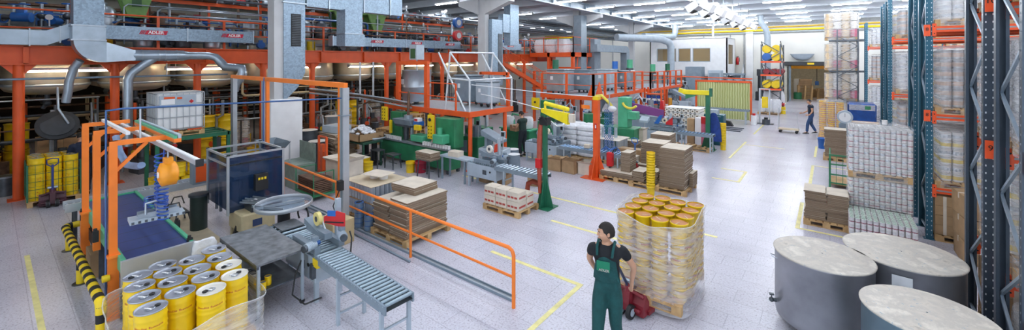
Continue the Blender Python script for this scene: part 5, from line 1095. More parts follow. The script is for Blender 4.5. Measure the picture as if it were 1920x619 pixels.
# steel platform with tank
def platform(lab, x0, x1, y0, y1, z, posts, ch=.16):
    p = thing('steel_platform', lab, 'platform', (0, 0, 0)); t = MB(); t.box(x0, x1, y0, y1, z-.03, z, M('deck_grating', 'b5bdc6', .5, .4, .15, 12))
    t.box(x0, x1, y0-.02, y0+.06, z-ch, z+.02, orange); t.box(x0, x1, y1-.06, y1+.02, z-ch, z+.02, orange); t.box(x0-.02, x0+.06, y0, y1, z-ch, z+.02, orange); t.box(x1-.06, x1+.02, y0, y1, z-ch, z+.02, orange); t.obj('deck', p)
    for x, y in posts: t = MB(); t.tube([(x, y, 0), (x, y, z-ch)], .075, orange, 12); t.box(x-.15, x+.15, y-.15, y+.15, 0, .012, orange); t.obj('post', p)
    return p
def rails(p, pts, z, h=1.0, m=orange, r=.022, w=.05, mid=True):
    t = MB(); q = [(x, y, z+h) for x, y in pts]; t.tube(q, r, m, 6); t.obj('handrail', p)
    if mid: t = MB(); t.tube([(x, y, z+h*.5) for x, y in pts], r*.8, m, 6); t.obj('mid_rail', p)
    for (a, b), (c, d) in zip(pts[:-1], pts[1:]):
        n = max(1, round(math.hypot(c-a, d-b)/1.3))
        for k in range(n+1): x, y = a+(c-a)*k/n, b+(d-b)*k/n; t = MB(); t.box(x-w/2, x+w/2, y-w/2, y+w/2, z, z+h, m); t.obj('rail_post', p)
P1 = platform('first steel platform on orange posts above the green filling machine', -14.2, -9.6, 10.0, 12.4, 2.0, [(-9.68, 10.12), (-9.68, 12.0), (-13.9, 10.12), (-13.9, 12.2)])
rails(P1, [(-11.9, 10.05), (-10.3, 10.05)], 2.0, .95)
t = MB()
for x in (-13.55, -11.85): t.box(x-.09, x+.09, 10.0, 10.12, 1.85, 3.62, orange)
t.box(-13.64, -11.76, 10.0, 10.12, 3.6, 3.74, orange); t.box(-13.5, -11.9, 10.03, 10.08, 2.5, 2.54, orange); t.obj('portal', P1)
t = MB()
for x in (-11.2, -9.8): t.box(x-.06, x+.06, 12.3, 12.4, 2, 3.3, orange)
t.box(-11.2, -9.8, 12.3, 12.4, 3.2, 3.32, orange); t.obj('rear_portal', P1)
# white tube railings (stair head)
p = thing('stair_railing', 'white tube railing rising in two frames on the first steel platform', 'railing', (0, 0, 0)); wr = M('railing_white', 'd3d9df', .4, .2, .05)
def wt(pts): t = MB(); t.tube(pts, .032, wr, 8); t.obj('tube', p)
wt([(-10.6, 10.06, 4.06), (-10.6, 12.45, 4.06)]); wt([(-9.65, 10.06, 3.1), (-9.65, 12.38, 3.1)]); wt([(-10.75, 10.06, 3.15), (-9.65, 10.06, 3.1)]); wt([(-10.75, 12.38, 3.15), (-9.65, 12.38, 3.1)])
for y in (10.06, 12.38):
    wt([(-10.6, y, 4.06), (-9.65, y, 3.1)]); wt([(-9.65, y, 3.1), (-9.65, y, 2.0)]); wt([(-10.6, y, 4.06), (-10.85, y, 2.0)]); wt([(-11.2, y, 4.06), (-9.85, y, 2.03)])
wt([(-9.65, 11.2, 3.1), (-9.65, 11.2, 2.0)])
def tote_tank(x, y, z, r, h, lab, m=steel, round_=True):
    p = thing('transport_tank', lab, 'tank', (x, y, z)); t = MB()
    if round_: t.lathe([(r*.9, .12), (r, .2), (r, h*.5), (r*1.02, h*.51), (r, h*.53), (r, h), (r+.02, h+.01), (r+.02, h+.03), (r, h+.03), (r*.99, h-.3)], m, n=36); t.disc(r*.99, m, z=h-.3, n=36); t.disc(r*.9, m, z=.12, n=36, up=False)
    else: t.rbox(-r, r, -r, r, .15, h, m, .05); t.rbox(-r-.02, r+.02, -r-.02, r+.02, h, h+.05, m, .02)
    t.obj('shell', p)
    for a in range(4): t = MB(); ca, sa = r*.7*cos(a*pi/2+.78), r*.7*sin(a*pi/2+.78); t.tube([(ca-.02, sa, .06), (ca+.02, sa, .06)], .06, black, 10); t.box(ca-.04, ca+.04, sa-.04, sa+.04, .08, .16, dsteel); t.obj('caster', p)
    t = MB(); t.box(-r*.5, -r*.2, -r-.01, -r*.9, h*.6, h*.75, white); t.obj('label', p); return p
tote_tank(-13.4, 10.85, 2.0, .58, 1.35, 'round steel tank on wheels inside the orange portal of the first platform')
tote_tank(-11.4, 11.85, 2.0, .42, 1.15, 'square-shouldered grey tank behind the round tank on the first platform', grey, False)
tote_tank(-10.35, 11.8, 2.0, .35, .95, 'small grey container on the rear of the first platform', lgrey, False)
p = thing('stirrer', 'grey and green stirrer motor hanging over the round tank on the first platform', 'stirrer', (-13.4, 10.85, 3.45)); t = MB(); t.box(-.22, .22, -.2, .2, .35, .95, lgrey); t.box(-.15, .15, -.21, -.2, .4, .8, MATS['dark_green']); t.obj('housing', p); t = MB(); t.tube([(0, 0, -.6), (0, 0, .35)], .03, steel, 8); t.obj('shaft', p)
# steel stair of the far mezzanine end
p = thing('steel_stair', 'orange stair flights climbing to the end of the mezzanine', 'stair', (0, 0, 0))
def flight(x0, y0, z0, x1, y1, z1, w=.8):
    t = MB(); n = int(abs(z1-z0)/.19); d = Vector((x1-x0, y1-y0, 0)).normalized(); s = Vector((-d.y, d.x, 0))*w/2
    for q in (-1, 1): t.beam(Vector((x0, y0, z0))+s*q, Vector((x1, y1, z1))+s*q, .05, .22, orange)
    t.obj('stringer', p); t = MB()
    for k in range(n): f = (k+.5)/n; c = Vector((x0, y0, z0)).lerp(Vector((x1, y1, z1)), f); t.beam(c-s, c+s, .24, .03, grey)
    t.obj('treads', p); t = MB()
    for q in (-1, 1):
        for hh in (.95, .5): t.tube([Vector((x0, y0, z0+hh))+s*q, Vector((x1, y1, z1+hh))+s*q], .02, orange, 6)
        for k in range(4): c = Vector((x0, y0, z0)).lerp(Vector((x1, y1, z1)), k/3)+s*q; t.tube([c, c+Vector((0, 0, .95))], .02, orange, 6)
    t.obj('stair_rail', p)
flight(-16.3, 18.6, 4.1, -14.2, 21.2, 2.1); flight(-13.0, 22.2, 2.1, -15.6, 24.8, .05)
t = MB(); t.box(-14.6, -12.0, 20.8, 22.6, 2.0, 2.1, orange); t.obj('landing', p)
for x, y in ((-14.5, 20.9), (-12.1, 20.9), (-12.1, 22.5), (-14.5, 22.5)): t = MB(); t.box(x-.07, x+.07, y-.07, y+.07, 0, 3.1, orange); t.obj('post', p)
rails(p, [(-14.5, 20.9), (-12.1, 20.9), (-12.1, 22.5)], 2.1, 1.0)
# end tower with white bags on it
p = thing('orange_tower', 'orange railed storage landing at the right end of the mezzanine', 'platform', (0, 0, 0)); t = MB(); t.box(-17.2, -13.6, 24.2, 27.9, 4.0, 4.3, orange); t.obj('deck', p)
for x, y in ((-13.7, 24.3), (-13.7, 27.8), (-15.6, 24.3)): t = MB(); t.box(x-.1, x+.1, y-.1, y+.1, 0, 4.3, orange); t.obj('post', p)
rails(p, [(-17.2, 24.25), (-13.65, 24.25), (-13.65, 27.85)], 4.3, 1.05)
t = MB()
for k in range(5): t.beam((-13.7, 24.3+k*.7, .2), (-13.7, 25+k*.7, 4.0), .05, .05, orange) if k % 2 == 0 else None
for z in (1.1, 2.2, 3.2): t.box(-15.6, -13.6, 24.25, 24.35, z, z+.1, orange); t.box(-13.75, -13.65, 24.3, 27.8, z, z+.1, orange)
t.obj('bracing', p)
bag = M('white_bag', 'e4e7ec', .5, 0, .08, 9, .8, 14)
def bag_mesh(w, d, h, seed):
    rr = random.Random(seed); t = MB(); n = 18; pr = []
    vs = []; lv = 6
    for j in range(lv+1):
        f = j/lv; k2 = (1-abs(2*f-1)**2.5)**.4*.22+.78
        for i in range(n):
            a = 2*pi*i/n; c, s = cos(a), sin(a); k = (abs(c)**5+abs(s)**5)**(-.2); e = rr.uniform(.94, 1.04)
            vs.append((w/2*c*k*k2*e, d/2*s*k*k2*e, h*f+rr.uniform(-.01, .01)))
    t.add(vs, [(j*n+i, j*n+(i+1) % n, (j+1)*n+(i+1) % n, (j+1)*n+i) for j in range(lv) for i in range(n)], bag, True); t.add(vs[-n:], [tuple(range(n))], bag); return t.mesh('bag')
BG = [bag_mesh(.75, .5, .2, s) for s in range(3)]; BGB = [bag_mesh(.95, .9, .95, s+9) for s in range(2)]
for k, (x, y) in enumerate(((-16.7, 25), (-15.72, 25), (-14.74, 24.85), (-16.6, 26.3), (-15.6, 26.3), (-16.0, 27.2))): tag(OB('white_sack', BGB[k % 2], None, (x, y, 4.3), k*1.5), 'large white sack on the orange landing at the mezzanine end', 'sack', 'white sacks on the orange landing')
hb = tag(OB('hanging_bag', bag_mesh(.1, .34, .5, 5), None, (-7.9, 2.14, .42)), 'white plastic bag hanging at the right corner of the blue belt table', 'bag')
for k in range(6):
    for i in range(2):
        for j in range(2): tag(OB('white_bag', BG[(k+i+j) % 3], None, (-8.0+i*.72, 14.0+j*.55, .15+k*.19), pi*((k+i) % 2)), 'white plastic bag in the block of stacked bags behind the third conveyor', 'bag', 'stacked white bags')
wooden_pallet(-7.65, 14.3, 0, 1.5, 1.15, 'pallet under the stacked white bags')
# green crane post and yellow arm 1
CP1 = at(1022, 388)
def crane_post(x, y, h, lab, m, gus=.2, w=.1):
    p = thing('crane_post', lab, 'post', (x, y, 0)); t = MB(); t.box(-w/2, w/2, -w/2, w/2, 0, h, m); t.obj('column', p)
    t = MB()
    for a in range(4): c, s = cos(a*pi/2), sin(a*pi/2); P = [(c*w/2, s*w/2), (c*(w/2+gus), s*(w/2+gus))]; t.add([(P[0][0]-s*.01, P[0][1]+c*.01, .02), (P[1][0]-s*.01, P[1][1]+c*.01, .02), (P[0][0]-s*.01, P[0][1]+c*.01, .75), (P[0][0]+s*.01, P[0][1]-c*.01, .02), (P[1][0]+s*.01, P[1][1]-c*.01, .02), (P[0][0]+s*.01, P[0][1]-c*.01, .75)], [(0, 1, 2), (5, 4, 3), (1, 4, 5, 2), (0, 2, 5, 3), (0, 3, 4, 1)], m)
    t.box(-gus-w/2, gus+w/2, -gus-w/2, gus+w/2, 0, .02, m); t.obj('gusset', p); return p
p = crane_post(CP1[0], CP1[1], 2.3, 'green crane post at the end of the middle conveyor with a rust red hose', dgreen)
t = MB(); t.tube([(-.12, -.06, .35), (-.14, -.06, 1.0), (-.13, -.06, 1.7), (-.1, -.04, 2.15)], [.045, .065, .075, .06], terrac, 10); t.obj('red_hose', p)
t = MB(); t.rbox(-.22, -.06, -.14, .06, 1.0, 1.25, red, .01); t.obj('red_box', p)
t = MB(); t.box(-.12, .12, -.1, .1, 2.12, 2.32, black); t.tube([(-.13, -.1, 2.25), (0, -.14, 2.36), (.13, -.1, 2.2)], .02, black, 6); t.obj('swivel', p)
cby = M('crane_yellow', 'f0dc28', .35, 0, .05)
p = thing('crane_jib', 'yellow jib arm with a lift cylinder on the green crane post', 'crane arm', (CP1[0], CP1[1], 2.32)); t = MB()
e = at(1066, 226, 2.32); ex, ey = e[0]-CP1[0], e[1]-CP1[1]; v0 = Vector((ex, ey, 0)).normalized(); sd = Vector((-v0.y, v0.x, 0))*.05; LL = math.hypot(ex, ey); vs = []
for q in (-1, 1): vs += [Vector((0, 0, .22))+sd*q-v0*.1, Vector((0, 0, .12))+sd*q-v0*.1, v0*LL+Vector((0, 0, -.1))+sd*q, v0*LL+Vector((0, 0, .18))+sd*q]
t.add(vs, [(0, 1, 2, 3), (7, 6, 5, 4), (0, 3, 7, 4), (1, 5, 6, 2), (2, 6, 7, 3), (0, 4, 5, 1)], cby); t.tube([(0, 0, -.02), (0, 0, .2)], .05, dgreen, 10); t.obj('beam', p)
t = MB(); t.tube([(0, .0, .36), (ex*.95, ey*.95, .27)], .055, cby, 12); t.ball((ex*.95, ey*.95, .27), .058, cby, 6); t.tube([(0, 0, .2), (0, 0, .38)], .03, cby, 8); t.tube([(ex*.8, ey*.8, .15), (ex*.8, ey*.8, .28)], .02, cby, 6); t.obj('cylinder', p)
t = MB(); t.tube([(-.1, 0, 0), (.1, .1, -.1), (.3, .1, -.22), (.55, .05, -.18), (.7, 0, .0)], .015, plastw, 6); t.obj('hose', p)
t = MB(); t.box(ex+.03, ex+.15, ey-.05, ey+.07, -.04, .16, cardl); t.obj('end_block', p)
# orange crane post
p = crane_post(-5.95, 12.1, 2.5, 'orange crane post with triangular base by the third conveyor', orange, .3, .17)
t = MB(); t.rbox(-.1, .1, -.1, .1, 2.5, 2.62, yellow, .01); t.obj('yellow_cap', p); t = MB(); t.box(-.03, .05, -.092, -.088, 1.55, 1.75, red); t.box(-.01, .03, -.094, -.092, 1.6, 1.7, white); t.obj('sticker', p); t = MB(); t.box(-.5, -.2, -.1, -.08, 2.2, 2.32, orange2); t.obj('sign', p)
for pts, lab in (([(-5.95, 12.1, 2.6), (-7.4, 11.2, 2.72), (-9.6, 10.1, 2.95)], 'long thin air line running from the first platform to the orange crane post'), ([(CP1[0], CP1[1], 2.5), (-7.3, 9.6, 2.55), (-9.62, 10.6, 2.6)], 'thin white air line running from the green crane post to the first platform')):
    t = MB(); t.tube(pts, .012, plastw, 5); one(t, 'air_line', lab, 'pipe')
# line 3
p = thing('roller_conveyor', 'blue roller conveyor behind the open cartons, passing the orange post', 'conveyor', (-7.6, 12.5, 0)); roller_bed(p, 2.3, .4, .72, rollb)
for x in (.2, 2.2): ladder_leg(p, x, .4, .72)
sealer((-9.1, 12.5, 0), 0, 'carton sealer left of the third blue roller conveyor', 1.4, .42, rollg, 'efe6c8')
p = thing('packing_bench', 'green packing bench behind the worker holding a box', 'bench', (-11.2, 13.6, 0)); t = MB(); t.rbox(0, 1.5, 0, .6, .0, .85, green3, .02); t.obj('cabinet', p); t = MB(); t.box(-.05, 1.55, -.05, .65, .85, .9, green2); t.obj('top', p); t = MB(); t.cyl(.4, .3, .9, 1.25, .12, green2, 14); t.box(.7, 1.2, .1, .5, .9, 1.15, lgrey); t.tube([(.3, .3, 1.2), (.5, .2, 1.5), (.9, .2, 1.45)], .04, green2, 8); t.obj('machine_head', p)
cbox(-7.45, 12.1, 0, .5, .42, .4, 'open carton on the floor under the third conveyor, left one', .05, True); cbox(-6.9, 12.15, 0, .5, .45, .42, 'open carton on the floor under the third conveyor, middle one', -.1, True); cbox(-6.38, 12.3, 0, .5, .45, .38, 'open carton on the floor under the third conveyor, right one by the orange post', .1, True, m=cardl)
cbox(-6.6, 12.7, .76, .2, .15, .12, 'tiny carton on the rollers of the third conveyor', .2, m=cardl)
t = MB(); t.rbox(-.1, .1, -.08, .08, .35, .8, red, .02); t.box(-.12, .12, -.1, .1, 0, .1, dsteel); t.box(-.015, .015, -.085, .08, .1, .35, dsteel); t.tube([(.05, 0, .75), (.15, -.05, .9), (.25, 0, .95)], .02, black, 6); one(t, 'red_trolley', 'red machine box on a stand beside the orange crane post', 'machine', (-5.62, 12.4, 0))
t = MB()
for k in range(14): a = k*.45; t.tube([(.0, 0, .8), (.18*cos(a), .14*sin(a), .86+.05*sin(k)), (.32*cos(a), .2*sin(a), .78)], .012, blue, 4)
one(t, 'hose_bundle', 'tangle of blue hoses on the end of the third conveyor', 'hose', (-5.75, 12.75, 0))
t = MB()
for k in range(5): t.tube([(-.16+.07*k+.03*cos(a), .03*sin(a), 1.55-a/62) for a in range(100)][:90], .01, blue, 4)
t.tube([(0, 0, 1.6), (0, 0, 2.1)], .02, steel, 6); t.obj('hose_curtain'); tag(bpy.data.objects['hose_curtain'], 'curtain of blue coiled hoses hanging right of the orange post', 'hose'); bpy.data.objects['hose_curtain'].location = (-6.1, 13.4, .5)
p = thing('protective_gloves_rack', 'white cloth hanging on the blue hoses right of the orange post', 'cloth', (-5.95, 13.3, 2.1)); t = MB(); t.ball((0, 0, 0), (.16, .08, .1), bag, 6); t.obj('cloth', p)
# tray of tins
wooden_pallet(-6.45, 14.3, 0, 1.1, .9, 'pallet under the covered silver tins behind the orange post')
for i in range(7):
    for j in range(6):
        if j and i < 6: continue
        for k in range(2): tag(OB('tall_tin', TT, None, (-6.92+i*.15, 13.92+j*.15, .145+k*.375)), 'tall silver tin in the block behind the orange crane post', 'tin', 'silver tins behind the orange post')
t = MB(); t.box(-7.0, -5.92, 13.82, 14.8, .885, .9, whitetop); one(t, 'cover_sheet', 'white board on the silver tins behind the orange post', 'sheet')
for k in range(3): tag(OB('tall_tin', TT, None, (-6.7+k*.2, 14.2+.1*k, .9)), 'single tall tin standing on the white board behind the orange post', 'tin', 'tins on the white board')
# green machines, line 3 rear
p = thing('seaming_machine', 'green machine body behind the blue hoses and stacked bags', 'machine', (-8.6, 15.4, 0)); t = MB(); t.rbox(0, 2.6, 0, .8, .1, 1.1, green3, .03); t.rbox(1.9, 2.3, .1, .6, 1.1, 2.3, green2, .02); t.obj('body', p)
t = MB(); t.cyl(.5, .4, 1.1, 1.5, .25, green3, 16); t.obj('rotor_head', p); t = MB(); t.cyl(1.2, .4, 1.1, 1.35, .2, dgreen, 16); t.obj('seaming_head', p); t = MB(); t.rbox(2.3, 2.65, .1, .5, 1.45, 1.75, green2, .02); t.obj('arm', p)
motor(p, .4, .2, 1.6); motor(p, 1.1, .2, 1.5, (0, -1, 0))
t = MB(); t.tube([(2.45+.3*cos(a), .0, 2.15+.25*sin(a)) for a in [3.3+.3*k for k in range(9)]], .05, M('hose_yellow', 'e6d44a', .4), 8); t.tube([(1.0, 0, 2.3), (1.3, -.1, 2.35), (1.6, -.1, 2.1), (1.8, 0, 1.8)], .06, MATS['hose_yellow'], 8); t.obj('hose', p)
for x in (.1, 2.5): t = MB(); t.box(x-.06, x+.06, .05, .75, 0, .1, dsteel); t.obj('foot', p)
p = thing('capping_machine', 'green machine with a yellow panel under the second platform', 'machine', (-10.6, 15.5, 0)); t = MB(); t.rbox(0, 1.6, 0, .8, .1, 1.0, green3, .03); t.rbox(.1, .6, .1, .6, 1.0, 1.95, green3, .02); t.obj('body', p); t = MB(); t.box(-.3, .1, -.02, .06, 1.5, 2.05, yellow); t.tube([(-.1, -.02, 1.85), (-.1, -.05, 1.85)], .05, black, 12); t.obj('switch_panel', p)
t = MB(); t.cyl(1.1, .4, 1.0, 1.4, .22, dsteel, 14); t.box(.7, 1.5, .2, .7, 1.4, 1.6, grey); t.obj('head', p); motor(p, 1.0, .1, 1.2, (0, -1, 0))
t = MB(); t.box(0, 1.6, .05, .75, 0, .1, dsteel); t.obj('foot', p)
# second platform
P2 = platform('second steel platform with orange rails and square tanks farther down the hall', -11.95, -8.9, 17.8, 24.4, 2.0, [(-8.98, 17.9), (-8.98, 21), (-8.98, 24.2), (-11.85, 17.9), (-11.85, 24.2)])
rails(P2, [(-11.9, 17.85), (-8.95, 17.85), (-8.95, 24.35)], 2.0, 1.1, orange, .03, .1)
t = MB(); t.prism([(-8.97-.3, 2.0), (-8.97+.02, 2.0), (-8.97, 2.7)], 'y', 17.8, 17.86, orange); t.prism([(18.0, 2.0), (18.8, 2.0), (18.4, 2.7)], 'x', -8.93, -8.88, orange); t.obj('gusset_plate', P2)
P3 = platform('third steel platform on orange legs near the bent grey duct', -11.8, -9.0, 26.0, 33.0, 1.9, [(-9.1, 26.1), (-9.1, 32.8), (-9.1, 29.5)])
rails(P3, [(-11.8, 26.05), (-9.05, 26.05), (-9.05, 32.9)], 1.9, 1.1, orange, .03, .1)
tote_tank(-11.3, 18.7, 2.0, .55, 1.25, 'square steel container on casters at the front of the second platform', steel, False); tote_tank(-10.6, 20.2, 2.0, .5, 1.2, 'square grey container second in line on the second platform', grey, False); tote_tank(-10.4, 22.4, 2.0, .5, 1.2, 'square pale container third in line on the second platform', lgrey, False); tote_tank(-9.8, 24.0, 2.0, .45, 1.1, 'square steel container at the far end of the second platform', steel, False)
for x, y, z, m, lab in ((-11.9, 19.2, 3.3, dgreen, 'green stirrer motor above the first container of the second platform'), (-10.2, 23.2, 3.2, blue, 'blue stirrer motor on the second platform'), (-9.6, 24.0, 3.3, green2, 'pale green stirrer motor between the second and third platforms'), (-9.4, 27.5, 3.0, green2, 'pale green motor at the front of the third platform'), (-9.5, 31, 3.0, dgreen, 'dark green motor at the rear of the third platform')):
    p = thing('stirrer', lab, 'stirrer', (x, y, z)); t = MB(); t.cyl(0, 0, 0, .5, .17, m, 14); t.cyl(0, 0, -.12, 0, .22, dsteel, 14); t.obj('motor', p); t = MB(); t.tube([(0, 0, -1.1), (0, 0, -.1)], .05, dsteel, 8); t.obj('shaft', p)
# piles and pallets right of the orange post
wooden_pallet(-5.25, 12.4, 0, 1.1, .85, 'pallet with a low cardboard layer beside the orange post base')
pile(-5.25, 12.4, .146, 1.05, .8, .16, 4, 'flattened box of the low layer beside the orange post base', jit=.02)
pile(-5.02, 12.45, .31, .3, .5, .6, 20, 'flattened box in the narrow upright pile beside the orange post', jit=.012)
wooden_pallet(-3.95, 12.4, 0, 1.65, 1.1, 'long pallet under the tall cardboard pile and the small ones')
pile(-3.55, 12.38, .146, .7, .85, 1.12, 34, 'flattened box in the tallest dark pile right of the yellow bucket tower', jit=.012)
pile(-3.13, 12.6, .146, .1, .5, .4, 6, 'strip of cardboard leaning right of the tallest pile', jit=.005)
pile(-4.55, 12.3, .146, .34, .6, .3, 10, 'flattened box in the small pile left of the yellow bucket tower', jit=.012); pile(-4.2, 12.5, .146, .3, .5, .3, 10, 'flattened box in the small pile behind the yellow bucket tower', jit=.012)
wooden_pallet(-4.8, 13.7, 0, 1.3, 1.0, 'pallet under the second row of cardboard piles')
pile(-4.55, 13.65, .146, .72, .8, .95, 30, 'flattened box in the broad pile behind the yellow bucket tower', jit=.01)
pile(-4.75, 13.2, .146, .7, .3, .25, 8, 'flattened box in the low pile in front of the broad pile', jit=.01)
wooden_pallet(-4.9, 15.1, 0, 1.3, 1.0, 'pallet under the third row of cardboard piles')
pile(-4.75, 15.0, .146, .66, .75, 1.0, 24, 'flattened box in the banded pile in front of the grey conveyor cabinet', jit=.01)
pile(-6.0, 15.2, .5, .55, .45, .22, 8, 'flattened box in the bundle on a stool left of the banded pile', jit=.01); stool(-6.0, 15.2, .6, .5, 'steel stool under a cardboard bundle left of the banded pile')
wooden_pallet(-5.5, 13.6+.6, 0, .9, .9, 'pallet under the brown cartons behind the red jack')
cbox(-5.75, 14.05, .146, .5, .4, .5, 'brown carton behind the red pallet jack, left', 0); cbox(-5.3, 14.1, .146, .36, .4, .5, 'brown carton behind the red pallet jack, right', 0); cbox(-5.6, 13.3, 0, .4, .35, .62, 'tall brown carton between orange post and red jack, left', 0, m=cardl); cbox(-5.2, 13.25, 0, .36, .35, .6, 'tall brown carton between orange post and red jack, right', 0, m=cardl)
cbox(-6.2, 16.2, .0, .7, .5, 1.0, 'large pale carton under the window of the sealing line', 0, True, m=cardl)
pallet_jack((-4.95, 12.95, 0), R(-95), 'red pallet jack with blue tow bar among the cardboard piles', M('jack_red', 'b3262e', .4), blue, .0, .9)
# bucket towers
BKT = bucket_mesh(.115, .26, drumy, None)
def tower(x, y, n, lab, step=.072, me=None):
    for k in range(n): tag(OB('yellow_bucket', me or BKT, None, (x, y, k*step), k*.7), lab, 'bucket', lab[:48])
tower(-3.98, 11.48, 14, 'yellow bucket nested in the free-standing tower beside the tallest cardboard pile')
t = MB(); t.box(-.06, .06, -.1005, -.1, .1, .14, orange); 
tower(-3.55, 19.05, 13, 'yellow bucket nested in the tower by the green yellow-armed crane post')
# line 4
sealer((-6.6, 17.9, 0), 0, 'carton sealer of the far line with cream tape roll and red cover', 1.5, .42, rollg, 'e9dcc0')
t = MB(); t.prism([(0, 0), (.3, .0), (.3, .35), (.02, .1)], 'x', 0, .02, red); t.prism([(-.5, 0), (-.3, 0), (-.1, .4), (-.25, .38)], 'x', 0, .02, blue); one(t, 'sealer_cover', 'red and blue covers on the far carton sealer', 'cover', (-5.6, 18.0, 1.0), -pi/2)
p = thing('roller_conveyor', 'far roller conveyor running to the green crane post with yellow arm', 'conveyor', (-5.1, 17.9, 0)); roller_bed(p, 1.4, .4, .75, rollb)
for x in (.2, 1.3): ladder_leg(p, x, .4, .75)
p = thing('operator_console', 'small grey control panel on a stand before the purple belt', 'panel', (-6.3, 17.4, 0)); t = MB(); t.tube([(0, 0, 0), (0, 0, 1.15)], .025, alu, 8); t.box(-.2, .2, -.15, .15, 0, .02, alu); t.obj('stand', p); t = MB(); t.prism([(-.15, 1.1), (.12, 1.2), (.12, 1.35), (-.15, 1.2)], 'x', -.18, .18, lgrey); t.obj('panel', p)
p = thing('inclined_belt', 'purple belt guard of the far filling line', 'conveyor', (-8.2, 19.3, 0)); t = MB(); t.prism([(0, 1.35), (2.1, 1.1), (2.1, 1.45), (0, 1.8)], 'y', 0, .08, purple); t.obj('side_guard', p); t = MB(); t.box(0, 2.2, .08, .5, .3, 1.1, grey)
for x in (.1, 2.0): t.box(x-.04, x+.04, .1, .5, 0, .4, grey)
t.obj('bed', p)
p = crane_post(-4.05, 18.65, 2.3, 'green crane post carrying a yellow arm before the translucent curtain', dgreen, .2, .16)
p = thing('crane_jib', 'yellow jib arm pointing left on the far green crane post', 'crane arm', (-4.05, 18.65, 2.3)); t = MB(); t.rbox(-1.0, .1, -.07, .07, .0, .2, cby, .02); t.prism([(-1.2, .1), (-.9, 0), (-.9, .2), (-1.15, .26)], 'y', -.06, .06, cby); t.obj('beam', p); t = MB(); t.prism([(-.9, -.2), (-.4, -.02), (-.9, -.0)], 'y', -.05, .05, green); t.obj('bracket', p); t = MB(); t.box(.06, .16, -.08, .08, -.05, .3, dgreen); t.obj('head', p)
wooden_pallet(-4.6, 18.45, 0, 1.5, .8, 'empty-looking pallet lying in front of the far crane post'); cbox(-5.2, 17.2, 0, .62, .5, .4, 'closed brown carton on the floor under the far roller conveyor', 0)
cbox(-4.95, 19.6, 0, .3, .3, 1.15, 'tall narrow brown carton left of the far green post', 0); cbox(-4.65, 19.65, 0, .26, .3, 1.2, 'tall narrow white carton beside the brown one', 0, m=white)
t = MB(); t.cyl(0, 0, 0, 1.0, .12, M('pink_drum', 'd9708a', .5), 16); t.cyl(0, 0, 1.0, 1.3, .13, red, 16); one(t, 'red_cylinder', 'red and pink cylinder just left of the far green post', 'cylinder', (-4.35, 19.3, 0))
# rolls block
t = MB(); wooden_pallet(-5.9, 22.3, 0, 1.9, 1.2, 'pallet under the block of white rolls')
q = MB(); q.tube([(0, 0, 0), (0, 1.1, 0)], .1, M('cream_paper_roll', 'ece8dc', .55, 0, .05), 16); q.tube([(0, -.004, 0), (0, 0, 0)], .04, cardd, 10); RL = q.mesh('roll')
for k in range(5):
    for i in range(8): tag(OB('white_roll', RL, None, (-6.7+i*.21, 21.75, .25+k*.24)), 'white paper roll lying in the wrapped block before the curtain', 'roll', 'white rolls in the block')
    t = MB(); t.box(-6.82, -5.1, 21.74, 22.86, 0, .02, plastw); one(t, 'cover_sheet', 'white separator sheet in the block of rolls, layer %s' % ('one', 'two', 'three', 'four', 'five')[k], 'sheet', (0, 0, .355+k*.24))
# drawer cabinet and jacket
p = thing('drawer_cabinet', 'dark teal drawer cabinet behind the far green post with a white box on top', 'cabinet', (-4.1, 20.2, 0)); t = MB(); t.rbox(-.4, .4, -.3, .3, 0, 1.35, tealp, .02); t.obj('body', p)
for k in range(5): t = MB(); t.box(-.37, .37, -.32, -.3, .1+k*.25, .3+k*.25, tealp); t.obj('drawer', p); t = MB(); t.box(-.3, .3, -.335, -.32, .27+k*.25, .29+k*.25, alu); t.obj('drawer_trim', p)
cbox(-4.2, 20.2, 1.35, .5, .4, .2, 'pale box with a cable ring on top of the teal cabinet', 0, m=lgrey)
t = MB(); vs = []; n = 16; rr = random.Random(4)
for j in range(9):
    f = j/8; w = .1+.22*f**.6; d = .07+.08*f
    for i in range(n): a = 2*pi*i/n; e = 1+.14*sin(a*5+j*.4); vs.append((w*cos(a)*e, d*sin(a)*e, 1.5-1.15*f))
t.add(vs, [(j*n+i, (j+1)*n+i, (j+1)*n+(i+1) % n, j*n+(i+1) % n) for j in range(8) for i in range(n)], M('jacket_blue', '1f3f8a', .8, 0, .2, 8), True); t.ball((0, 0, 1.5), (.1, .07, .05), MATS['jacket_blue'], 6); one(t, 'blue_jacket', 'blue work jacket hanging on the far green crane post', 'jacket', (-3.9, 18.95, .0))
# clutter behind the portal beam (left middle)
pile(-14.2, 7.85, 0, 1.15, .85, 1.15, 20, 'warped brown sheet in the tall heap behind the portal post', jit=.05, rzj=.08)
cbox(-14.2, 7.85, 1.17, .8, .6, .25, 'grey carton lying on top of the tall brown sheet heap', .2, m=lgrey)
p = thing('sorting_table', 'dark green table under the open crate of white pouches', 'table', (-13.3, 8.35+.0, 0)); t = MB(); t.box(-.6, .6, -.4, .4, .85, .92, M('table_green_dark', '1f4a3a', .5)); t.obj('top', p)
for x in (-.55, .55):
    for y in (-.35, .35): t = MB(); sq(t, x, y, 0, .85, .06, MATS['table_green_dark']); t.obj('leg', p)
for k, (x, y, n) in enumerate(((-16.3, 9.3, 7), (-15.6, 11.2, 5), (-16.0, 12.6, 8))):
    for i in range(n): wooden_pallet(x+rnd.uniform(-.03, .03), y+rnd.uniform(-.03, .03), i*.147, 1.1, .8, 'empty pallet in the %s heap behind the portal frame' % ('front', 'second', 'rear')[k], .15*k+rnd.uniform(-.03, .03), 'empty pallets, %s heap' % ('front', 'second', 'rear')[k])
t = MB(); rr = random.Random(8)
for k in range(60): a = rr.random()*6.28; q = rr.random()**.5*.5; t.ball((q*cos(a), q*sin(a)*.8, .12+.3*(1-q*1.6)+rr.random()*.05), (.09, .07, .05), bag, 4)
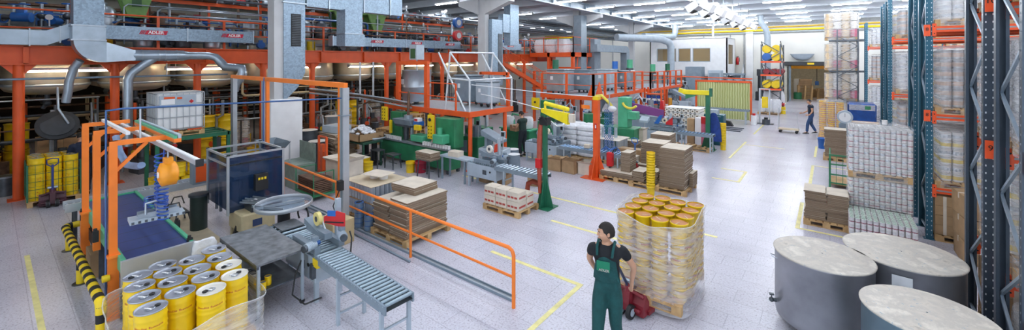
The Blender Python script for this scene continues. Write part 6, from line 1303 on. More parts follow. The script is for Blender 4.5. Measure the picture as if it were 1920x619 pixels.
tag(t.obj('white_pouches', None, (-13.45, 8.4, .96)), 'heap of white pouches in an open crate on top of the pallet heap', 'pouches', None, 'stuff')
t = MB(); t.box(-.6, .6, -.5, -.48, 0, .25, card); t.box(-.6, .6, .48, .5, 0, .25, card); t.box(-.6, -.58, -.5, .5, 0, .25, card); t.box(.58, .6, -.5, .5, 0, .25, card); t.box(-.6, .6, -.5, .5, 0, .02, card); one(t, 'open_crate', 'open cardboard crate full of white pouches', 'crate', (-13.45, 8.4, .925))
cbox(-11.25, 6.45, 0, .8, .7, .45, 'large closed carton under the open one left of the tall tins', .05, m=cardl); cbox(-11.25, 6.45, .45, .8, .7, .42, 'large open carton right behind the grey portal post', .05, True, m=cardl)
cbox(-12.3, 7.0, 0, .7, .5, .3, 'low dark carton on the floor near the orange rail posts', 0, m=cardd)
for k, (x, y, m, h, lab) in enumerate(((-14.6, 7.0, dsteel, 1.3, 'dark steel drum with pale lid right of the white column casing'), (-13.9, 7.0, dsteel, 1.0, 'second dark steel drum in front of the orange mezzanine post'), (-15.2, 7.2, brown, 1.2, 'brown drum behind the dark steel drums'), (-15.3, 8.3, steel, 1.6, 'bright steel drum at the foot of the pallet heap'))):
    t = MB(); t.lathe([(.3, 0), (.31, h*.33), (.3, h*.36), (.31, h*.66), (.3, h*.7), (.3, h), (.31, h+.01)], m, n=24); t.disc(.31, whitetop, z=h+.01, n=24); one(t, 'steel_drum', lab, 'drum', (x, y, 0))
p = thing('trolley_frame', 'narrow orange trolley frame standing behind the railing', 'trolley', (-13.3, 6.85, 0)); t = MB()
for x in (-.25, .25): t.box(x-.03, x+.03, -.03, .03, 0, 1.25, orange)
for z in (.1, .7, 1.22): t.box(-.25, .25, -.02, .02, z, z+.05, orange)
t.obj('frame', p); t = MB(); t.box(-.08, .08, -.05, .05, .1, 1.0, orange); t.obj('bar', p)
for k, (x, y, z, nn) in enumerate(((-18.6, 7.4, 0, 2), (-19.5, 11, 0, 2), (-18.5, 14.2, 0, 2), (-18.3, 5.0, 0, 2))):
    for i in range(nn):
        for L in range(1+(k % 2)): tag(OB('yellow_drum', DRUMB, None, (x, y+i*.6, z+L*.87), k+i), 'yellow drum stored in the shade under the mezzanine', 'drum', 'yellow drums under the mezzanine')
for k in range(9): load(('boxes', 'tins', 'rolls')[k % 3], -19.8-1.2*(k % 2), 1.5+k*2.4, 0, 1.0, 1.1, 1.3, 'wrapped pallet standing in the dark behind the yellow drums under the mezzanine', 0, 'wrapped pallets under the mezzanine')
# rows of dark machinery below the tanks
for k in range(12):
    y = 1.2+2.05*k; x = -18.6+.2*(k % 3); p = thing('agitator_stand', 'dark pump and pipe stand below the hanging tanks', 'machine', (x, y, 0), .2*k, 'pump stands below the hanging tanks')
    t = MB(); t.box(-.35, .35, -.25, .25, 0, .5, (brown, dsteel, iron)[k % 3]); t.cyl(0, 0, .5, .9, .16, dsteel, 12); t.obj('base', p)
    t = MB(); t.tube([(0, 0, .9), (0, 0, 1.6), (.3, 0, 1.75), (.3, 0, 2.3)], .05, (steel, brown)[k % 2], 8); t.tube([(-.3, .1, .4), (-.3, .1, 2.4)], .04, dsteel, 8); t.obj('pipe', p)
    t = MB(); t.tube([(.15, -.26, .7), (.15, -.34, .7)], .1, (red, yellow, orange)[k % 3], 12); t.obj('hand_wheel', p)

# ---------------------------------------------------------------- small plant clutter on the floor below and in front of the mezzanine
q = MB(); q.cyl(0, 0, 0, .55, .2, dsteel, 14); q.lathe([(.2, .5), (.21, .55)], steel, n=14); K1 = q.mesh('keg')
q = MB(); q.box(-.3, .3, -.22, .22, 0, .7, brown); q.box(-.25, .25, -.24, -.22, .1, .6, iron); q.cyl(0, 0, .7, 1.0, .12, dsteel, 10); K2 = q.mesh('pump_unit')
q = MB(); q.tube([(0, 0, 0), (0, 0, 2.3)], .05, orange, 8); q.box(-.12, .12, -.12, .12, 0, .02, orange); q.box(-.05, .05, -.1, -.04, 1.2, 1.6, lgrey); K3 = q.mesh('pipe_prop')
q = MB(); q.tube([(0, 0, 0), (0, 0, 1.2), (.2, 0, 1.4), (.6, .1, 1.4), (.7, .1, 1.2), (.7, .1, .3)], .04, steel, 8); q.ball((0, 0, .8), .08, red, 6); K4 = q.mesh('standpipe')
q = MB(); q.box(-.25, .25, -.06, .06, .9, 1.7, lgrey); q.box(-.03, .03, -.03, .03, 0, .9, grey); q.box(-.2, .2, -.07, -.06, 1.4, 1.6, black); q.tube([(.1, -.06, 1.1), (.1, -.09, 1.1)], .04, red, 8); K5 = q.mesh('switch_cabinet')
rc = random.Random(21)
KK = [('small_keg', 'keg', K1, 'small dark keg on the floor under the mezzanine'), ('pump_unit', 'pump', K2, 'brown pump unit under the mezzanine tanks'), ('pipe_prop', 'post', K3, 'thin orange prop with a grey box under the mezzanine'), ('standpipe', 'pipe', K4, 'bent steel standpipe with red valve under the mezzanine'), ('switch_cabinet', 'cabinet', K5, 'grey switch cabinet on a stand under the mezzanine'), ('yellow_pail', 'pail', PAILY, 'yellow pail standing loose under the mezzanine')]
for k in range(110):
    nm, ct, me, lb = KK[(0, 1, 2, 3, 4, 5, 5, 1, 3)[rc.randrange(9)]]; x = rc.uniform(-22.5, -17.7); y = rc.uniform(-1.2, 20)
    tag(OB(nm, me, None, (x, y, 0), rc.random()*6.28), lb, ct, lb[:44])

# ---------------------------------------------------------------- machines standing between the two platforms
def cluster(name, lab, cat, x, y, rz, kind, c1, c2, s=1.0):
    p = thing(name, lab, cat, (x, y, 0), rz)
    t = MB(); t.rbox(-.5*s, .5*s, -.3*s, .3*s, .08, .85*s, c1, .02); t.obj('cabinet', p)
    t = MB(); t.box(-.45*s, .45*s, -.25*s, .25*s, 0, .08, dsteel); t.obj('plinth', p)
    t = MB(); t.box(-.3*s, .0, -.31*s, -.3*s, .25*s, .7*s, c2); t.obj('door', p)
    t = MB()
    if kind == 0: t.cyl(-.2*s, 0, .85*s, 1.3*s, .13*s, c2, 14); t.tube([(-.2*s, 0, 1.3*s), (.1*s, 0, 1.6*s), (.35*s, 0, 1.3*s), (.35*s, 0, .85*s)], .045*s, steel, 8); t.obj('filler_head', p)
    elif kind == 1: t.prism([(-.4*s, 1.5*s), (.35*s, 1.15*s), (.35*s, 1.05*s), (-.4*s, 1.3*s)], 'y', -.28*s, .28*s, c2); t.obj('chute', p); t = MB(); t.box(-.3*s, -.2*s, -.2*s, .2*s, .85*s, 1.35*s, grey); t.obj('bracket', p)
    elif kind == 2: t.box(-.2*s, .3*s, -.2*s, .2*s, .85*s, 1.25*s, c2); t.tube([(.05*s, -.24*s, 1.05*s), (.05*s, .24*s, 1.05*s)], .16*s, c1, 16); t.obj('gear_head', p); motor(p, .3*s, 0, 1.0*s, (1, 0, 0), s)
    else: t.lathe([(.06*s, .85*s), (.08*s, 1.0*s), (.3*s, 1.4*s), (.3*s, 1.55*s), (.27*s, 1.55*s)], c2, n=18); t.obj('hopper', p)
    t = MB(); t.tube([(.45*s, -.2*s, .85*s), (.45*s, -.2*s, 1.35*s)], .02*s, alu, 6); t.box(.36*s, .54*s, -.23*s, -.17*s, 1.3*s, 1.5*s, lgrey); t.box(.39*s, .51*s, -.235*s, -.23*s, 1.33*s, 1.47*s, black); t.obj('operator_panel', p)
for a in (('case_erector', 'grey case erector with sloping chute right of the tall green machine tower', 'machine', -9.0, 10.6, .2, 1, lgrey, grey, .95), ('pump_station', 'dark green pump station under the right half of the first platform', 'machine', -11.0, 11.6, .1, 2, green3, grey, 1),
          ('can_feeder', 'grey can feeder with hopper left of the stacked white bags', 'machine', -8.2, 13.35, -.2, 3, grey, steel, .9), ('dosing_unit', 'small green dosing unit just left of the packing bench', 'machine', -12.2, 13.4, 0, 0, green3, green2, 1),
          ('vision_unit', 'pale machine with round head right of the packing bench', 'machine', -8.7, 14.2, .1, 2, lgrey, green2, .9), ('labelling_unit', 'grey labelling unit between the bagged stack and the second platform', 'machine', -9.8, 16.9, 0, 0, grey, steel, 1.1),
          ('valve_filler', 'green valve filler under the front edge of the second platform, left', 'machine', -11.4, 18.6, 0, 2, green3, green2, 1.1), ('drum_filler', 'green filler with steel hopper under the second platform, middle', 'machine', -9.9, 20.6, .1, 3, green3, steel, 1.1),
          ('tray_packer', 'light grey tray packer right of the second platform by the purple guard', 'machine', -7.6, 20.6, 0, 1, lgrey, white, 1), ('crimper', 'small dark crimping machine before the white rolls block', 'machine', -5.9, 20.4, 0, 2, grey, dsteel, .8),
          ('palletising_unit', 'grey palletising unit behind the purple guard', 'machine', -8.2, 24.6-3.2, 0, 0, grey, blue, 1.2), ('inkjet_coder', 'pale coding machine left of the strip curtain', 'machine', -7.9, 28.6, 0, 1, lgrey, grey, 1.2), ('dryer_unit', 'grey drying unit with chute left of the strip curtain, farther back', 'machine', -9.6, 30.5+3.5, 0, 3, grey, steel, 1.4)):
    cluster(*a)
for k, (x, y, z, lab) in enumerate(((-10.9, 13.8, .92, 'white sack on the left end of the packing bench'), (-10.0, 13.95, .92, 'white sack on the right end of the packing bench'), (-9.0, 13.6, 0, 'white sack on the floor behind the left end of the third conveyor'), (-9.3, 11.6, 0, 'white sack on the floor under the right platform post'))):
    tag(OB('white_sack', BGB[k % 2], None, (x, y, z), k*.8), lab, 'sack').scale = (.45, .45, .5)
for k, (x, y, lab) in enumerate(((-8.4, 10.9, 'grey barrel left of the open cartons, front'), (-8.9, 11.5, 'grey barrel behind the first one by the platform post'))):
    t = MB(); t.lathe([(.2, 0), (.22, .3), (.2, .6), (.21, .62)], grey, n=18); t.disc(.21, white, z=.62, n=18); one(t, 'grey_barrel', lab, 'barrel', (x, y, 0))
# ================================================================ FAR HALL
# translucent curtain
cur = bpy.data.materials.new('translucent_curtain'); cur.use_nodes = True; nt = cur.node_tree; b = nt.nodes['Principled BSDF']; b.inputs['Base Color'].default_value = lin('c3cf8c'); b.inputs['Roughness'].default_value = .35; b.inputs['Alpha'].default_value = .9
tc = nt.nodes.new('ShaderNodeTexCoord'); wv = nt.nodes.new('ShaderNodeTexWave'); wv.inputs['Scale'].default_value = 2.2; wv.inputs['Distortion'].default_value = 2; nt.links.new(tc.outputs['Object'], wv.inputs['Vector'])
r = nt.nodes.new('ShaderNodeValToRGB'); r.color_ramp.elements[0].color = lin('a8b06a'); r.color_ramp.elements[1].color = lin('d5dca4'); nt.links.new(wv.outputs['Fac'], r.inputs['Fac']); nt.links.new(r.outputs['Color'], b.inputs['Base Color'])
p = thing('strip_curtain', 'yellow-green translucent strip curtain hung in an orange frame', 'curtain', (-7.0, 28.9, 0)); t = MB(); n = 90; vs = []
for i in range(n+1):
    x = 3.15*i/n; y = .03*sin(i*1.4); vs += [(x, y, .05), (x, y, 2.35), (x, y+.012, .05), (x, y+.012, 2.35)]
t.add(vs, [(4*i, 4*i+4, 4*i+5, 4*i+1) for i in range(n)]+[(4*i+2, 4*i+3, 4*i+7, 4*i+6) for i in range(n)], cur, True); t.obj('strips', p)
t = MB(); t.box(-.05, 3.2, -.05, .05, 2.35, 2.48, orange); t.box(-.05, .05, -.05, .05, 0, 2.4, orange); t.box(3.12, 3.22, -.05, .05, 0, 2.4, orange); t.tube([(-6, .3, 2.7), (3.2, .3, 2.6)], .04, orange, 6); t.obj('frame', p)
p = thing('roller_conveyor', 'grey roller track in front of the translucent curtain', 'conveyor', (-6.6, 27.2, 0)); roller_bed(p, 2.9, .4, .85, rollg)
for x in (.2, 2.7): ladder_leg(p, x, .4, .85)
for k in range(3): t = MB(); t.box(0, 1.7, -.03, .03, 0, .05, dsteel); one(t, 'floor_profile', 'loose grey steel profile on the floor before the curtain', 'profile', (-5.4, 24.3+k*.5, 0), .05*k, 'steel profiles before the curtain')
t = MB(); t.prism([(-.2, 0), (.25, 0), (.1, .25), (-.15, .3)], 'y', -.15, .15, black); one(t, 'black_block', 'small black wedge on the floor by the curtain', 'block', (-4.6, 26.2, 0))
p = thing('control_stand', 'grey post with yellow control box right of the translucent curtain', 'stand', (-3.3, 28.3, 0)); t = MB(); sq(t, 0, 0, 0, 2.1, .08, alu); sq(t, .5, 0, 0, 2.1, .06, alu); t.box(0, .5, -.03, .03, 2.04, 2.1, alu); t.box(-.2, .7, -.25, .25, 0, .03, dsteel); t.obj('frame', p); t = MB(); t.rbox(.12, .42, -.12, .05, .95, 1.6, yellow, .02); t.obj('control_box', p)
for x, y, m, h, r, lab in ((-3.5, 27.5, plastw, .55, .16, 'white canister with red top right of the curtain'), (-2.95, 28, dsteel, .3, .2, 'dark floor motor right of the curtain')):
    t = MB(); t.cyl(0, 0, 0, h, r, m, 14); t.cyl(0, 0, h, h+.12, r*.5, red if m is plastw else iron, 12); one(t, 'canister', lab, 'canister', (x, y, 0))
# office cabin
glassd = bpy.data.materials.new('cabin_glass'); glassd.use_nodes = True; b = glassd.node_tree.nodes['Principled BSDF']; b.inputs['Base Color'].default_value = lin('9a9078'); b.inputs['Roughness'].default_value = .05; b.inputs['Alpha'].default_value = .25
p = thing('office_cabin', 'white office cabin raised above the floor with wide windows', 'cabin', (-14.3, 41, 0)); t = MB(); W = 7.0
t.box(0, W, 0, .1, 2.4, 3.6, white); t.box(0, W, 0, .1, 4.9, 5.8, white); t.box(0, .7, 0, .1, 3.6, 4.9, white); t.box(5.6, W, 0, .1, 3.6, 4.9, white); t.box(2.55, 2.75, 0, .1, 3.6, 4.9, white); t.box(3.9, 4.05, 0, .1, 3.6, 4.9, white)
t.box(W-.1, W, 0, 3.8, 2.4, 3.4, white); t.box(W-.1, W, 0, 3.8, 5.2, 5.8, white); t.box(W-.1, W, 0, .5, 3.4, 5.2, white); t.box(W-.1, W, 3.0, 3.8, 3.4, 5.2, white)
t.box(0, .1, 0, 3.8, 2.4, 5.8, white); t.box(0, W, 0, 3.8, 5.75, 5.85, white); t.box(0, W, 0, 3.8, 2.3, 2.42, white); t.box(0, W, 3.7, 3.8, 2.4, 5.8, M('cabin_inner', 'e3c998', .7, 0, .1, 1)); t.obj('walls', p)
for x0, x1 in ((.7, 2.55), (2.75, 3.9), (4.05, 5.6)):
    t = MB(); t.box(x0, x1, .03, .05, 3.6, 4.9, glassd); t.obj('window_pane', p); t = MB()
    for q in ((x0, x0+.05, 3.6, 4.9), (x1-.05, x1, 3.6, 4.9), (x0, x1, 3.6, 3.66), (x0, x1, 4.84, 4.9)): t.box(q[0], q[1], -.02, .12, q[2], q[3], lgrey)
    t.obj('window_frame', p)
t = MB(); t.box(W-.06, W-.04, .5, 3.0, 3.4, 5.2, glassd); t.obj('window_pane', p)
for x in (.1, 2.4, 4.7, W-.1):
    for y in (.1, 3.6): t = MB(); sq(t, x, y, 0, 2.3, .14, grey); t.obj('leg', p)
tz = thing('batten_lamp', 'lamp inside the raised white office cabin', 'lamp', (-11, 43, 5.6)); OB('housing', HOUS, tz); OB('tube', TUBW, tz)
# grey cabinets below
for k, (x, y, w, d, h, m, lab) in enumerate(((-9.2, 37.6, 1.3, 1.2, 3.2, grey, 'tall grey machine cabinet before the office cabin'), (-7.7, 38.2, 1.0, 1.0, 2.9, lgrey, 'pale grey frame cabinet right of the tall cabinet'), (-11.0, 38.4, 1.0, 1.0, 1.8, dsteel, 'dark low cabinet left of the tall grey cabinet'))):
    p = thing('machine_cabinet', lab, 'cabinet', (x, y, 0)); t = MB(); t.rbox(-w/2, w/2, -d/2, d/2, 0, h, m, .03); t.obj('body', p); t = MB(); t.box(-w*.4, w*.4, -d/2-.02, -d/2, .2, h*.5, grey); t.box(-w*.4, w*.4, -d/2-.02, -d/2, h*.53, h*.92, grey); t.obj('door', p); t = MB(); t.box(-w*.35, -w*.1, -d/2-.03, -d/2-.02, .3, .8, black); t.obj('vent', p)
p = thing('hopper_gantry', 'grey steel frame with hoods and pipes under the office cabin', 'frame', (-7.0, 39.5, 0)); t = MB()
for x in (-1.2, 0, 1.2):
    for y in (-.5, .5): sq(t, x, y, 0, 2.6, .1, grey)
t.box(-1.3, 1.3, -.6, .6, 2.5, 2.62, grey); t.box(-1.3, 1.3, -.6, .6, 1.3, 1.38, grey); t.obj('frame', p); t = MB()
for x in (-.8, .1, .8): t.lathe([(.1, 0), (.35, .35), (.35, .7)], lgrey, x, 0, 1.5, 14); t.tube([(x, 0, .2), (x, 0, 1.5)], .08, steel, 8)
t.obj('hopper', p)
# white machine tables left of the curtain
for k, (x, y, lab) in enumerate(((-10.5, 33, 'white labelling machine left of the translucent curtain, front one'), (-9.2, 35, 'white labelling machine behind the front one'), (-8.7, 26.5, 'grey valve machine between third platform and curtain'), (-7.9, 23.5, 'small grey pump machine left of the white rolls'))):
    p = thing('labelling_machine', lab, 'machine', (x, y, 0)); t = MB(); t.rbox(-.6, .6, -.35, .35, .15, .95, lgrey, .03); t.obj('body', p); t = MB(); t.cyl(-.25, 0, .95, 1.5, .16, steel, 14); t.cyl(.25, .05, .95, 1.3, .12, dsteel, 14); t.tube([(-.25, 0, 1.5), (0, -.1, 1.8), (.25, 0, 1.3)], .03, dsteel, 6); t.obj('head', p); t = MB(); t.box(-.5, .5, -.3, .3, 0, .15, dsteel); t.obj('foot', p); motor(p, .4, -.2, 1.1, (0, -1, 0), 1.3)
p = thing('wire_rack', 'orange rack post group with blue barrels under the third platform', 'rack', (-8.4, 24.9, 0)); t = MB()
for x in (-.5, .5):
    for y in (-.3, .3): sq(t, x, y, 0, 2.1, .09, orange)
for z in (.5, 1.1, 1.7): t.box(-.5, .5, -.3, .3, z, z+.05, orange)
t.obj('frame', p)
for k in range(3): t = MB(); t.cyl(0, 0, 0, .5, .14, M('barrel_blue', '24479a', .35), 14); t.cyl(0, 0, .18, .32, .142, white, 14); one(t, 'blue_barrel', 'small blue barrel with white band on the orange rack', 'barrel', (-8.7+.3*k, 24.75, 1.15), 0, 'blue barrels on the orange rack')
t = MB(); t.prism([(0, 0), (.5, 0), (.5, .5), (.35, 1.6), (.25, 1.6)], 'y', -.15, .15, red); t.box(.5, .9, -.15, .15, 0, .15, red); one(t, 'red_lift', 'red lifting column left of the white rolls block', 'lift', (-7.4, 22.3, 0))
for k, (x, y) in enumerate(((-7.6, 25.3), (-8.9, 23.1))):
    p = thing('ochre_machine', 'ochre machine base %s' % ('near the red lifting column', 'behind the red lifting column, under the second platform edge')[k], 'machine', (x, y, 0)); t = MB(); t.rbox(-.35, .35, -.3, .3, 0, 1.0, M('ochre', 'c98f2b', .5), .03); t.obj('base', p); t = MB(); t.cyl(0, 0, 1.0, 1.5, .12, MATS['ochre'], 12); t.tube([(0, 0, 1.4), (.3, 0, 1.6), (.5, 0, 1.2)], .04, dsteel, 8); t.obj('head', p)
# stair and extinguisher at the back wall
p = thing('concrete_stair', 'grey stair with white rails to the back wall landing', 'stair', (-7.3, 42.0, 0)); t = MB()
for k in range(11): t.box(-.6, .6, k*.28, k*.28+.3, .0, (k+1)*.21, M('slate_step', '6f7d88', .6))
t.box(-.8, .8, 3.1, 3.95, 2.1, 2.3, lgrey); t.obj('steps', p)
for s_ in (-.68, .68): t = MB(); t.beam((s_, 0, .6), (s_, 3.1, 2.9), .06, .7, white); t.tube([(s_, 0, 1.1), (s_, 3.1, 3.3), (s_, 3.9, 3.3)], .03, lgrey, 6); t.obj('side_rail', p)
p = thing('fire_extinguisher', 'red fire extinguisher on the back wall above the stair', 'extinguisher', (-7.25, 45.8, 3.3)); t = MB(); t.lathe([(.05, 0), (.13, .03), (.13, .6), (.08, .7), (.04, .75)], red, n=14); t.obj('cylinder', p); t = MB(); t.tube([(0, 0, .75), (.12, 0, .82), (.2, -.05, .6), (.18, -.05, .3)], .02, black, 6); t.box(-.08, .1, -.02, .02, .75, .82, black); t.obj('valve', p)
p = thing('fire_sign', 'small red fire sign on the white wall post right of the extinguisher', 'sign', (-6.2, 45.9, 4.6)); t = MB(); t.box(-.16, .16, -.02, 0, -.16, .16, red); t.box(-.08, .08, -.025, -.02, -.08, .08, white); t.obj('plate', p)
t = MB(); t.box(-6.5, -5.9, 45.7, 46, 0, 7.0, white); struct(t, 'column_casing')
# low clutter by the back wall
p = thing('pipe_stand', 'dark pump and pipe group standing against the back wall behind the curtain', 'machine', (-4.9, 44.5, 0)); t = MB(); t.box(-.6, .6, -.4, .4, 0, .8, iron); t.cyl(-.2, 0, .8, 2.3, .25, iron, 14); t.cyl(.35, 0, .8, 1.8, .18, dsteel, 14); t.box(-.5, .1, -.3, .3, 2.3, 2.9, iron); t.obj('base', p); t = MB(); t.tube([(.3, 0, 1.8), (.3, 0, 3.2), (.0, 0, 3.4)], .06, steel, 8); t.obj('pipe', p)
# yellow drum rack
p = thing('drum_rack', 'grey rack with lying yellow and blue drums left of the gate', 'rack', (-3.9, 34.3, 0))
for x in (0, 1.15):
    for y in (0, 2.4): t = MB(); sq(t, x, y, 0, 4.9, .09, dsteel); t.obj('upright', p)
for x in (0, 1.15):
    t = MB(); z = .3; s_ = 0
    while z < 4.4: t.beam((x, 0 if s_ == 0 else 2.4, z), (x, 2.4 if s_ == 0 else 0, z+.8), .05, .05, dsteel); z += .8; s_ = 1-s_
    t.obj('brace', p)
t = MB(); z = .3; s_ = 0
while z < 4.4: t.beam((0 if s_ == 0 else 1.15, 0, z), (1.15 if s_ == 0 else 0, 0, z+.8), .05, .05, dsteel); z += .8; s_ = 1-s_
t.obj('brace', p)
for z in (1.75, 2.75, 3.7): t = MB(); t.box(-.05, 1.2, -.05, .05, z-.12, z, beamorange); t.box(-.05, 1.2, 2.35, 2.45, z-.12, z, beamorange); t.box(-.03, .03, 0, 2.4, z-.1, z, dsteel); t.box(1.12, 1.18, 0, 2.4, z-.1, z, dsteel); t.box(0, 1.15, 0, 2.4, z-.02, z, dsteel); t.obj('shelf', p)
q = MB(); q.tube([(0, 0, .29), (0, .1, .29), (0, .12, .29), (0, .7, .29), (0, .8, .29)], [.28, .28, .29, .29, .28], yellow, 20); q.tube([(0, -.01, .29), (0, 0, .29)], .24, yellow, 18); LY = q.mesh('drum')
q = MB(); q.tube([(0, 0, .29), (0, .8, .29)], .28, blue, 20); LB2 = q.mesh('drum'); q = MB(); q.tube([(0, 0, .2), (0, .7, .2)], .2, dred, 18); LR = q.mesh('drum')
for z, ms in ((1.75, (LY, LY)), (2.75, (LR, LR, LR)), (3.7, (LB2, LY))):
    for k, me in enumerate(ms):
        for j in range(2):
            c = 'yellow' if me is LY else 'blue' if me is LB2 else 'dark red'
            o = OB('lying_drum', me, None, (-3.9+.3+k*(.58 if len(ms) == 2 else .4), 34.35+j*1.2, z)); tag(o, '%s drum lying on the %s shelf of the grey drum rack' % (c, {1.75: 'lowest', 2.75: 'middle', 3.7: 'upper'}[z]), 'drum', c+' drums on the drum rack')
for k in range(2): tag(OB('lying_drum', LY, None, (-3.6+k*.58, 34.4, 4.28)), 'yellow drum on the very top of the grey drum rack', 'drum', 'drums on top of the drum rack')
q = MB(); q.box(1.3, 1.38, 36.9, 37, 0, 4.5, orange)
wooden_pallet(-3.35, 33.6, 0, 1.3, 1.0, 'pallet in front of the drum rack'); 
for k in range(3): tag(OB('white_sack', BGB[k % 2], None, (-3.75+.42*k, 33.5, .146), k), 'white sack on the pallet in front of the drum rack', 'sack', 'white sacks before the drum rack').scale = (.45, .6, .95)
for k in range(2): tag(OB('white_sack', BGB[k], None, (-3.6+.6*k, 35.2, .0), k), 'big white bag at floor level inside the drum rack', 'sack', 'white bags inside the drum rack').scale = (.6, 1, 1.6)
for k, (m, h) in enumerate(((yellow, .5), (red, .7), (dgreen, .4))): t = MB(); t.cyl(0, 0, 0, h, .16, m, 14); t.cyl(0, 0, h, h+.08, .05, black, 8); one(t, 'gas_canister', '%s canister on the floor right of the drum rack' % ('yellow', 'red', 'green')[k], 'canister', (-2.6-.1*k, 34.3+.6*k, 0))
t = MB(); t.tube([(-4.4, 38, 7.4), (-4.4, 38, 6.9), (-4.0, 38, 6.2), (-3.9, 38, 5.6), (-3.9, 38, 0.01)], .22, lgrey, 14); one(t, 'exhaust_pipe', 'grey exhaust pipe coming down behind the drum rack', 'pipe')
t = MB(); t.tube([(-8.9, 43, 7.5), (-8.9, 43, 5.9)], .1, white, 8); t.tube([(-8.9, 43, 7.2), (-9.5, 43, 7.5)], .1, white, 8); one(t, 'vent_pipe', 'white Y shaped vent pipe on the office cabin roof', 'pipe')
p = thing('wall_bowl', 'half round white basket lamp on the back wall above the gate', 'lamp', (-2.0, 45.6, 4.3)); t = MB(); t.lathe([(.0, -.55), (.4, -.5), (.75, -.25), (.9, .0), (.95, .02)], lgrey, n=24, sy=.35); t.disc(.9, dsteel, z=.0, n=24, sy=.35); t.obj('bowl', p)
# annex contents
for k in range(9): wooden_pallet(-1.9, 48.5, k*.147, 1.2, .9, 'empty pallet in the stack just inside the gate', .02*k, 'empty pallets inside the gate')
for k in range(7): wooden_pallet(-.4, 49.5, k*.147, 1.2, .9, 'empty pallet in the right stack inside the gate', .03*k, 'empty pallets inside the gate, right')
for k in range(5): cbox(-1.9+.02*k, 48.5, 1.33+k*.2, 1.0, .8, .19, 'flat carton on top of the pallet stack inside the gate, level %s' % ('one', 'two', 'three', 'four', 'five')[k], .05*k) if k < 3 else None
cbox(-1.15, 51.5, 0, .7, .7, .8, 'brown carton between the pallet stacks inside the gate', 0)
p = thing('overhead_crane', 'yellow crane girder high inside the annex', 'crane', (-1.3, 50, 2.9)); t = MB(); t.box(-2.6, 2.6, -.1, .1, 0, .3, M('crane_ochre', 'e5a52a', .4)); t.obj('girder', p); t = MB(); t.tube([(.3, 0, 0), (.3, 0, -1.2)], .03, black, 6); t.box(.15, .45, -.1, .1, -1.6, -1.2, blue); t.obj('hoist', p)
for x, c, h, lab in ((-2.6, white, 1.8, 'tall white cylinder inside the gate at the left'), (-2.45, green, .6, 'green bin inside the gate')):
    t = MB(); t.cyl(0, 0, 0, h, .35, c, 16); t.cyl(0, 0, h, h+.05, .3, c, 16); one(t, 'storage_cylinder', lab, 'container', (x, 51 if c is white else 48.2, 0))
t = MB(); t.cyl(0, 0, 0, 2.3, .15, white, 12); t.cyl(0, 0, .9, 1.5, .16, green, 12); one(t, 'white_post', 'white post with green band inside the gate at the right', 'post', (.0, 48.6, 0))
# ceiling heaters
for k, y in enumerate((20.6, 23.2, 25.8, 28.6, 31.6, 34.8)):
    p = thing('radiant_heater', 'white twin-hood radiant heater hanging from the ceiling', 'heater', (-4.8, y, 6.2), 0, 'radiant heaters in a row under the ceiling')
    for s_ in (-1, 1):
        t = MB(); t.prism([(0, .1), (s_*.12, .4), (s_*.62, .1), (s_*.45, -.22)][::s_], 'y', -.35, .35, white); t.obj('hood', p)
        t = MB(); t.prism([(s_*.2, -.06), (s_*.38, -.15), (s_*.4, -.19), (s_*.18, -.1)][::-s_], 'y', -.3, .3, black); t.obj('burner_slot', p)
    t = MB(); t.box(-.25, .25, -.3, .3, .2, .55, white); t.tube([(0, 0, .5), (0, 0, 1.5)], .03, lgrey, 6); t.obj('burner_box', p)
# far racks and loads near the aisle
p = thing('open_rack', 'slim grey braced rack in front of tall wrapped rolls near the gate', 'rack', (.35, 31.2, 0))
for x in (0, .95):
    for y in (0, 1.2): t = MB(); sq(t, x, y, 0, 5.6, .07, dsteel); t.obj('upright', p)
t = MB(); z = .4; s_ = 0
while z < 5: t.beam((0 if s_ == 0 else .95, 0, z), (.95 if s_ == 0 else 0, 0, z+.6), .04, .04, dsteel); z += .6; s_ = 1-s_
t.obj('brace', p)
for z in (1.35, 3.15, 5.0): t = MB(); t.box(-.4, 1.3, .1, 1.5, z-.1, z, dsteel); t.obj('shelf', p)
for z, lab in ((1.35, 'lowest'), (3.15, 'middle'), (5.0, 'upper')): load('rolls', .55, 32.0, z, 1.6, 1.1, 1.6, 'wrapped pallet of pale rolls on the %s level behind the slim grey rack' % lab)
load('rolls', .55, 32.0, 0, 1.6, 1.1, 1.25, 'wrapped pallet of pale rolls on the floor behind the slim grey rack')
load('bottles', 2.2, 27.3, 0, 1.1, 1.1, 1.6, 'wrapped pallet of white bottles between the third and farthest blue racks')
# wrapped bucket pallet
BK2 = bucket_mesh(.135, .3, drumy, None); bkb = M('bucket_print_band', 'd98a6a', .5, 0, .3, 30)
q = MB(); q.lathe([(.13, 0), (.142, .085)], drumy, n=16); q.lathe([(.1425, .03), (.1435, .07)], bkb, n=16); q.lathe([(.145, .085), (.147, .1), (.14, .1)], drumy, n=16); BRIM = q.mesh('bucket')
wooden_pallet(.05, 24.7, 0, 1.0, 1.2, 'pallet under the wrapped bucket columns by the man in jeans')
for i in range(3):
    for j in range(4):
        if i > 0 and j > 0: continue
        for k in range(17): tag(OB('yellow_bucket', BRIM, None, (-.27+i*.32, 24.25+j*.29, .146+k*.098)), 'nested yellow bucket in the wrapped columns beside the man in jeans', 'bucket', 'yellow buckets beside the man in jeans')
tag(OB('stretch_film', wrap_mesh(1.06, 1.26, 1.85, filmw, 31), None, (.05, 24.7, 0)), 'stretch film around the bucket columns beside the man in jeans', 'film')
bl = M('blue_film', '1d4f9a', .3, 0, .25, 4)
p = thing('blue_covered_load', 'pallet load under a dark blue plastic cover behind the weighing scale', 'pallet load', (1.15, 24.9, 0)); OB('pallet', pal(1.1, 1.2), p); t = MB(); t.rbox(-.5, .5, -.55, .55, .15, 1.8, bl, .06); t.obj('blue_cover', p); t = MB(); t.box(-.45, .45, -.56, -.552, 1.5, 1.75, filmh); t.box(.1, .3, -.565, -.56, 1.55, 1.7, green); t.obj('label', p)
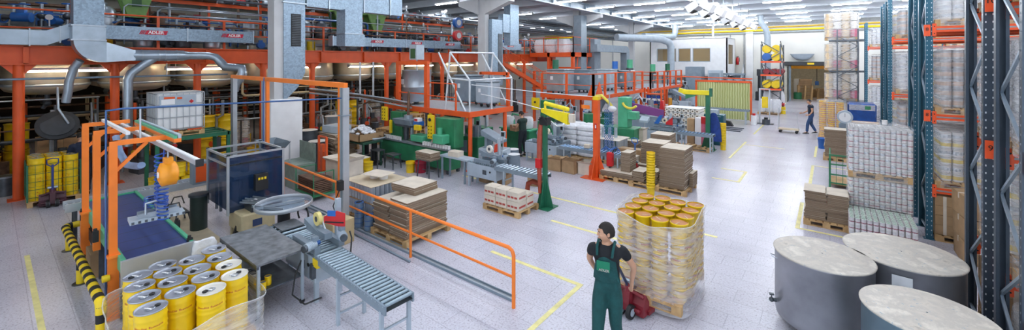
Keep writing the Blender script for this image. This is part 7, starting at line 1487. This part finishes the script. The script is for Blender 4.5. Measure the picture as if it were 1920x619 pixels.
p = thing('weighing_scale', 'grey floor scale with a round dial head', 'scale', (.5, 22.3, 0)); t = MB(); t.tube([(-.0, -.1, 1.38), (0, .08, 1.38)], .27, lgrey, 24); t.obj('dial_housing', p); t = MB(); t.tube([(0, -.105, 1.38), (0, -.1, 1.38)], .2, white, 24); t.box(-.006, .006, -.11, -.105, 1.38, 1.54, black); t.obj('dial_face', p); t = MB(); t.rbox(-.2, .2, -.12, .14, .1, 1.12, grey, .03); t.box(-.1, .1, -.08, .08, 1.1, 1.2, grey); t.obj('column', p); t = MB(); t.box(-.35, .35, -.8, .1, 0, .12, grey); t.obj('weighing_platform', p)
cbox(1.15, 22.9, 0, .95, .6, 1.15, 'large flat brown carton panel right of the weighing scale', 0)
t = MB(); t.lathe([(.14, 0), (.17, .42), (.18, .42), (.18, .45), (.16, .45), (.14, .03), (0, .03)], blue, n=20); one(t, 'blue_bin', 'blue bin on the floor before the wrapped bucket columns', 'bin', (-.25, 22.0, 0))
# flat card pallets along the rack
wooden_pallet(.17, 19.9, 0, .75, .9, 'pallet under the banded card pile left of the green crate')
pile(.17, 19.9, .146, .66, .75, 1.02, 26, 'flattened box in the banded pile before the weighing scale', jit=.015)
p = thing('green_crate', 'green wire mesh box pallet behind the white can stack', 'crate', (.45, 15.9, 0)); t = MB()
for x in (-.45, .45):
    for y in (-.5, .5): t.box(x-.025, x+.025, y-.025, y+.025, 0, 1.0, green)
for z in (.15, .4, .7, .97): t.box(-.45, .45, -.51, -.49, z-.02, z+.02, green); t.box(-.46, -.44, -.5, .5, z-.02, z+.02, green); t.box(.44, .46, -.5, .5, z-.02, z+.02, green)
for k in range(7): t.box(-.45+.15*k-.006, -.45+.15*k+.006, -.505, -.495, .1, .97, green); t.box(-.455, -.445, -.45+.15*k-.006, -.45+.15*k+.006, .1, .97, green)
t.obj('mesh_frame', p); t = MB(); t.box(-.45, .45, -.5, .5, .1, .14, wood); t.obj('floor_board', p)
wooden_pallet(-.06, 11.98, 0, .85, .8, 'pallet under the two cardboard piles beside the green-lidded cans')
pile(-.26, 11.98, .146, .4, .68, .64, 17, 'flattened box in the left pile of the pair beside the green-lidded cans', jit=.014)
pile(.14-.0, 11.98, .146, .38, .68, .62, 17, 'flattened box in the right pile of the pair beside the green-lidded cans', jit=.014)
t = MB(); t.box(-.03, .03, -.03, .03, 0, .35, cardd); 
t = MB()
for k in range(3): t.box(-.05, .0, -.2+k*.1, -.13+k*.1, 0, .12+.1*k, canc)
# items under near rack
for k in range(3): cbox(2.3, 11.5, k*.42, .7, .7, .41, 'big brown carton in the stack between slate and blue racks, %s' % ('bottom', 'middle', 'top')[k], .05*k)
one(MB().box(-.3, .3, -.02, .02, 0, .9, white).box(-.3, .3, -.3, -.02, .0, .04, white), 'slotted_sheet', 'white slotted sheet leaning at the foot of the slate racks', 'panel', (2.2, 9.9, 0), .3)
# foreground bucket pallet
wooden_pallet(-2.18, 6.78, 0, 1.0, 1.35, 'pallet under the wrapped yellow buckets on the red pallet jack')
for o in bpy.data.objects:
    if o.name.startswith('wooden_pallet') and o.get('label', '').startswith('pallet under the wrapped yellow buckets on'): o.location.z = .1
kr = M('bucket_print_white', 'e6dcc8', .5, 0, .1, 20)
q = MB(); q.lathe([(.103, 0), (.118, .085), (.1185, .085), (.124, .086), (.124, .102), (.119, .104)], drumy, n=22); q.lathe([(.1075, .03), (.1165, .068)], kr, n=22, a0=-2.9, a1=-.2); q.lathe([(.11, .036), (.1165, .062)], bkb, n=22, a0=-2.3, a1=-.8); NB = q.mesh('bucket')
q = MB(); q.lathe([(.108, 0), (.124, .24), (.131, .242), (.131, .262), (.126, .264)], drumy, n=26); q.lathe([(.126, .25), (.001, .25)], kraft, n=26); q.box(-.004, .004, -.11, .02, .251, .253, whitetop); NT = q.mesh('bucket')
for i in range(4):
    for j in range(4):
        x = -2.57+i*.268; y = 6.26+j*.31+(.05 if i % 2 else 0)
        for k in range(10):
            if 0 < i < 3 and 0 < j < 3: break
            if j == 3 and 0 < i < 3: break
            tag(OB('yellow_bucket', NB, None, (x, y, .246+k*.094), k), 'nested yellow bucket under the film on the red pallet jack', 'bucket', 'nested buckets on the red pallet jack')
        tag(OB('yellow_bucket', NT, None, (x, y, 1.13), (i*2+j)), 'top yellow bucket with brown lid sheet, row %s from the camera, %s' % (('one', 'two', 'three', 'four')[j], ('leftmost', 'second from left', 'third from left', 'rightmost')[i]), 'bucket', 'topmost buckets on the red pallet jack')
tag(OB('stretch_film', skirt(1.14, 1.3, 1.37, film('jack_film', .25, 'f4f4fa', .3, 4), 8).mesh('film'), None, (-2.18, 6.77, .0)), 'milky stretch film wrapped around the yellow buckets on the red jack', 'film')
pallet_jack((-2.18-.18, 5.95, 0), R(-100), 'red pallet jack pulled by the man in green dungarees', M('jack_red2', '7a1c28', .4), M('jack_bar_dark', '2a3350', .4), .42, 1.1)
# ================================================================ PEOPLE
skin = M('skin', 'c99a7c', .55, 0, .05, 8); hairm = M('hair_dark', '1d1713', .7, 0, .2, 40)
def skin_obj(name, J, E, parent, mat, vox=.012, smooth=4, root=0, extra=None):
    "J: list of (x, y, z, r); grow one continuous surface round the joints"
    me = bpy.data.meshes.new(name); me.from_pydata([j[:3] for j in J], E, []); o = bpy.data.objects.new(name, me); COL.objects.link(o)
    md = o.modifiers.new('skin', 'SKIN'); md.use_smooth_shade = True; md.branch_smoothing = .4
    L = me.skin_vertices[0].data
    for i, j in enumerate(J): r = j[3] if isinstance(j[3], tuple) else (j[3], j[3]); L[i].radius = r; L[i].use_root = (i == root)
    s = o.modifiers.new('sub', 'SUBSURF'); s.levels = 2; s.render_levels = 2
    dg = bpy.context.evaluated_depsgraph_get(); dg.update(); m2 = bpy.data.meshes.new_from_object(o.evaluated_get(dg)); bpy.data.objects.remove(o)
    if extra:
        vs = [tuple(v.co) for v in m2.vertices]; fs = [tuple(p.vertices) for p in m2.polygons]; k = len(vs); vs += extra.v; fs += [tuple(i+k for i in f) for f in extra.f]
        m2 = bpy.data.meshes.new(name); m2.from_pydata(vs, [], fs)
    m2.materials.clear(); m2.materials.append(mat); o = bpy.data.objects.new(name, m2); COL.objects.link(o)
    if vox:
        r = o.modifiers.new('remesh', 'REMESH'); r.mode = 'VOXEL'; r.voxel_size = vox; r.use_smooth_shade = True
        s = o.modifiers.new('smooth', 'SMOOTH'); s.iterations = smooth; s.factor = .5
        dg = bpy.context.evaluated_depsgraph_get(); dg.update(); m3 = bpy.data.meshes.new_from_object(o.evaluated_get(dg)); o.modifiers.clear(); o.data = m3
    for p_ in o.data.polygons: p_.use_smooth = True
    o.data.materials.clear(); o.data.materials.append(mat)
    if parent: o.parent = parent
    return o
def xf(mb, M4):
    mb.v = [tuple(M4 @ Vector(v)) for v in mb.v]; return mb
def head_geo():
    "head facing -y, centre at origin, 0.23 tall"
    t = MB(); n, m = 20, 16; vs = []
    for j in range(m+1):
        ph = pi*j/m; zz = cos(ph)
        for i in range(n):
            a = 2*pi*i/n; x = sin(ph)*cos(a)*.076; y = sin(ph)*sin(a)*.095; z = zz*.118
            if z < -.02:                                     # jaw narrows, chin forward
                f = min(1, (-z-.02)/.1); x *= 1-.35*f; y = y*(1-.25*f)-.018*f*(1 if y < 0 else .2)
            if y > 0 and z > -.02: y *= 1.08
            if z > .05 and y < 0: y *= .95
            vs.append((x, y, z))
    t.add(vs, [(j*n+i, j*n+(i+1) % n, (j+1)*n+(i+1) % n, (j+1)*n+i) for j in range(m) for i in range(n)], skin, True)
    t.ball((0, -.098, -.008), (.013, .016, .024), skin, 6); t.ball((0, -.105, -.022), (.016, .014, .011), skin, 6); t.ball((0, -.089, .028), (.042, .012, .008), skin, 6)
    t.ball((0, -.094, -.052), (.026, .009, .006), skin, 6); t.ball((0, -.092, -.061), (.022, .009, .006), skin, 6)
    for s in (-1, 1): t.ball((s*.078, .012, -.005), (.011, .02, .032), skin, 6); t.ball((s*.04, -.075, -.02), (.02, .018, .016), skin, 6)
    return t
def face_parts(p, M4, hair=True, capc=None, hairlen=0):
    for s in (-1, 1):
        t = MB(); t.ball((s*.031, -.083, .012), (.0115, .008, .005), M('eye_white', 'cfc8c2', .3, 0, 0), 6); t.ball((s*.031, -.0885, .012), (.006, .004, .0055), black, 6); xf(t, M4); t.obj('eye', p)
        t = MB(); t.tube([(s*.016, -.098, .029), (s*.034, -.096, .034), (s*.05, -.085, .028)], .0035, hairm, 5); xf(t, M4); t.obj('eyebrow', p)
    t = MB(); t.tube([(-.022, -.099, -.056), (0, -.104, -.0565), (.022, -.099, -.056)], .003, M('lip', '9a5648', .5, 0, 0), 5); xf(t, M4); t.obj('mouth', p)
    t = MB(); n, m = 26, 12; vs = []; rr = random.Random(2)
    for j in range(m+1):
        for i in range(n):
            a = 2*pi*i/n; front = -sin(a); lim = (1.05 if front > .5 else 1.15+.5*(1-front)) if front > 0 else 1.95+hairlen
            ph = min(lim, 2.4)*j/m; e = 1.035+rr.uniform(-.01, .03)
            x = sin(ph)*cos(a)*.08*e; y = sin(ph)*sin(a)*.1*e+.004; z = cos(ph)*.122*e+.002
            if y > 0: y *= 1.06
            vs.append((x, y, z))
    t.add(vs, [(j*n+i, (j+1)*n+i, (j+1)*n+(i+1) % n, j*n+(i+1) % n) for j in range(m) for i in range(n)], hairm, True); xf(t, M4); t.obj('hair', p)
def hand_joints(J, E, wrist, wi, d, palm_n, side, curl=.5, sc=1.0):
    "five separate fingers growing from a palm; d = finger direction, palm_n = where the palm faces, side = towards the thumb"
    w = Vector(wrist); d = Vector(d).normalized(); pn = Vector(palm_n).normalized(); sd = Vector(side).normalized()
    def add(p, r, par): J.append((p.x, p.y, p.z, r*sc)); E.append((par, len(J)-1)); return len(J)-1
    c = add(w+d*.045*sc, (.021, .03) if False else .024, wi)
    for k, (off, L) in enumerate(((.03, .072), (.011, .08), (-.009, .075), (-.028, .06))):
        b = add(w+(d*.085+sd*off)*sc, .0115, c); dd = (d+pn*curl*.5).normalized(); q = Vector(J[b][:3]); a1 = q+dd*L*.45*sc; i1 = add(a1, .0095, b); d2 = (d*(1-curl)+pn*curl*1.3).normalized(); a2 = a1+d2*L*.35*sc; i2 = add(a2, .0085, i1); d3 = (d*(.6-curl)+pn*curl*1.6+d*.01).normalized(); add(a2+d3*L*.25*sc, .0078, i2)
    t1 = w+(d*.035+sd*.035+pn*.008)*sc; i = add(t1, .0125, c); t2 = t1+(d*.7+sd*.5+pn*.5*curl).normalized()*.034*sc; i = add(t2, .0105, i); add(t2+(d*.8+pn*.6*curl).normalized()*.026*sc, .0088, i)
def person(lab, loc, rz, P, cloth, hairl=0, sc=1.0):
    """P: dict of joints in local coordinates, x = right of the figure when facing -y"""
    p = thing('person', lab, 'person', loc, rz); V = {k: Vector(v)*sc for k, v in P.items() if isinstance(v, tuple)}
    J = []; E = []; ix = {}
    def a(k, r, par=None, pos=None):
        v = pos if pos is not None else V[k]; J.append((v.x, v.y, v.z, r)); ix[k] = len(J)-1
        if par: E.append((ix[par], ix[k]))
    a('pelvis', .125); a('waist', (.125, .1), 'pelvis'); a('chest', (.145, .105), 'waist'); a('collar', .072, 'chest'); a('neck', .055, 'collar'); a('headb', .05, 'neck', V['head']+Vector((0, .02, -.08)))
    for s in 'LR':
        a('sh'+s, .06, 'collar'); a('el'+s, .042, 'sh'+s); a('wr'+s, .028, 'el'+s)
        d = P['wr'+s]; hd = Vector(P.get('hd'+s, V['wr'+s]-V['el'+s])); hn = Vector(P.get('hn'+s, (0, -1, 0))); hs = hd.cross(hn)*(1 if s == 'L' else -1)
        hand_joints(J, E, V['wr'+s], ix['wr'+s], hd, hn, P.get('ht'+s, hs), P.get('curl', .5), 1.0)
        a('hip'+s, .09, 'pelvis'); a('kn'+s, .058, 'hip'+s); a('an'+s, .038, 'kn'+s); a('to'+s, .03, 'an'+s)
    T = Matrix.Translation(V['head']) @ Matrix.Rotation(P.get('hz', 0), 4, 'Z') @ Matrix.Rotation(P.get('hx', 0), 4, 'X')
    g = xf(head_geo(), T); skin_obj('body', J, E, p, skin, .0075, 2, 0, g); face_parts(p, T, hairlen=hairl)
    def garment(name, chain, mat, vox=.014, root=0, extra=None): 
        JJ = [(*tuple(v), r) for v, r, _ in chain]; EE = [(q, i) for i, (_, _, q) in enumerate(chain) if q is not None]; return skin_obj(name, JJ, EE, p, mat, vox, 5, root, extra)
    top, leg, shoe = cloth
    ch = [(V['pelvis'].lerp(V['waist'], .1), (.16, .135), None), (V['chest'], (.178, .145), 0), (V['collar']+Vector((0, 0, .035)), (.15, .135), 1)]
    for s in 'LR': ch.append((V['sh'+s], .084, 2)); ch.append((V['sh'+s].lerp(V['el'+s], P.get('sleeve', .6)*.6), .068, len(ch)-1)); ch.append((V['sh'+s].lerp(V['el'+s], P.get('sleeve', .6)) if P.get('sleeve', .6) < 1 else V['el'+s], .062, len(ch)-1))
    if P.get('sleeve', .6) >= 1:
        for q, s in ((5, 'L'), (8, 'R')): ch.append((V['el'+s].lerp(V['wr'+s], .92), .045, q))
    c0 = V['collar']; ex = MB(); ex.ball((c0.x, c0.y, c0.z-.07), (.185, .135, .13), top, 10); ex.ball((c0.x, c0.y, c0.z+.005), (.1, .095, .06), top, 8)
    for s in 'LR': ex.ball(tuple(V['sh'+s]-Vector((V['sh'+s].x*.12, 0, .01))), (.07, .08, .066), top, 8)
    garment('shirt', ch, top, extra=ex)
    ch = [(V['pelvis'], (.155, .135), None), (V['waist'].lerp(V['chest'], P.get('high', .15)), (.172+.006*(P.get('high', 0) > 0), .145), 0)]
    for s in 'LR':
        k = len(ch); ch.append((V['hip'+s], .115, 0)); ch.append((V['hip'+s].lerp(V['kn'+s], .55), .1, k)); ch.append((V['kn'+s], .082, k+1)); ch.append((V['kn'+s].lerp(V['an'+s], .5), .074, k+2)); ch.append((V['an'+s]+Vector((0, 0, .01)), .066, k+3))
    o = garment('trousers', ch, leg)
    for s in 'LR':
        an, to = V['an'+s], V['to'+s]; d = (to-an); d.z = 0; d.normalize(); zf = min(an.z, to.z)
        t = MB(); c = an+d*.06; zz = -.02; vs = []; n = 14
        for j, (z, k2) in enumerate(((-.065, 1.0), (-.04, 1.05), (.0, .9), (.035, .55))):
            for i in range(n):
                q = 2*pi*i/n; u, w = cos(q)*(.14 if j < 2 else .14-.05*j)*k2, sin(q)*.048*k2; off = d*(u-(.02*j)); sdv = Vector((-d.y, d.x, 0))*w
                pt = Vector((c.x, c.y, an.z+z))+off+sdv; pt.z += (to.z-an.z+.02)*max(0, u)/.14*.6; vs.append(tuple(pt))
        t.add(vs, [(j*n+i, j*n+(i+1) % n, (j+1)*n+(i+1) % n, (j+1)*n+i) for j in range(3) for i in range(n)]+[tuple(range(n-1, -1, -1)), tuple(range(3*n, 4*n))], shoe, True); t.obj('shoe', p)
    return p, V, T
dgc = M('dungaree_green', '0f4a4a', .85, 0, .15, 14, .3, 60); dshirt = M('shirt_charcoal', '15191f', .85, 0, .15, 12); shoe = M('shoe_black', '17181a', .5)
# man in dungarees, walking towards the camera, looking to his right, one arm back on the tow bar
P = dict(pelvis=(0, .02, .96), waist=(0, .0, 1.1), chest=(.0, -.03, 1.3), collar=(.0, -.03, 1.46), neck=(.0, -.05, 1.52), head=(.0, -.09, 1.66),
         shL=(.18, .02, 1.43), elL=(.3, .14, 1.19), wrL=(.26, .22, .96), shR=(-.18, -.04, 1.43), elR=(-.26, .1, 1.2), wrR=(-.2, .2, 1.02),
         hipL=(.09, .02, .93), knL=(.1, .0, .5), anL=(.11, .22, .12), toL=(.11, .12, .05), hipR=(-.09, .0, .93), knR=(-.08, -.16, .52), anR=(-.07, -.3, .09), toR=(-.07, -.44, .06),
         hdL=(-.05, .0, -1), hnL=(-.6, .6, 0), htL=(.5, -.7, -.2), hdR=(.1, .3, -1), hnR=(1, .2, 0), htR=(0, -1, 0), curl=.75, sleeve=.55, hz=R(-62), hx=R(4), high=.35)
ang = math.atan2(4.85, -2.28)
p, V, T = person('man in dark green dungarees and black T-shirt pulling the red pallet jack', (-2.21, 4.8, 0), R(12), P, (dshirt, dgc, shoe))
# bib, straps and print of the dungarees
t = MB(); vs = []; n = 10; m = 8
for j in range(m+1):
    f = j/m; z = 1.06+.34*f; w = .165-.055*f; y0 = -.135-.035*sin(pi*min(1, f*.9))-.012*f
    for i in range(n+1): u = -1+2*i/n; vs.append((w*u, y0+.07*abs(u)**2.2, z))
t.add(vs+[(x, y+.012, z) for x, y, z in vs], [(j*(n+1)+i, j*(n+1)+i+1, (j+1)*(n+1)+i+1, (j+1)*(n+1)+i) for j in range(m) for i in range(n)]+[(k+(m+1)*(n+1), l+(m+1)*(n+1), o+(m+1)*(n+1), q+(m+1)*(n+1)) for j in range(m) for i in range(n) for q, o, l, k in [(j*(n+1)+i, j*(n+1)+i+1, (j+1)*(n+1)+i+1, (j+1)*(n+1)+i)]], dgc, True); t.obj('bib', p)
for s in (-1, 1): t = MB(); t.tube([(s*.09, -.165, 1.39), (s*.1, -.13, 1.49), (s*.1, -.04, 1.54), (s*.08, .08, 1.48), (s*.03, .13, 1.3), (0, .14, 1.15)], .018, dgc, 6); t.obj('strap', p)
t = MB(); t.box(-.09, .07, -.195, -.185, 1.22, 1.34, M('bib_pocket_green', '167a5a', .8)); t.obj('bib_pocket', p)
text(p, 'ADLER', (-.0, -.199, 1.235), (pi/2, 0, 0), .042, M('print_pale', 'c9b7b7', .7, 0, 0))
# worker holding a box
P2_ = dict(pelvis=(0, .02, .95), waist=(0, .02, 1.1), chest=(0, .0, 1.3), collar=(0, .0, 1.46), neck=(0, -.02, 1.52), head=(0, -.07, 1.65),
         shL=(.18, 0, 1.43), elL=(.24, -.08, 1.16), wrL=(.17, -.32, 1.08), shR=(-.18, 0, 1.43), elR=(-.24, -.08, 1.16), wrR=(-.17, -.32, 1.08),
         hipL=(.09, .02, .93), knL=(.12, -.03, .5), anL=(.13, .02, .09), toL=(.14, -.12, .05), hipR=(-.09, .02, .93), knR=(-.1, -.02, .5), anR=(-.12, .04, .09), toR=(-.14, -.1, .05),
         hdL=(-.1, -1, .0), hnL=(-1, 0, 0), htL=(0, 0, 1), hdR=(.1, -1, .0), hnR=(1, 0, 0), htR=(0, 0, 1), curl=.35, sleeve=.5, hz=R(20), hx=R(25))
p, V, T = person('worker in dark T-shirt and trousers carrying a small carton at the third line', (-9.55, 12.95, 0), R(-100), P2_, (M('shirt_green_black', '16302a', .85, 0, .1), M('trousers_dark', '1a232c', .85, 0, .1), shoe))
q = Matrix.Rotation(R(-100), 3, 'Z') @ Vector((0, -.42, 0)); cbox(-9.55+q.x, 12.95+q.y, .95, .3, .34, .24, 'small brown carton held in the worker hands at the third line', R(-100))
# dark worker at the left, back to the camera
P3_ = dict(P2_); P3_.update(wrL=(.2, -.3, 1.2), wrR=(-.2, -.3, 1.15), hz=0, hx=R(20), sleeve=1.0)
person('worker in dark navy overalls seen from behind at the mixing hopper', (-16.5, 1.62, 0), R(-80), P3_, (navy, navy, shoe))
# man in jeans with the cart
P4_ = dict(P2_); P4_.update(elL=(.26, .02, 1.18), wrL=(.26, -.12, .98), elR=(-.22, -.06, 1.16), wrR=(-.18, -.3, 1.02), hz=R(25), hx=R(10), knR=(-.1, .05, .5), anR=(-.1, .25, .12), toR=(-.1, .15, .05), anL=(.1, -.18, .09), toL=(.1, -.32, .05), knL=(.1, -.15, .5), sleeve=.45)
person('man in dark shirt and blue jeans pushing a flat cart far down the aisle', (-.78, 25.9, 0), R(-75), P4_, (M('shirt_navy', '1c2a3c', .85, 0, .1), M('jeans', '35507a', .85, 0, .15, 12), shoe))
p = thing('platform_cart', 'flat cart with thin tube handle pushed by the man in jeans', 'cart', (-1.7, 25.7, 0)); t = MB(); t.box(-.45, .45, -.3, .3, .16, .2, board); t.obj('deck', p); t = MB(); t.tube([(-.44, -.28, .2), (-.44, -.28, 1.25), (-.44, .28, 1.25), (-.44, .28, .2)], .015, alu, 8); t.tube([(-.44, -.28, 1.2), (.35, -.28, 1.1), (.44, -.28, .2)], .01, alu, 6); t.obj('handle', p)
for x in (-.35, .35):
    for y in (-.22, .22): t = MB(); t.tube([(x, y-.02, .07), (x, y+.02, .07)], .07, black, 12); t.box(x-.02, x+.02, y-.02, y+.02, .08, .16, dsteel); t.obj('wheel', p)
